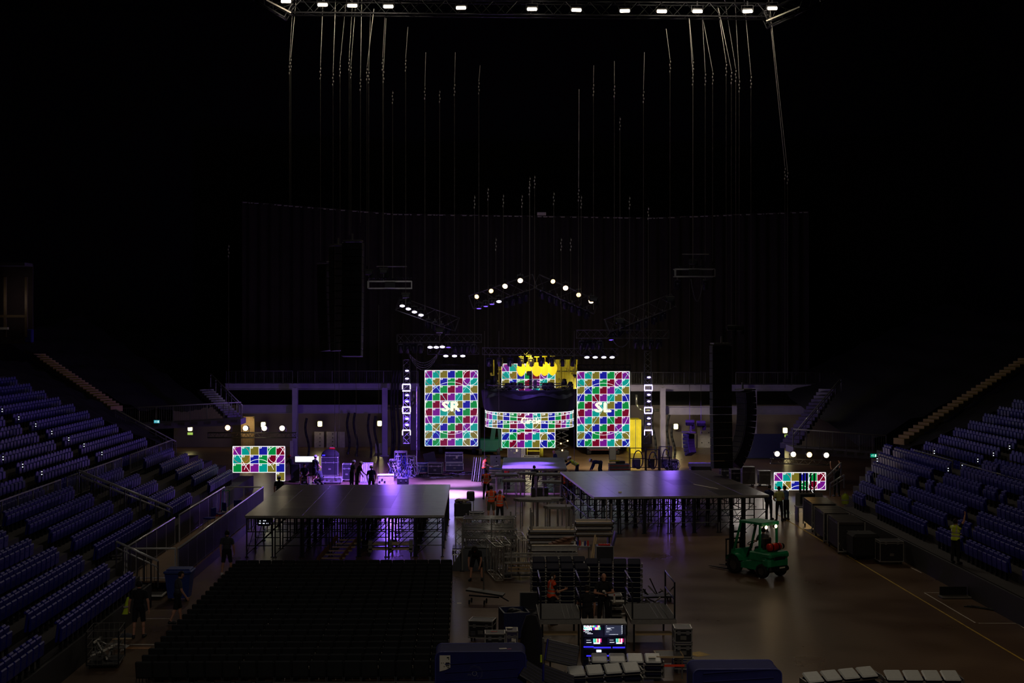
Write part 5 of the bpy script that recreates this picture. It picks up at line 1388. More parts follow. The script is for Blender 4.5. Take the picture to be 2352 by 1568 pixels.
# ================================================================ BENEATH AND AROUND THE LEFT DECK
p, q = gr(838, 1290), gr(944, 1290)
t = T('timber_bench', 'pale timber-topped rack standing under the left stage deck', 'bench', ((p.x+q.x)/2, p.y+1.6, 0)); w_ = 1.9
MB().box((0, 0, .55), (w_, .5, .06)).build('upper_board', WOOD, t); MB().box((0, -.05, .33), (w_, .5, .06)).build('lower_board', WOOD, t)
for x in (-.85, 0, .9): MB().box((x, -.1, .45), (.16, .4, .5)).build('bracket', ALUD, t)
for x in (-.9, .9): MB().box((x, 0, .15), (.06, .45, .3)).build('leg', BLKM, t)
t = T('ramp', 'wooden loading ramp under the left stage deck', 'ramp', gr(765, 1292).xy.to_3d()+V((0, 1.2, 0)))
for x in (-.45, .5): MB().bar((x-.25, -.8, .05), (x+.4, 1.2, .75), .05, .2).build('side_rail', mat('orange_brown_timber', (140, 96, 60), .7), t)
for i in range(6): MB().bar((-.55+.12*i, -.6+.3*i, .1+.11*i), (.45+.12*i, -.6+.3*i, .1+.11*i), .06).build('rung', WOOD, t)
t = T('breaker_box', 'small dark box with white lights under the left deck corner', 'box', at(607, 1198, 63)); MB().rbox((0, 0, 0), (.55, .3, .34), .03).build('housing', BLK, t)
for i, (x, z) in enumerate(((-.16, .06), (0, .07), (.07, .07), (-.17, -.04), (.0, -.05), (.16, -.05))): MB().box((x, -.16, z), (.08 if z < 0 else .04, .02, .03)).build('indicator', SPARK, t)

# ---------------------------------------------------------------- left aisle: bin, cage, trestle
t = T('wheelie_bin', 'large blue wheeled bin below the walkway front', 'bin', gr(410, 1380).xy.to_3d()+V((0, .2, 0)))
BB = mat('bin_blue_plastic', (40, 62, 140), .5)
MB().add([(-.36, -.3, .12), (.36, -.3, .12), (.36, .3, .12), (-.36, .3, .12), (-.46, -.4, 1.0), (.46, -.4, 1.0), (.46, .4, 1.0), (-.46, .4, 1.0)], [(3, 2, 1, 0), (0, 1, 5, 4), (1, 2, 6, 5), (2, 3, 7, 6), (3, 0, 4, 7), (4, 5, 6, 7)]).build('body', BB, t)
m = MB(); m.rbox((0, 0, 1.06), (1.0, .9, .1), .03); m.rbox((0, .05, 1.13), (.86, .7, .06), .03); m.build('lid', BB, t)
MB().tube((-.4, -.47, 1.05), (.4, -.47, 1.05), .02, 8).build('handle', BB, t)
for s in (-1, 1): MB().tube((s*.3-.04, -.2, .1), (s*.3+.04, -.2, .1), .1, 12).build('wheel', RUB, t)
pc = gr(233, 1535); t = T('mesh_cage', 'wheeled mesh cage full of steel clamps at the lower left', 'cage', (pc.x, pc.y+.5, 0), .1)
for x in (-.45, .45):
    for y in (-.6, .6): MB().bar((x, y, .1), (x, y, 1.1), .04).build('post', BLKM, t)
m = MB()
for z in (.15, .4, .65, .9, 1.1):
    for s in (-1, 1): m.bar((-.45, s*.6, z), (.45, s*.6, z), .012); m.bar((s*.45, -.6, z), (s*.45, .6, z), .012)
for i in range(7):
    for s in (-1, 1): m.bar((-.45+.15*i, s*.6, .1), (-.45+.15*i, s*.6, 1.1), .01)
m.build('wire_mesh', ALUD, t)
MB().box((0, 0, .12), (.9, 1.2, .04)).build('base', BLKM, t)
for x in (-.38, .38):
    for y in (-.5, .5): MB().tube((x-.02, y, .05), (x+.02, y, .05), .05, 10).build('castor', RUB, t)
rn_ = random.Random(12)
for i in range(16):
    x, y = rn_.uniform(-.3, .3), rn_.uniform(-.45, .3); p = V((pc.x+x, pc.y+.5+y, .2+.03*i))
    o = T('steel_clamp', 'grey steel clamp heaped in the mesh cage', 'clamp', p, rn_.uniform(0, 3), 'steel clamps in the mesh cage')
    MB().bar((-.2, 0, 0), (.2, 0, rn_.uniform(-.05, .18)), .05).build('jaw', ALU if i % 3 else PAPER, o); MB().box((.15, 0, .05), (.08, .09, .09)).build('nut', ALUD, o)
t = T('folding_trestle', 'white cross-legged trestle by the mouth of the left aisle', 'trestle', gr(266, 1330).xy.to_3d()+V((-.2, 0, .55)))
m = MB(); m.bar((-.2, 0, 0), (.2, 0, .35), .04); m.bar((.2, 0, 0), (-.2, 0, .35), .04); m.build('cross_leg', LGREY, t); MB().box((0, 0, .37), (.9, .4, .03)).build('top', BLKM, t); MB().box((0, 0, -.28), (.5, .4, .55)).build('box_base', STAND, t)
t = T('step_tread', 'white-edged loose stair tread on the floor beside the blue bin', 'step', gr(356, 1376).xy.to_3d()+V((0, .3, 0)))
MB().box((0, 0, .14), (.5, .7, .04)).build('tread', BLKM, t); m = MB(); m.box((0, -.36, .14), (.54, .03, .06)); m.box((.26, 0, .14), (.03, .72, .06)); m.build('nosing', WHITE, t); MB().box((0, 0, .06), (.4, .5, .12)).build('block', BLK, t)
t = T('timber_offcuts', 'small heap of timber battens near the blue bin', 'timber', gr(352, 1352).xy.to_3d()+V((0, .4, 0)))
for i in range(6): MB().bar((-.3+.08*i, -.3, .05+.05*(i % 3)), (.1+.1*i, .4, .08+.06*(i % 3)), .05).build('batten', WOOD, t)
t = T('leaning_pole', 'thin violet-lit pole leaning by the walkway end', 'pole', gr(383, 1348).xy.to_3d()); MB().tube((0, 0, 0), (-.55, .2, .85), .02, 8).build('pole', LGREY, t); MB().ball((0, 0, .02), .03, 8).build('tip', RUB, t)
t = T('litter_heap', 'loose grey cloth and laths on the floor beside the cage', 'cloth', gr(288, 1462).xy.to_3d())
MB().ball((0, 0, 0), (.3, .2, .12), 10, z0=0).build('cloth', TGRY, t)
for i in range(3): MB().bar((-.3, -.3-.08*i, .02), (.3, -.3-.06*i, .02), .05, .02).build('lath', WOOD, t)

# ================================================================ RIGHT FLOOR: STAGING CARTS AND CASES
for i, (x, yb, D) in enumerate(((1866, 1222, 69.5), (1893, 1247, 66.0), (1926, 1272, 62.2))):
    p = gr(x, yb); t = T('staging_cart', 'black curtained staging cart along the right stand, %s from the deck' % ORD[i], 'cart', (p.x+.5, p.y+1.2, 0), -.06, 'staging carts by the right stand')
    MB().rbox((.12, 0, .75), (1.1, 2.6, 1.1), .03).build('load', BLK, t)
    for k in range(8): MB().box((.12, -1.2+.34*k, 1.35), (1.1, .28, .1)).build('stacked_board', PLYD, t)
    for x2 in (-.45, .7): 
        for y in (-1.28, 1.28): MB().bar((x2, y, .08), (x2, y, 1.4), .05).build('post', ALU, t)
    MB().bar((-.45, -1.28, .12), (.7, -1.28, .12), .05).build('base_rail', ALU, t)
    for s in (-1, 1): MB().bar((.12+s*.3, -1.28, .12), (.12+s*.55, -1.28, .5), .04).build('brace', ALU, t)
    for x2 in (-.4, .62):
        for y in (-1.1, 1.1): MB().tube((x2-.03, y, .06), (x2+.03, y, .06), .06, 10).build('castor', RUB, t)
flight_case('black flight case with aluminium edges standing alone near the right stand', gr(2049, 1297).xy.to_3d()+V((0, .4, 0)), (1.0, .75, .98), 0, lid=.1)
p = gr(1992, 1288); t = T('covered_cart', 'black cloth-covered cart between staging carts and the lone flight case', 'cart', (p.x, p.y+.7, 0))
MB().rbox((0, 0, .62), (1.15, 1.3, 1.0), .12).build('cloth', DRAPE, t)
for x in (-.45, .45):
    for y in (-.5, .5): MB().tube((x-.02, y, .06), (x+.02, y, .06), .06, 10).build('castor', RUB, t)
flight_case('tall thin black case behind the cloth-covered cart', gr(1958, 1276).xy.to_3d()+V((.1, .5, 0)), (.5, .7, 1.05), 0)
p = gr(1868, 1200); t = T('lighting_desk', 'work desk with a dark monitor beyond the staging carts', 'desk', (p.x, p.y+.6, 0))
MB().box((0, 0, .74), (1.5, .8, .05)).build('top', CASEG, t); MB().box((-.1, .2, 1.1), (.75, .06, .5)).build('monitor', BLK, t); MB().box((0, .36, 1.08), (1.4, .04, .66)).build('back_board', ALU, t)
for x in (-.7, .7): MB().box((x, 0, .36), (.06, .7, .72)).build('leg', ALUD, t)
MB().box((.1, -.2, .84), (.24, .18, .16)).build('white_box', PAPER, t)
p = gr(1908, 1196); t = T('aluminium_sheet', 'sloping aluminium side panel of a ramp right of the desk', 'panel', (p.x, p.y+1, 0))
MB().add([(-.4, 0, .1), (.75, 0, .1), (.75, 0, .55), (-.4, 0, 1.25), (-.4, .06, .1), (.75, .06, .1), (.75, .06, .55), (-.4, .06, 1.25)], [(0, 1, 2, 3), (7, 6, 5, 4), (0, 4, 5, 1), (1, 5, 6, 2), (2, 6, 7, 3), (3, 7, 4, 0)]).build('sheet', ALU, t)
MB().bar((-.4, -.02, 1.26), (.76, -.02, .56), .04).build('top_strip', WHITE, t)
for i, (x, y) in enumerate(((1905, 1110), (1898, 1080))):
    stair_rail('short steel handrail by the right small screen, %s one' % ('lower', 'upper')[i], at(x+2, y+(14 if i else 0), 73), at(x+34, y-(18 if i else 20), 73), .7, 2, GREY)
t = T('safety_jacket', 'yellow hi-vis jacket hung on a post beside the right stand', 'jacket', gr(1941, 1197).xy.to_3d())
MB().tube((0, 0, 0), (0, 0, 1.5), .05, 8).build('post', LGREY, t)
m = MB(); m.lathe((0, -.02, .9), [(.17, 0), (.2, .2), (.19, .4), (.1, .52), (.04, .54)], 12); m.build('jacket', YELLOW, t, True); MB().tube((0, -.02, 1.07), (0, -.02, 1.13), .2, 12).build('reflective_band', REFL, t)
# ================================================================ BACKSTAGE
def fc(label, px, py, d, rz=0, body=CASEB, **k): return flight_case(label, gr(px, py).xy.to_3d()+V((0, d[1]/2, 0)), d, rz, body, **k)
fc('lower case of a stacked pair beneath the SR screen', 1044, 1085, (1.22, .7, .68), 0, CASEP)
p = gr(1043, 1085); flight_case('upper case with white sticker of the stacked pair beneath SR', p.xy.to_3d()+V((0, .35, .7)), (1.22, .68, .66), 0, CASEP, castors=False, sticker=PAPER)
fc('blue flight case in the cable clutter left of the SR screen', 971, 1089, (.75, .6, .75), .1, CASEU)
fc('black trunk with grey lettering beneath the SR screen', 1000, 1092, (.95, .7, .85), -.1)
t = T('trunk_lid', 'dark lid propped up behind the black trunk', 'lid', gr(988, 1086).xy.to_3d()+V((0, .5, 0))); MB().box((0, .1, .8), (.8, .08, 1.1), mx=M4.Rotation(-.25, 3, 'Y')).build('panel', CASEB, t); MB().box((0, .1, .12), (.7, .5, .24)).build('base', CASEB, t)
t = T('crate', 'white-sided crate with a violet-lit lid behind the left deck', 'crate', gr(885, 1114).xy.to_3d()+V((0, .5, 0)), .05)
MB().rbox((0, 0, .3), (1.0, .8, .58), .02).build('body', mat('cream_board', (188, 182, 170), .7), t); MB().box((0, 0, .61), (1.04, .84, .03)).build('lid', PAPER, t)
for i in range(3): MB().box((-.38+.16*i, -.41, .2+.14*(i % 2)), (.1, .02, .12)).build('stencil', BLK, t)
t = T('open_case', 'dark blue case with lid standing open behind the left deck', 'flight case', gr(925, 1114).xy.to_3d()+V((0, .4, 0)))
MB().rbox((0, 0, .22), (.72, .6, .4), .02).build('body', CASEB, t); MB().box((.4, 0, .72), (.07, .6, .72), mx=M4.Rotation(.3, 3, 'Y')).build('lid', CASEP, t); MB().box((-.12, -.31, .26), (.1, .02, .09)).build('latch', STEEL, t); MB().box((.2, -.31, .26), (.1, .02, .09)).build('latch', STEEL, t)
# racks trailing cables
CBL = mat('mixed_cable_ends', (170, 165, 185), .5, var=.5, scale=30)
def cable_rack(label, px, py, w, h, n, sd):
    t = T('cable_rack', label, 'rack', gr(px, py).xy.to_3d()+V((0, .4, 0))); rn = random.Random(sd)
    m = MB()
    for x in (-w/2, w/2):
        for y in (-.3, .3): m.bar((x, y, 0), (x, y, h), .045)
    for z in (.15, h*.5, h): 
        for y in (-.3, .3): m.bar((-w/2, y, z), (w/2, y, z), .045)
    m.build('frame', ALUD, t); MB().box((0, .1, h*.5), (w*.9, .4, h*.9)).build('equipment', BLK, t)
    for i in range(n):
        x, z = rn.uniform(-w/2, w/2), rn.uniform(.35, h); pts = [(x, -.15, z)]
        for k in range(5): pts.append((pts[-1][0]+rn.uniform(-.18, .18), -.3-rn.uniform(0, .2), max(.03, pts[-1][2]-rn.uniform(.05, h*.3))))
        b = MB(); b.path(pts, .016, 5); b.build('cable', rn.choice([CBL, CBL, RUB, BLUED]), t, True)
    for i in range(4): MB().box((rn.uniform(-w/3, w/3), -.12, h*(.3+.17*i)), (w*.4, .03, .06)).build('connector_panel', LGREY, t)
    return t
cable_rack('tall rack trailing pale cables, centre of the clutter left of SR', 920, 1096, .8, 1.7, 26, 2)
cable_rack('second rack trailing cables, right part of the clutter left of SR', 938, 1096, .8, 1.4, 26, 5)
cable_rack('low rack bristling with plugs at the left edge of the clutter', 903, 1098, .5, 1.2, 16, 8)
t = T('equipment_screen', 'small box-shaped display on the clutter left of SR', 'display', at(947, 1056, 96)); MB().rbox((0, 0, 0), (.62, .3, .5), .03).build('housing', LGREY, t); MB().box((0, -.16, 0), (.5, .02, .38)).build('face', BLK, t); MB().box((0, .1, -.62), (.5, .5, .72)).build('stand', CASEB, t)
MB().box((0, .1, -1.1), (.5, .5, .3)).build('base', CASEB, t)
def cables(label, px, py, w, d, n, sd, m_=RUB):
    t = T('cable_heap', label, 'cable', gr(px, py).xy.to_3d()); rn = random.Random(sd)
    for i in range(n):
        x, y, a = rn.uniform(-w, w), rn.uniform(-d, d), rn.uniform(0, 6); pts = []
        for k in range(12): pts.append((x, y, .03+.03*rn.random())); a += rn.uniform(-.9, .9); x += .16*cos(a); y += .16*sin(a)
        b = MB(); b.path(pts, .018, 5); b.build('cable', rn.choice([m_, m_, CBL]), t, True)
cables('tangle of cables on the lit floor beneath the SR screen', 1060, 1091, 1.2, 1.2, 14, 3)
cables('tangle of cables beside the blue case left of SR', 965, 1094, 1.2, 1.0, 12, 7)
cables('loose red and black cable along the edge of the violet floor', 990, 1098, 1.5, .5, 5, 9)
# things on the left side behind the deck
t = T('video_monitors', 'pair of bright white monitors on a case behind the left deck', 'monitor', at(705, 1054, 96))
MON = mat('bright_monitor', (235, 240, 255), emit=1.5)
for s in (-1, 1):
    MB().box((s*.4, 0, 0), (.78, .06, .36)).build('screen', MON, t); MB().box((s*.4, .05, -.05), (.8, .06, .4)).build('housing', BLK, t)
MB().box((0, .1, -.55), (1.5, .6, .7)).build('case', CASEB, t)
MB().box((0, .1, -.98), (1.4, .6, .16)).build('base', ALUD, t)
fc('silver-edged black case right of the white helmeted man behind left deck', 757, 1096, (1.1, .8, 1.35), 0)
t = T('covered_heap', 'black cloth heap with a red bag on top behind the left deck', 'cover', gr(757, 1096).xy.to_3d()+V((0, .45, 1.36))); MB().ball((0, 0, 0), (.62, .4, .5), 14, z0=0).build('cloth', DRAPE, t, True); MB().rbox((.12, 0, .52), (.4, .25, .14), .05).build('red_bag', RED, t); MB().box((-.4, -.38, .1), (.2, .03, .09)).build('lit_display', MSC[7], t)
fc('violet-lit low case on the floor behind the left deck', 763, 1112, (1.15, .8, .42), 0, CASEG)
fc('black case standing by the two white helmets', 796, 1106, (.55, .5, 1.15), 0)
for i, x in enumerate((832, 837, 842, 848)):
    p = gr(x, 1108); t = T('leaning_ladder', 'violet-lit metal frame leaning between two white helmets, %s from the left' % ORD[i], 'frame', (p.x, p.y, 0), 0, 'leaning violet frames')
    m = MB()
    for s in (-.12, .12): m.bar((s, 0, 0), (s+.1, .3, 1.25), .04)
    m.bar((-.12, 0, 0), (.12, 0, 0), .04); m.bar((-.02, .3, 1.25), (.22, .3, 1.25), .04); m.build('tube_frame', ALU, t)
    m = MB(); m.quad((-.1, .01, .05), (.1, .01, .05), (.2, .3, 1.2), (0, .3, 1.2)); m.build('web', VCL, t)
t = T('equipment_trolley', 'dark trolley leaning at the left of the seated man', 'trolley', gr(672, 1108).xy.to_3d()+V((0, .3, 0)))
MB().rbox((.15, 0, .6), (.55, .5, 1.1), .02).build('body', BLK, t); MB().bar((.44, -.26, .1), (.46, -.26, 1.2), .04).build('edge', ALU, t); MB().box((-.5, -.3, 1.0), (.45, .06, .12), mx=M4.Rotation(-.6, 3, 'Y')).build('arm', LGREY, t)
# grey switch panels and cabinets on the rear wall
PANEL = mat('grey_switch_panel', (150, 144, 150), .6)
def cabinet(label, x0, x1, y0, y1, D, nx, ny, btn=True):
    a, c = at(x0, y0, D), at(x1, y1, D); w, h = c.x-a.x, a.z-c.z
    t = T('switch_cabinet', label, 'cabinet', ((a.x+c.x)/2, a.y, max(0, c.z)))
    MB().box((0, .1, h/2), (w, .3, h)).build('body', PANEL, t)
    for i in range(nx):
        for j in range(ny):
            x, z = (i+.5)/nx*w-w/2, (j+.5)/ny*h
            d = MB().box((x, -.06, z), (w/nx*.92, .03, h/ny*.88)).build('door', PANEL, t)
            if btn: MB().tube((x+.1*w/nx, -.08, z), (x+.1*w/nx, -.11, z), .05, 10).build('rotary_switch', BLK, d)
    return t
cabinet('grey wall cabinet of rotary switches, left one behind the left deck', 722, 744, 1010, 1046, 118.4, 1, 4)
cabinet('grey wall cabinet of rotary switches with red marks, middle one', 750, 774, 1010, 1046, 118.4, 1, 4)
cabinet('plain grey wall cabinet right of the switch cabinets', 776, 792, 1010, 1046, 118.4, 1, 1, False)
cabinet('plain violet-lit wall cabinet behind the second grey column', 862, 882, 1022, 1044, 113, 1, 1, False)
cabinet('grey equipment cabinet low on the right rear wall', 1566, 1600, 1030, 1062, 118.3, 2, 2)
cabinet('grey equipment cabinet beside the wide right speaker column', 1602, 1634, 1016, 1062, 118.3, 2, 2)
cabinet('pale electrical cabinet next to the right grey column', 1738, 1752, 1036, 1080, 112, 1, 1, False)
cabinet('pale electrical cabinet at the foot of left grey column', 666, 674, 1026, 1062, 110, 1, 1, False)
# pipes and ducts
t = T('duct', 'shiny ventilation pipe bending behind the left light tower', 'duct', at(890, 938, 112)); S_ = 112/F
m = MB(); m.path([(0, 0, 0), (45*S_, 0, 0), (56*S_, 0, 6*S_), (60*S_, 0, 18*S_), (60*S_, 0, 40*S_)], .13, 12); m.build('pipe', STEEL, t, True)
for x in (12, 34): MB().tube((x*S_, 0, 0), ((x+1.5)*S_, 0, 0), .15, 12).build('collar', ALUD, t)
t = T('duct', 'thin ventilation pipe bending beside the right light tower', 'duct', at(1462, 906, 112))
m = MB(); m.path([(0, 0, 0), (0, 0, -22*S_), (6*S_, 0, -32*S_), (14*S_, 0, -36*S_), (52*S_, 0, -36*S_)], .1, 12); m.build('pipe', STEEL, t, True)
MB().tube((30*S_, 0, -36*S_), (31.5*S_, 0, -36*S_), .12, 12).build('collar', ALUD, t)
# cable drops hanging from the gallery
for i, (x, y0, y1, lean, mm) in enumerate(((704, 960, 1050, 3, RUB), (801, 948, 1040, -2, RUB), (815, 948, 1045, 3, RUB), (848, 950, 1060, 2, RUB), (862, 955, 1065, 5, RUB), (912, 850, 1070, -12, RUB), (918, 850, 1070, -6, RUB), (905, 850, 1075, -10, RUB), (1537, 952, 1060, -6, RUB), (1545, 975, 1055, 3, RUB), (1500, 940, 1050, 4, RUB))):
    a, c = at(x, y0, 109), at(x+lean, y1, 109); t = T('hanging_cable', 'thick black cable dropping down behind the stage, %s from the left' % ORD[[0, 1, 2, 3, 4, 6, 7, 5, 9, 10, 8][i]], 'cable', c, 0, 'hanging black cables')
    d = a-c; m = MB(); m.path([d*k/8+V((.12*sin(k*.8), 0, 0)) for k in range(9)], .09, 6); m.build('cable', mm, t, True); MB().tube((0, 0, -.1), (0, 0, .1), .12, 8).build('plug', BLK, t)
# centre: behind the violet deck
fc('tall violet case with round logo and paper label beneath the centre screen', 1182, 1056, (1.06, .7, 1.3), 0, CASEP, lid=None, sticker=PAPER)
fc('narrow grey side case right of the tall violet case', 1202, 1056, (.3, .7, 1.3), 0, mat('lilac_laminate', (112, 106, 130), .5), lid=None)
fc('low wide case with metal corners behind the violet deck', 1220, 1062, (1.2, .6, .5), 0)
cabinet('black drawer case left of the violet deck', 1126, 1150, 1046, 1072, 98, 1, 3)
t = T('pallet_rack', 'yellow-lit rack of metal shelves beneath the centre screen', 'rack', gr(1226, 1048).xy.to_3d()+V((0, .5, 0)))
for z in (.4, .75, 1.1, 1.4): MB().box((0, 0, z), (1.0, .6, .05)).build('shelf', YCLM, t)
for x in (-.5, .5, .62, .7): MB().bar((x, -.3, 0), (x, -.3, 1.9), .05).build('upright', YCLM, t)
t = T('boom_lift', 'dark green machine behind the stage left of the centre screen', 'machine', gr(1124, 1046).xy.to_3d()+V((0, 1, 0)))
MB().rbox((0, 0, .8), (1.6, 2.2, 1.0), .1).build('chassis', mat('dark_green_paint', (10, 84, 62), .5), t); MB().bar((.2, -.9, 1.1), (.55, -.9, 3.4), .35).build('mast', MATS['dark_green_paint'], t); MB().bar((.9, -.9, .4), (.7, -.9, 2.6), .22).build('boom', MATS['dark_green_paint'], t)
for x in (-.7, .7): MB().tube((x-.12, -.8, .35), (x+.12, -.8, .35), .35, 16).build('wheel', RUB, t)
t = T('lorry', 'dark lorry parked behind the SL screen', 'lorry', gr(1385, 1044).xy.to_3d()+V((0, 2, 0)))
MB().box((0, 0, 2.3), (2.9, 5, 3.2)).build('box_body', BLK, t); MB().box((0, -2.52, .62), (2.6, .1, .25)).build('bumper', BLKM, t); MB().box((.6, -2.58, .62), (.55, .03, .14)).build('number_plate', PAPER, t)
for x in (-1.1, 1.1): MB().tube((x-.15, -1.9, .45), (x+.15, -1.9, .45), .45, 16).build('wheel', RUB, t)
MB().box((0, -2.4, .45), (2.2, .2, .12)).build('underrun_bar', mat('dull_red', (84, 22, 22), .6), t)
t = T('lorry', 'dark lorry parked behind the SR screen', 'lorry', gr(1050, 1044).xy.to_3d()+V((0, 2.4, 0)))
MB().box((0, 0, 2.2), (3.6, 5, 3.0)).build('box_body', BLK, t); MB().box((.4, -2.52, .6), (2.6, .1, .25)).build('bumper', BLKM, t)
for x in (-1.3, 1.3): MB().tube((x-.15, -1.9, .45), (x+.15, -1.9, .45), .45, 16).build('wheel', RUB, t)
MB().box((1.4, -2.56, .8), (.4, .03, .18)).build('number_plate', PAPER, t); MB().box((-.6, -2.53, .7), (.5, .03, .2)).build('tail_lamp', RED, t)
t = T('scissor_lift', 'dark lift with small amber lamps right of the centre screen', 'machine', gr(1290, 1062).xy.to_3d()+V((0, .7, 0)))
MB().rbox((0, 0, .5), (1.1, 1.6, .7), .06).build('chassis', BLKM, t)
for k in range(4):
    MB().bar((-.5, -.5, .8+.4*k), (.5, -.5, 1.2+.4*k), .06).build('scissor_arm', BLKM, t); MB().bar((.5, -.5, .8+.4*k), (-.5, -.5, 1.2+.4*k), .06).build('scissor_arm', BLKM, t)
MB().box((0, 0, 2.45), (1.1, 1.4, .1)).build('platform', BLKM, t)
for i, (x, z) in enumerate(((-.5, 1.55), (.45, 1.6), (-.05, 1.4), (.05, .9))): MB().ball((x, -.62, z), .06, 8).build('amber_lamp', LAMB, t)
t = T('panel_stack', 'grey panels standing on edge beside the orange-vested man', 'panel stack', gr(1106, 1106).xy.to_3d()+V((0, .3, 0)))
for i in range(5): MB().box((-.14*i, .08*i, .78), (.04, .9, 1.5), mx=M4.Rotation(.12, 3, 'Y')).build('panel', LGREY if i % 2 else ALUD, t)
t = T('deck_dolly', 'stack of white-edged decks under the orange-vested man\'s hands', 'deck stack', gr(1138, 1108).xy.to_3d()+V((0, .4, 0)))
for i in range(4): MB().box((0, 0, .3+.16*i), (.82, .7, .09)).build('deck', ALU, t)
MB().box((0, 0, .86), (.8, .7, .03)).build('blue_top', mat('blue_board', (80, 90, 190), .5), t); MB().bar((-.35, -.1, .94), (.2, .1, 1.06), .22, .03).build('white_plank', PAPER, t)
for x in (-.35, .35): MB().tube((x-.02, -.25, .12), (x+.02, -.25, .12), .1, 10).build('wheel', RUB, t); MB().box((x, 0, .2), (.06, .6, .1)).build('bearer', ALUD, t)
t = T('tool_box', 'orange box under the left corner of the violet deck', 'box', at(1164, 1080, 86.2)); MB().rbox((0, 0, -.1), (.3, .3, .34), .03).build('body', OCAP, t); MB().box((0, 0, .1), (.2, .1, .06)).build('handle', BLK, t); MB().box((0, 0, -.7), (.4, .4, .86)).build('stand', BLKM, t)
MB().box((0, 0, .07), (.3, .3, .02)).build('lid', OCAP, t)
# right of centre, behind the right deck
p = gr(1423, 1092); t = T('tray_stack', 'stack of grey trays tied with red straps behind the right deck', 'tray stack', (p.x, p.y+.5, 0))
for i in range(6): MB().rbox((0, 0, .1+.12*i), (1.36, .9, .1), .02).build('tray', CASEG, t)
for z in (.42, .66): MB().box((0, -.46, z), (1.4, .02, .04)).build('strap', RED, t)
MB().box((.1, 0, .86), (.6, .5, .14)).build('load', BLK, t)
MB().box((-.3, .1, .95), (.7, .3, .06)).build('yellow_batten', YCLM, t)
for x in (-.5, .5): MB().tube((x-.02, -.3, .03), (x+.02, -.3, .03), .03, 8).build('castor', RUB, t)
t = T('speaker_box', 'upright grey-edged speaker by the yellow container', 'speaker', gr(1408, 1062).xy.to_3d()+V((0, .4, 0))); MB().rbox((0, 0, .75), (.5, .5, 1.2), .03).build('cabinet', SPK, t); MB().box((0, -.26, .75), (.42, .02, 1.05)).build('grille', GRL, t); MB().box((0, 0, .07), (.45, .45, .14)).build('base', BLKM, t)
for i, (x0, w, h) in enumerate(((1466, 1.1, 1.6), (1500, .9, 1.5), (1530, .8, 1.7))):
    p = gr(x0, 1082); t = T('scaffold_dolly', 'black wheeled scaffold frame draped with cable right of SL, %s from the left' % ORD[i], 'frame', (p.x, p.y+.4, 0), 0, 'scaffold frames right of SL')
    for x in (-w/2, w/2):
        for y in (-.3, .3): MB().bar((x, y, 0), (x, y, h), .05).build('upright', BLKM, t)
    for z in (.25, h*.55, h): MB().bar((-w/2, -.3, z), (w/2, -.3, z), .05).build('rail', BLKM, t)
    m = MB(); m.path([(w*.3*cos(k*.5), -.34, h*.5+h*.4*sin(k*.5)) for k in range(14)], .04, 6); m.build('cable_loop', RUB, t, True)
    MB().box((-.1, 0, .5), (w*.5, .5, .6)).build('load', CASEB if i % 2 else CASEP, t)
cable_rack('low trolley with pale cables behind the right deck', 1546, 1082, .8, .75, 10, 12)
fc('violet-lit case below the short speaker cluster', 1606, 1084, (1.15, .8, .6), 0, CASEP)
fc('grey rack case behind right deck, under the curved speaker column', 1694, 1112, (.85, .7, .95), 0)
fc('grey rack case farther right, behind the far corner of right deck', 1720, 1116, (.8, .7, 1.2), 0, CASEG)
fc('dark case with a red panel under the wide speaker column', 1672, 1106, (.9, .7, .95), 0)
fc('grey case beside the left edge of the small right screen', 1757, 1116, (.7, .7, .95), 0, CASEG)
t = T('first_aid_box', 'red box standing on a case under the wide speaker column', 'box', gr(1672, 1106).xy.to_3d()+V((0, .35, .96))); MB().rbox((0, 0, .14), (.34, .26, .26), .02).build('body', RED, t); MB().box((0, 0, .29), (.12, .04, .04)).build('handle', BLK, t)
t = T('blue_partition', 'dark blue partition behind the right row of round lamps', 'partition', gr(1772, 1062).xy.to_3d()+V((0, 3, 0))); MB().box((0, 0, .95), (3.2, .1, 1.9)).build('panel', mat('navy_partition', (20, 21, 66), .8), t); MB().box((0, 0, .04), (3.3, .4, .08)).build('foot', BLKM, t)
t = T('piano_case', 'violet-lit angular case just behind the right deck', 'case', gr(1614, 1090).xy.to_3d()+V((0, .6, 0))); MB().prism([(-.9, .0), (.9, -.1), (.95, .5), (-.7, .6)], .5, .72).build('lid', VCL, t); MB().prism([(-.6, .1), (.7, .0), (.75, .45), (-.5, .5)], 0, .5).build('body', CASEB, t)
# timber door set glowing behind the left small screen
p, q = at(556, 0, 117.6), at(582, 0, 117.6); t = T('doorway', 'lit doorway behind the left row of round lamps', 'doorway', ((p.x+q.x)/2, p.y, 0)); w_ = q.x-p.x; zt = zat(958, 117.6)
MB().box((0, .2, zt/2), (w_, .1, zt)).build('passage', mat('cream_plaster', (190, 168, 130), .8), t)
for s in (-1, 1): MB().box((s*w_/2, 0, zt/2), (.12, .3, zt)).build('jamb', WOOD, t)
MB().box((0, 0, zt), (w_+.12, .3, .12)).build('lintel', WOOD, t)
light('doorway_glow', 'POINT', ((p.x+q.x)/2, p.y-.8, zt-.5), 25, (1, .75, .4), size=.2)
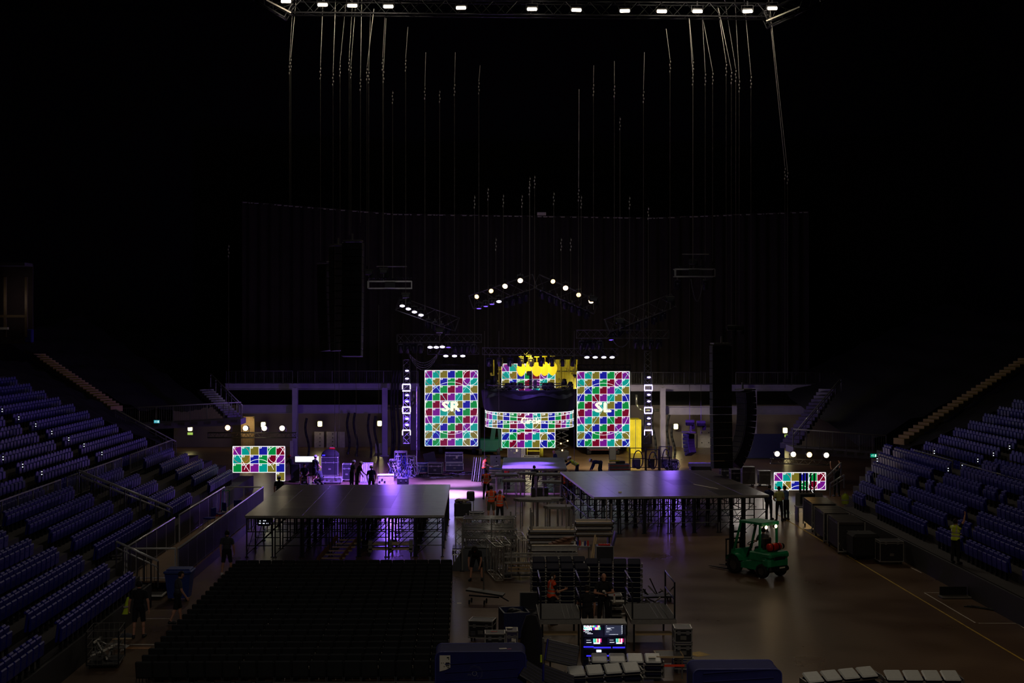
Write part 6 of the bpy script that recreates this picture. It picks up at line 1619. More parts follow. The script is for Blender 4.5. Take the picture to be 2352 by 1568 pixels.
# ================================================================ PEOPLE
EYE = mat('dark_eye', (30, 24, 22), .3); LIP = mat('lip', (150, 88, 80), .6)
def segd(P, a, b):
    a, b = np.array(a), np.array(b); d = b-a; t = np.clip(((P-a) @ d)/max(d @ d, 1e-9), 0, 1)
    return np.linalg.norm(P-(a+t[:, None]*d), axis=1), t
def person(label, loc, rz, h=1.76, lean=3, head=8, turn=0, la=((5, 12), (12, 2)), ra=((5, 12), (12, 2)), ll=(0, 5, -3), rl=(0, 5, -3), wear=(), hair='short', helmet=None, hairm=HAIRB, sit=None, side=0, group=None):
    """arms: ((upper forward, outward), (forearm forward, inward)) in degrees from hanging; legs: thigh forward, outward, shin forward"""
    k = h/1.76; t = T('person', label, 'person', loc, rz, group); B = []; m = MB()
    def cap(n, p, q, r, r2=None, seg=10):
        r2 = r if r2 is None else r2; p, q = V(p), V(q)
        m.tube(p, q, r, seg, r2); m.ball(p, r, seg); m.ball(q, r2, seg); B.append((n, p, q, (r+r2)/2))
    def lim(l): a, o, s = [R(x) for x in l]; return a, o, s
    def legvec(s, a, o): return V((s*sin(o), sin(a)*cos(o), -cos(a)*cos(o)))
    ext = []
    for s, l in ((-1, ll), (1, rl)):
        a, o, b = lim(l); ext.append(-(legvec(s, a, o)*.44*k+legvec(s, b, o*.4)*.42*k).z+.085*k+.03)
    hz = sit if sit is not None else max(ext)
    hip = V((0, 0, hz)); ld = R(lean); td = V((sin(R(side)), sin(ld), cos(ld))).normalized(); fw = V((0, cos(ld), -sin(ld)))
    TM = M4.Rotation(-ld, 3, 'X')
    up = lambda z, y=0, x=0: hip+td*z*k+fw*y*k+V((x*k, 0, 0))
    for c, r in (((.02, 0), (.165, .118, .13)), ((.17, .0), (.152, .108, .14)), ((.34, .0), (.172, .118, .17)), ((.43, -.01), (.165, .1, .1))):
        m.ball(up(*c), [x*k for x in r], 16, mx=TM)
    B.append(('pelvis', up(-.04), up(.1), .14*k)); B.append(('torso', up(.1), up(.47), .14*k))
    sh = up(.46); m.tube(sh+V((-.15*k, 0, 0)), sh+V((.15*k, 0, 0)), .066*k, 12)
    nb, hd = up(.5), R(lean*.6+head); hdv = V((sin(R(turn))*.15, sin(hd), cos(hd))).normalized(); hc = nb+hdv*.185*k
    cap('neck', nb-hdv*.02, nb+hdv*.1*k, .056*k)
    HM = M4.Rotation(R(-turn), 3, 'Z') @ M4.Rotation(-hd, 3, 'X'); H = lambda x, y, z: hc+HM @ V((x*k, y*k, z*k))
    m.ball(H(0, 0, .015), (.076*k, .097*k, .105*k), 16, mx=HM); m.ball(H(0, .03, -.06), (.056*k, .062*k, .062*k), 12, mx=HM)
    m.ball(H(0, .1, -.01), (.014*k, .022*k, .026*k), 8, mx=HM); m.ball(H(0, .082, .028), (.05*k, .018*k, .012*k), 8, mx=HM); m.ball(H(0, .078, -.095), (.026*k, .022*k, .02*k), 8, mx=HM)
    for s in (-1, 1): m.ball(H(s*.077, -.005, -.005), (.012*k, .022*k, .034*k), 8, mx=HM)
    B.append(('head', H(0, 0, -.07), H(0, 0, .07), .09*k))
    hands = []
    for s, (ua, fa), n in ((-1, la, 'l'), (1, ra, 'r')):
        S = up(.455)+V((s*.185*k, 0, 0)); a, o = R(ua[0]), R(ua[1]); b, i2 = R(fa[0]), R(fa[1])
        E_ = S+V((s*sin(o), sin(a)*cos(o), -cos(a)*cos(o)))*.3*k; fd = V((-s*sin(i2), sin(b)*cos(i2), -cos(b)*cos(i2))); W = E_+fd*.26*k
        cap(n+'upper', S, E_, .052*k, .042*k); cap(n+'fore', E_, W, .042*k, .029*k)
        ax = fd.cross(V((0, 0, 1))); ax = V((1, 0, 0)) if ax.length < .2 else ax.normalized()
        sd = fd.cross(ax).normalized(); lat = ax if abs(ax.y) > abs(sd.y) else sd; nrm = fd.cross(lat)
        P = W+fd*.05*k; rot = M4((lat, nrm, fd)).transposed()
        m.ball(P, (.042*k, .02*k, .055*k), 10, mx=rot); B.append((n+'hand', W+fd*.015*k, W+fd*.17*k, .03*k))
        for j, (off, ln) in enumerate(((-.03, .062), (-.01, .075), (.011, .072), (.03, .056))):
            a0 = P+lat*off*k+fd*.045*k; a1 = a0+(fd*.75+nrm*.35*s).normalized()*ln*.55*k; a2 = a1+(fd*.4+nrm*.8*s).normalized()*ln*.5*k
            m.tube(a0, a1, .0115*k, 6); m.ball(a1, .0112*k, 6); m.tube(a1, a2, .0112*k, 6, .0095*k); m.ball(a2, .0095*k, 6)
        th = P-lat*.036*k-fd*.015*k; t1 = th+(fd*.6-lat*.7+nrm*.2*s).normalized()*.045*k; t2 = t1+(fd*.95+nrm*.3*s).normalized()*.032*k
        m.tube(th, t1, .0135*k, 6); m.ball(t1, .0125*k, 6); m.tube(t1, t2, .0125*k, 6, .01*k); m.ball(t2, .01*k, 6)
        hands.append(P)
    for s, l, n in ((-1, ll, 'l'), (1, rl, 'r')):
        a, o, b = lim(l); h0 = hip+V((s*.092*k, 0, -.02*k)); kn = h0+legvec(s, a, o)*.43*k; an = kn+legvec(s, b, o*.4)*.41*k
        cap(n+'thigh', h0, kn, .082*k, .056*k); m.ball(kn.lerp(an, .28)+V((0, -.012*k, 0)), (.055*k, .058*k, .1*k), 10); cap(n+'shin', kn, an, .052*k, .036*k)
        an2 = an+V((0, -.03*k, -.05*k)); toe = an+V((s*.03*k, .17*k, -.055*k)); cap(n+'foot', an2, toe, .042*k, .034*k)
        m.ball(an.lerp(toe, .5), (.043*k, .1*k, .04*k), 10)
    raw = m.build('raw', SKIN); md = raw.modifiers.new('r', 'REMESH'); md.mode = 'VOXEL'; md.voxel_size = .0095; md.use_smooth_shade = True
    md2 = raw.modifiers.new('s', 'SMOOTH'); md2.factor = .5; md2.iterations = 2
    dg = bpy.context.evaluated_depsgraph_get(); me = bpy.data.meshes.new_from_object(raw.evaluated_get(dg)); old = raw.data
    bpy.data.objects.remove(raw); bpy.data.meshes.remove(old); me.name = 'body'
    nv = len(me.vertices); co_ = np.zeros(nv*3); me.vertices.foreach_get('co', co_); co_ = co_.reshape(-1, 3)
    # keep the soles on the ground
    mz = co_[:, 2].min()
    if sit is None: co_[:, 2] -= mz; me.vertices.foreach_set('co', co_.ravel()); off = mz
    else: off = 0.
    nr = np.zeros(nv*3); me.vertices.foreach_get('normal', nr); nr = nr.reshape(-1, 3)
    fs = np.array([tuple(p.vertices) if len(p.vertices) == 4 else (*p.vertices, p.vertices[0]) for p in me.polygons]); fc_ = co_[fs].mean(1); fc_[:, 2] += off
    me.materials.clear(); me.materials.append(SKIN); body = bpy.data.objects.new('body', me); COL.objects.link(body); body.parent = t
    D = np.stack([segd(fc_, p, q)[0]-r for _, p, q, r in B]); who = D.argmin(0); names = np.array([b[0] for b in B])[who]
    tt = np.stack([segd(fc_, p, q)[1] for _, p, q, _ in B])[who, np.arange(len(fc_))]
    a_, b_ = np.array(up(-.1)), np.array(up(.5)); tv = ((fc_-a_) @ (b_-a_))/((b_-a_) @ (b_-a_))
    def garment(nm, mats, sel, o, mi=None):
        idx = np.nonzero(sel)[0]
        if len(idx) == 0: return
        us, inv = np.unique(fs[idx].ravel(), return_inverse=True); vv = co_[us]+nr[us]*o
        g = bpy.data.meshes.new(nm); g.from_pydata(vv.tolist(), [], [tuple(dict.fromkeys(q)) for q in inv.reshape(-1, 4).tolist()])
        for x in (mats if isinstance(mats, (list, tuple)) else [mats]): g.materials.append(x)
        if mi is not None: g.polygons.foreach_set('material_index', mi[idx].astype(int).tolist())
        g.polygons.foreach_set('use_smooth', [True]*len(g.polygons)); g.update()
        ob = bpy.data.objects.new(nm, g); COL.objects.link(ob); ob.parent = t; return ob
    isin = lambda *n: np.isin(names, n)
    tor = isin('torso', 'pelvis') & (tv > .2); upa = isin('lupper', 'rupper'); fore = isin('lfore', 'rfore')
    for g, mm in wear:
        if g == 't_shirt': garment(g, mm, tor | (upa & (tt < .66)), .013)
        elif g == 'jumper': garment(g, mm, tor | upa | (fore & (tt < .93)), .015)
        elif g == 'hi_vis_vest':
            xl = np.abs(fc_[:, 0]); bands = ((tv > .36) & (tv < .45)) | ((tv > .56) & (tv < .65)) | ((tv > .65) & (xl > .085*k) & (xl < .125*k))
            garment(g, [mm, REFL], (isin('torso', 'pelvis') & (tv > .14)) | (upa & (tt < .1)), .03, bands)
        elif g == 'shorts': garment(g, mm, (isin('pelvis') | (isin('torso') & (tv < .26))) & (tv < .3) | isin('lthigh', 'rthigh') & (tt < .98), .022)
        elif g == 'trousers': garment(g, mm, (isin('pelvis') | (isin('torso') & (tv < .26))) & (tv < .3) | isin('lthigh', 'rthigh') | isin('lshin', 'rshin') & (tt < .96), .016)
        elif g == 'shoes': garment(g, mm, isin('lfoot', 'rfoot') | isin('lshin', 'rshin') & (tt > .97), .01)
    hl = (np.array(HM.transposed()) @ (fc_-np.array(hc)).T).T/k; ish = isin('head') | (isin('neck') & (tt > .75))
    if hair in ('short', 'curly', 'beard'):
        garment('hair', hairm, ish & ((hl[:, 2] > .065) | ((hl[:, 1] < -.005) & (hl[:, 2] > -.055))), .014 if hair != 'curly' else .04)
    if hair == 'beard': garment('beard', hairm, isin('head') & (hl[:, 2] < -.05) & (hl[:, 1] > .02), .008)
    z = V((0, 0, -off))
    for s in (-1, 1): MB().ball(H(s*.03, .085, .012)+z, .011*k, 8).build('eye', EYE, t, True)
    MB().ball(H(0, .089, -.058)+z, (.024*k, .008*k, .006*k), 8, mx=HM).build('mouth', LIP, t, True)
    if helmet:
        q = MB(); q.ball(H(0, -.005, .045)+z, (.105*k, .128*k, .105*k), 18, mx=HM, z0=0)
        q.lathe(H(0, .012, .045)+z, [(.1*k, .0), (.135*k, -.008*k), (.13*k, -.02*k)], 18, mx=HM @ M4.Diagonal((.92, 1.12, 1))); q.build('helmet' if helmet is HELM else 'cap', helmet, t, True)
    t['hands'] = [list(x+z) for x in hands]
    return t
BT = (('t_shirt', TBLK), ('shoes', BLK)); TR = ('trousers', TBLK); SH = ('shorts', TBLK); OV = ('hi_vis_vest', ORANGE)
DOWN = ((5, 12), (14, 2))
def pg(px, py, z=0.): return gr(px, py, z)
person('person in orange vest facing right, reaching over the white-edged decks', pg(1112, 1109), -1.35, 1.76, 8, 14, la=((30, 8), (70, 5)), ra=((30, 8), (72, 5)), wear=BT+(TR, OV))
person('person in orange vest standing on the lit floor, hands behind the back', pg(1117, 1146), .15, 1.72, 3, 4, la=((-6, 14), (4, 2)), ra=((-22, 18), (-30, 50)), ll=(4, 6, 0), rl=(-4, 6, -6), wear=BT+(TR, OV))
person('person in orange vest and olive shorts, back to the camera', pg(1128, 1194), .1, 1.78, 2, 5, wear=BT+(('shorts', TOLV), OV), ra=((8, 14), (30, 25)))
person('person in orange vest and black trousers beside the one in olive shorts', pg(1148, 1203), -.15, 1.7, 3, 12, ra=((4, 26), (18, -12)), wear=BT+(TR, OV), hairm=mat('brown_hair', (96, 66, 50), .8))
person('person all in black standing among the risers below the violet deck', pg(1228, 1136), .3, 1.76, 2, 18, wear=(('jumper', TBLK), TR, ('shoes', BLK)))
person('person in orange vest half under the right deck corner, left of two', pg(1297, 1146), -.5, 1.68, 6, 8, la=((40, 10), (70, 20)), wear=BT+(SH, OV))
person('person in orange vest half under the right deck corner, right of two', pg(1311, 1149), .5, 1.68, 4, 6, ra=((30, 10), (80, 20)), wear=BT+(TR, OV))
person('person in white helmet and yellow vest bending over behind the violet deck', pg(1326, 1101), 1.5, 1.78, 58, -12, la=((62, 6), (58, 4)), ra=((50, 6), (52, 4)), ll=(14, 6, -4), rl=(-2, 8, -8), wear=(('jumper', TNAV), ('trousers', DENIM), ('shoes', BLK), ('hi_vis_vest', YELLOW)), helmet=HELM)
person('person in white helmet bent double behind the right deck', pg(1380, 1094), 1.25, 1.78, 88, 10, la=((20, 8), (25, 4)), ra=((16, 8), (25, 4)), ll=(12, 8, -6), rl=(4, 8, -10), wear=(('jumper', TNAV), ('trousers', DENIM), ('shoes', BLK)), helmet=HELM)
person('bald person in dark clothes behind the right end of violet deck', pg(1277, 1094), 1.2, 1.78, 8, 10, wear=(('jumper', TNAV), TR, ('shoes', BLK)), hair='none')
person('person in an orange cap leaning over at the far left backstage', pg(672, 1106), 1.0, 1.76, 22, 12, la=((45, 10), (70, 10)), ra=((40, 10), (75, 20)), wear=BT+(SH,), helmet=OCAP)
flight_case('low black case used as a seat behind the left deck', pg(700, 1113)+V((0, .15, 0)), (.5, .45, .46), 0, castors=False)
person('person in black sitting on a low case behind the left deck', pg(700, 1113)+V((0, 0, 0)), pi, 1.76, 12, 5, la=((30, 14), (70, 20)), ra=((30, 14), (60, 25)), ll=(86, 16, 22), rl=(84, 14, -4), wear=BT+(SH,), sit=.56, hair='short')
person('person in white helmet and black shorts standing by the bright monitors', pg(723, 1110), -.75, 1.8, 3, 10, la=((12, 12), (30, 4)), ra=((20, 12), (60, 20)), wear=BT+(SH,), helmet=HELM)
person('person in a grey shirt crouching behind the left deck', pg(739, 1114), 1.1, 1.76, 22, 14, la=((30, 10), (50, 8)), ra=((30, 10), (50, 8)), ll=(78, 12, -62), rl=(80, 12, -60), wear=(('t_shirt', TGRY), ('trousers', TBLK), ('shoes', BLK)))
person('person in white helmet whose head shows by the small left screen', pg(641, 1166), .2, 1.76, 3, 8, wear=BT+(TR,), helmet=HELM)
person('person in white helmet and black shirt leaning right behind left deck', pg(820, 1126), -1.2, 1.8, 20, 10, la=((20, 12), (30, 5)), ra=((26, 10), (50, 8)), wear=BT+(TR,), helmet=HELM)
person('person in white helmet partly hidden by the one leaning right', pg(808, 1121), -1.0, 1.74, 10, 8, wear=(('t_shirt', TGRY), TR, ('shoes', BLK)), helmet=HELM)
person('person in white helmet and navy shirt, back turned, behind left deck', pg(853, 1136), .1, 1.74, 3, 6, la=((10, 16), (20, 8)), ra=((10, 16), (20, 8)), wear=(('t_shirt', TNAV), TR, ('shoes', BLK)), helmet=HELM)
person('person in charcoal shirt and black shorts walking away up the left aisle', pg(521, 1320), -.12, 1.8, 3, 8, la=((-8, 12), (0, 2)), ra=((10, 12), (24, 2)), ll=(-10, 4, -22), rl=(14, 4, 6), wear=(('t_shirt', TGRY), SH, ('shoes', WHITE)))
person('person in charcoal shirt walking right past the blue bin, looking down', pg(408, 1432), -1.25, 1.78, 4, 22, la=((-10, 10), (-2, 4)), ra=((16, 10), (34, 2)), ll=(12, 4, 4), rl=(-12, 4, -24), wear=(('t_shirt', TGRY), SH, ('shoes', BLK)))
pv = person('person in black walking away with a yellow vest, nearest on left aisle', pg(319, 1464), .05, 1.82, 3, 6, la=((2, 20), (18, -8)), ra=((-4, 18), (8, -4)), ll=(-2, 5, -10), rl=(10, 4, -4), wear=BT+(SH,))
hp = V(pv['hands'][0]); hp = M4.Rotation(.05, 3, 'Z') @ hp+pv.location
t = T('hi_vis_vest', 'crumpled yellow vest carried in the left hand of the nearest walker', 'vest', hp)
m = MB(); n = 10
for j in range(7):
    for i in range(n):
        a = 2*pi*i/n; r = (.05+.05*j/6+.02*sin(i*2.3+j)); m.v.append((-.12*j/6+r*cos(a), r*.6*sin(a), .42-.09*j))
for j in range(6):
    for i in range(n): m.f.append((j*n+i, j*n+(i+1) % n, j*n+n+(i+1) % n, j*n+n+i)); m.m.append(0)
m.build('cloth', YELLOW, t, True); MB().tube((-.07, 0, .1), (-.08, 0, .15), .105, 10).build('reflective_band', REFL, t)
person('curly-haired person bending over in front of the truss stack', pg(1094, 1332), pi-.1, 1.8, 62, 20, la=((14, 10), (30, 8)), ra=((10, 12), (24, 4)), ll=(-4, 12, -2), rl=(10, 12, 2), wear=(('t_shirt', TBLK), SH, ('shoes', BLK)), hair='curly')
q = at(1266, 1323, 47.4)
hs = person('bearded person in orange vest and headset behind the left control riser', (q.x, q.y, 0), -1.25, 1.7, 4, 6, la=((10, 10), (40, 10)), ra=((25, 8), (105, 5)), wear=BT+(TR, OV), hair='beard')
MB().rbox((.085, 0, 1.56), (.03, .06, .07), .01).build('headset', WHITE, hs); MB().rbox((-.085, 0, 1.56), (.03, .06, .07), .01).build('headset', BLK, hs)
q = at(1386, 1317, 46.8)
sm = person('balding person in black facing camera with hands raised at chest, centre', (q.x, q.y, 0), pi+.1, 1.82, 2, 14, la=((22, 22), (95, 48)), ra=((20, 24), (82, 55)), wear=BT+(TR,), hair='none')
t = T('white_gadget', 'small white gadget in the hands of the balding person', 'gadget', sm.location+V((-.02, -.38, 1.27)))
MB().rbox((0, 0, 0), (.1, .06, .07), .02).build('body', PAPER, t); MB().rbox((.06, 0, -.06), (.07, .05, .09), .02).build('grip', LGREY, t)
q = at(1350, 1345, 44.9); person('person in black with back to camera between the control risers', (q.x, q.y, 0), .15, 1.74, 8, 16, la=((30, 20), (70, 30)), wear=BT+(TR,))
person('person in pale lime shirt with back to camera at the right deck corner', pg(1790, 1197), .1, 1.8, 2, 8, la=((14, 16), (60, 30)), ra=((14, 16), (60, 30)), wear=(('t_shirt', TLIM), TR, ('shoes', BLK)))
person('person in dark clothes left of the one in the lime shirt', pg(1766, 1193), -.7, 1.8, 3, 14, ra=((25, 10), (80, 10)), wear=(('jumper', TNAV), ('trousers', DENIM), ('shoes', BLK)))
person('person in pale blue shirt right of the one in the lime shirt', pg(1806, 1194), .75, 1.78, 6, 14, wear=(('t_shirt', TBLU), TR, ('shoes', BLK)))
person('person in yellow vest reaching up in front of the right stand seats', (18.2, 54.2, .82), -1.0, 1.74, 2, -6, ra=((150, 14), (160, 2)), la=((30, 12), (80, 10)), wear=BT+(TR, ('hi_vis_vest', YELLOW)))
person('person in black with raised arms right of the small right screen', (20.9, 83.2, 0), .2, 1.78, 2, -5, ra=((155, 18), (165, 2)), la=((150, 18), (160, 2)), wear=BT+(TR,))

# ================================================================ FORKLIFT
fb = gr(1738, 1318); fl_rz = R(36)
f = T('forklift', 'green forklift truck with two lit lamps on the open floor', 'forklift', (fb.x, fb.y, 0), fl_rz)
# local: +Y forward, X right
prof = [(-1.12, .32), (-1.16, .78), (-1.08, 1.02), (-.55, 1.06), (-.42, 1.12), (-.3, .95), (-.2, .62), (.35, .5), (.62, .5), (.8, .95), (.9, .95), (.95, .4), (.72, .28), (-.4, .28)]
MB().prism(prof[::-1], -.52, .52, ax='x').build('chassis', GREEN, f)
m = MB(); m.rbox((0, -1.0, .9), (1.16, .5, .26), .08); m.rbox((0, -.98, .6), (1.16, .46, .42), .1); cw = m.build('counterweight', GREEN, f)
MB().rbox((0, -1.22, .82), (.66, .06, .18), .03).build('grille', BLK, cw); MB().rbox((0, -1.16, .36), (1.12, .2, .2), .06).build('bumper', BLKM, cw)
MB().box((.1, -1.27, .42), (.3, .02, .05)).build('number_plate', PAPER, cw)
m = MB()
for s in (-1, 1): m.rbox((s*.5, -.55, .82), (.12, .9, .36), .04)
m.build('side_cowl', GREEN, f)
RF = 2.12
for s in (-1, 1):
    MB().bar((s*.5, .78, .9), (s*.46, .42, RF-.04), .07, .07).build('front_post', GREEN, f)
    MB().bar((s*.5, -.62, 1.08), (s*.47, -.62, RF-.04), .08, .07).build('rear_post', GREEN, f)
m = MB()
for s in (-1, 1): m.bar((s*.48, .44, RF), (s*.48, -.7, RF), .1, .08)
for i in range(7): m.box((0, .4-.18*i, RF+.01), (.96, .05, .05))
m.box((0, -.68, RF-.02), (1.0, .1, .14)); m.box((0, .44, RF-.01), (1.0, .08, .1)); m.box((0, -.1, RF+.035), (.98, 1.1, .02)); m.build('overhead_guard', GREEN, f)
for s in (-1, 1):
    lp = MB().tube((s*.28, -.76, RF-.14), (s*.28, -.66, RF-.14), .075, 14).build('work_lamp', BLK, f); MB().ball((s*.28, -.77, RF-.14), (.07, .03, .07), 12).build('lens', mat('work_lamp_lens', (255, 225, 170), emit=14, ecol=(255, 216, 160)), lp)
for s in (-1, 1):
    MB().box((s*.36, 1.06, 1.08), (.09, .12, 1.95)).build('mast_rail', BLKM, f); MB().box((s*.27, 1.1, 1.2), (.05, .08, 1.9)).build('inner_mast', BLKM, f)
    MB().tube((s*.31, 1.0, .3), (s*.31, 1.0, 1.9), .035, 8).build('lift_cylinder', BLKM, f)
m = MB()
for z in (.15, .55, 1.05, 1.5): m.box((0, 1.06, z+.1), (.8, .06, .08))
m.build('mast_crossbar', BLKM, f)
m = MB()
for z in (.3, .62): m.box((0, 1.2, z), (1.05, .05, .1))
for i in range(6): m.box((-.5+.2*i, 1.2, .85), (.04, .04, .9))
m.box((0, 1.2, 1.3), (1.05, .05, .06)); m.build('load_backrest', BLKM, f)
for s in (-1, 1):
    k = MB(); k.box((s*.3, 1.26, .35), (.12, .05, .6)); k.add([(s*.3-.06, 1.24, .05), (s*.3+.06, 1.24, .05), (s*.3+.05, 2.35, .06), (s*.3-.05, 2.35, .06), (s*.3-.06, 1.24, .1), (s*.3+.06, 1.24, .1), (s*.3+.05, 2.35, .075), (s*.3-.05, 2.35, .075)], [(3, 2, 1, 0), (4, 5, 6, 7), (0, 1, 5, 4), (1, 2, 6, 5), (2, 3, 7, 6), (3, 0, 4, 7)]); k.build('fork', BLKM, f)
for s in (-1, 1):
    for y, r in ((.72, .36), (-.78, .28)):
        w_ = MB(); w_.lathe((s*.5, y, r), [(r*.6, -.12), (r*.95, -.12), (r, -.07), (r, .07), (r*.95, .12), (r*.6, .12)], 24, mx=M4.Rotation(pi/2, 3, 'Y')); w_ = w_.build('tyre', RUB, f, True)
        MB().tube((s*.5-.08, y, r), (s*.5+.08, y, r), r*.6, 16).build('hub', mat('dirty_hub', (70, 66, 60), .6), w_)
    m = MB()
    for i in range(8):
        a0, a1 = R(25+i*16), R(25+(i+1)*16); m.add([(s*.36, .72+.44*cos(a0), .36+.44*sin(a0)), (s*.64, .72+.44*cos(a0), .36+.44*sin(a0)), (s*.64, .72+.44*cos(a1), .36+.44*sin(a1)), (s*.36, .72+.44*cos(a1), .36+.44*sin(a1)), (s*.36, .72+.41*cos(a0), .36+.41*sin(a0)), (s*.64, .72+.41*cos(a0), .36+.41*sin(a0)), (s*.64, .72+.41*cos(a1), .36+.41*sin(a1)), (s*.36, .72+.41*cos(a1), .36+.41*sin(a1))], [(0, 1, 2, 3), (7, 6, 5, 4), (0, 4, 5, 1), (2, 6, 7, 3)])
    m.build('mudguard', GREEN, f)
MB().rbox((0, -.3, .98), (.5, .5, .12), .04).build('seat', BLK, f); MB().rbox((0, -.55, 1.28), (.48, .1, .5), .04).build('backrest', BLK, f)
m = MB(); m.tube((0, .52, .7), (0, .28, 1.22), .03, 8); m.build('steering_column', BLKM, f)
m = MB(); mx = M4.Rotation(R(-35), 3, 'X'); m.path([V((0, .28, 1.24))+mx @ V((.17*cos(2*pi*i/16), .17*sin(2*pi*i/16), 0)) for i in range(17)], .016, 6); m.build('steering_wheel', BLK, f)
t = T('gas_cylinder', 'red gas cylinder strapped across the back of the forklift', 'gas cylinder', V((fb.x, fb.y, 0))+M4.Rotation(fl_rz, 3, 'Z') @ V((0, -.93, 1.2)), fl_rz)
MB().lathe((-.36, 0, 0), [(.001, -.02), (.1, .0), (.155, .06), (.16, .3), (.165, .31), (.165, .35), (.16, .36), (.155, .64), (.1, .72), (.06, .74)], 20, mx=M4.Rotation(pi/2, 3, 'Y')).build('cylinder', RED, t, True)
MB().tube((.38, 0, 0), (.48, 0, 0), .12, 14, cap=False).build('valve_guard', BLK, t); MB().tube((.36, 0, 0), (.44, 0, 0), .03, 8).build('valve', STEEL, t)
for x in (-.2, .14): MB().tube((x-.02, 0, 0), (x+.02, 0, 0), .172, 20).build('strap', BLKM, t)
dv = V((fb.x, fb.y, 0))+M4.Rotation(fl_rz, 3, 'Z') @ V((.02, -.32, 0))
person('person in grey driving the green forklift', dv, fl_rz-.5, 1.7, -2, 4, turn=40, la=((40, 8), (80, 6)), ra=((40, 8), (78, 6)), ll=(80, 8, 10), rl=(80, 8, 10), wear=(('t_shirt', TGRY), TR, ('shoes', BLK)), sit=1.12)
# ================================================================ LIGHT
w = bpy.data.worlds.new('world'); SC.world = w; w.use_nodes = True
w.node_tree.nodes['Background'].inputs[0].default_value = (.6, .6, 1, 1)
w.node_tree.nodes['Background'].inputs[1].default_value = .002
WARMW = (1, .86, .66); PUR = (.26, .12, 1); LAV = (.3, .25, 1)
for x, y, ax, ay, e in ((700, 14, -14, 62, 1400), (892, 16, -6, 66, 600), (1222, 22, 3, 66, 800), (1520, 27, 10, 62, 1500), (1717, 27, 18, 60, 1300)):
    p = at(x, y+6, 83.5); light('catwalk_flood', 'SPOT', p, e, WARMW, (ax, ay, 0), .3, 100, .8)
for x, e in ((700, 170), (830, 170), (1240, 50), (1600, 170), (1730, 170)):
    light('catwalk_spill', 'POINT', at(x, 24, 83.2), e, WARMW, size=.3)
# house lights assumed in the roof over the near end, plus a front fill
light('house_fill', 'SPOT', (15, 30, 27), 1400, (1, .72, .42), (15, 46, 0), .4, 72, .9)
light('house_fill', 'SPOT', (9, 26, 27), 1350, (1, .92, .76), (10.5, 37.5, 0), .4, 40, 1)
light('house_fill', 'SPOT', (-12, 34, 27), 200, (.8, .8, 1), (-13, 50, 0), .4, 80, .9)
light('house_fill', 'SPOT', (0, 2, 25), 3600, (1, .9, .78), (0, 48, 0), .4, 52, .9)  # added front fill for faces turned toward the camera
light('house_fill', 'SPOT', (2, 38, 28), 3800, (1, .93, .85), (2, 68, 0), .4, 30, .9)
# violet stage wash
for x, y, D, tgt, e, sp, c in ((945, 714, 87.4, gr(1030, 1134), 280000, 27, (.34, .24, 1)), (1044, 817, 91, gr(1040, 1110), 40000, 40, (.3, .2, 1)), (1009, 797, 87.8, gr(840, 1105), 60000, 46, PUR), (1377, 820, 91, gr(1222, 1064, 1.45), 24000, 20, (.26, .12, 1)), (1387, 820, 91, gr(1480, 1090, 1.8), 250, 40, PUR), (1130, 700, 87.6, gr(1215, 1128), 50000, 24, PUR)):
    light('violet_wash', 'SPOT', at(x, y, D)+V((0, -.5, -.5)), e, c, tgt, .2, sp, .8)
light('violet_spill', 'POINT', at(900, 985, 98), 1100, (.3, .12, 1), size=.5)
light('violet_spill', 'POINT', at(1040, 1040, 90), 160, (.4, .3, 1), size=.5)
light('violet_spill', 'POINT', at(1540, 985, 98), 260, (.3, .14, 1), size=.5)
light('violet_uplight', 'SPOT', at(1217, 860, 90), 260, PUR, at(1217, 900, 95), .2, 70, .6)
light('violet_spot', 'SPOT', at(1600, 830, 84), 3000, (.25, .08, 1), at(1600, 1000, 86), .2, 30, .5)
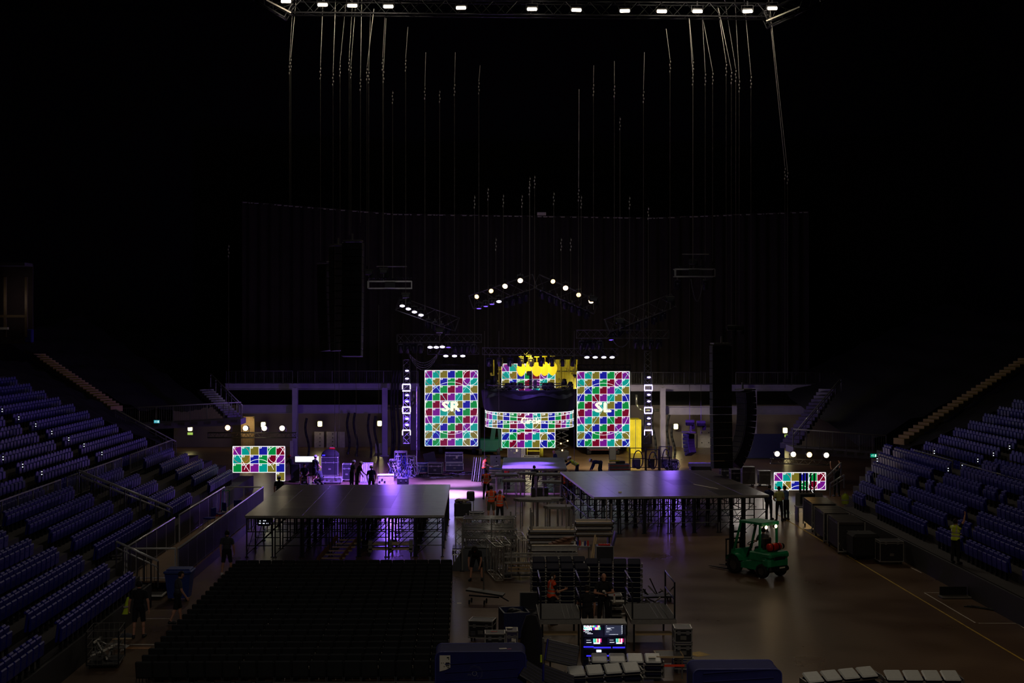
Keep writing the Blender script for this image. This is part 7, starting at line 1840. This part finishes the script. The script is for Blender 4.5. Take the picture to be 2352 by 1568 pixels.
# yellow light behind the ring, work lights in the dock, added backstage fill
light('yellow_flood', 'SPOT', at(1290, 815, 98), 800, (1, .85, .05), at(1297, 872, 104), .2, 70, .6)
light('yellow_flood', 'SPOT', at(1215, 815, 93.5), 350, (1, .85, .05), at(1200, 860, 98.5), .2, 100, .6)
light('yellow_flood', 'SPOT', at(1400, 840, 104), 2000, (1, .9, .3), at(1460, 1000, 112), .2, 36, .6)
light('dock_light', 'SPOT', at(1400, 860, 99), 5000, (1, .9, .6), gr(1400, 1060), .4, 100, .5)
light('dock_light', 'POINT', at(1220, 1000, 104), 60, (1, .85, .5), size=.4)
light('side_lamp_glow', 'POINT', at(590, 990, 84.8), 10, (1, .75, .4), size=.3)
light('side_lamp_glow', 'POINT', at(1842, 1050, 84.5), 10, (1, .75, .4), size=.3)
light('violet_spill', 'POINT', at(760, 985, 100), 110, (.3, .14, 1), size=.5)
light('backstage_fill', 'POINT', at(1760, 925, 103), 120, (1, .9, .78), size=.4)  # added fill for the beams and rails at the right rear
light('backstage_fill', 'POINT', at(600, 925, 105), 50, (1, .9, .8), size=.4)  # added fill for the left rear beams
light('backstage_fill', 'POINT', at(1700, 1000, 90), 60, (1, .9, .8), size=.4)  # added fill over the cases behind the right deck
light('house_fill', 'SPOT', (18, 46, 28), 2000, (1, .86, .66), (13.5, 67, 0), .4, 24, .9)  # added spot to brighten the people at the right deck corner
light('house_fill', 'SPOT', (2, 30, 27), 5200, (.95, .95, 1), (2.5, 88, 12), .4, 24, .9)  # added fill that brings out the flown trusses, speakers and chains

PL = {'sticker': 'white paper sticker', 'number_plate': 'pale plate', 'red_bag': 'red bag', 'paper_notice': 'torn white paper notice', 'gas_cap': 'red cap', 'edge_trim': 'aluminium edging', 'linking_bracket': 'shiny metal bracket', 'nosing': 'white edge strip', 'tail_lamp': 'red tail lamp', 'orange_strap': 'orange strap', 'printed_logo': 'faint grey ring logo'}
for o in bpy.data.objects:
    if o.parent and 'label' not in o:
        n = o.name.split('.')[0]
        if n in PL and not (n == 'number_plate' and o.parent.name.startswith('seat')): o['label'] = PL[n]
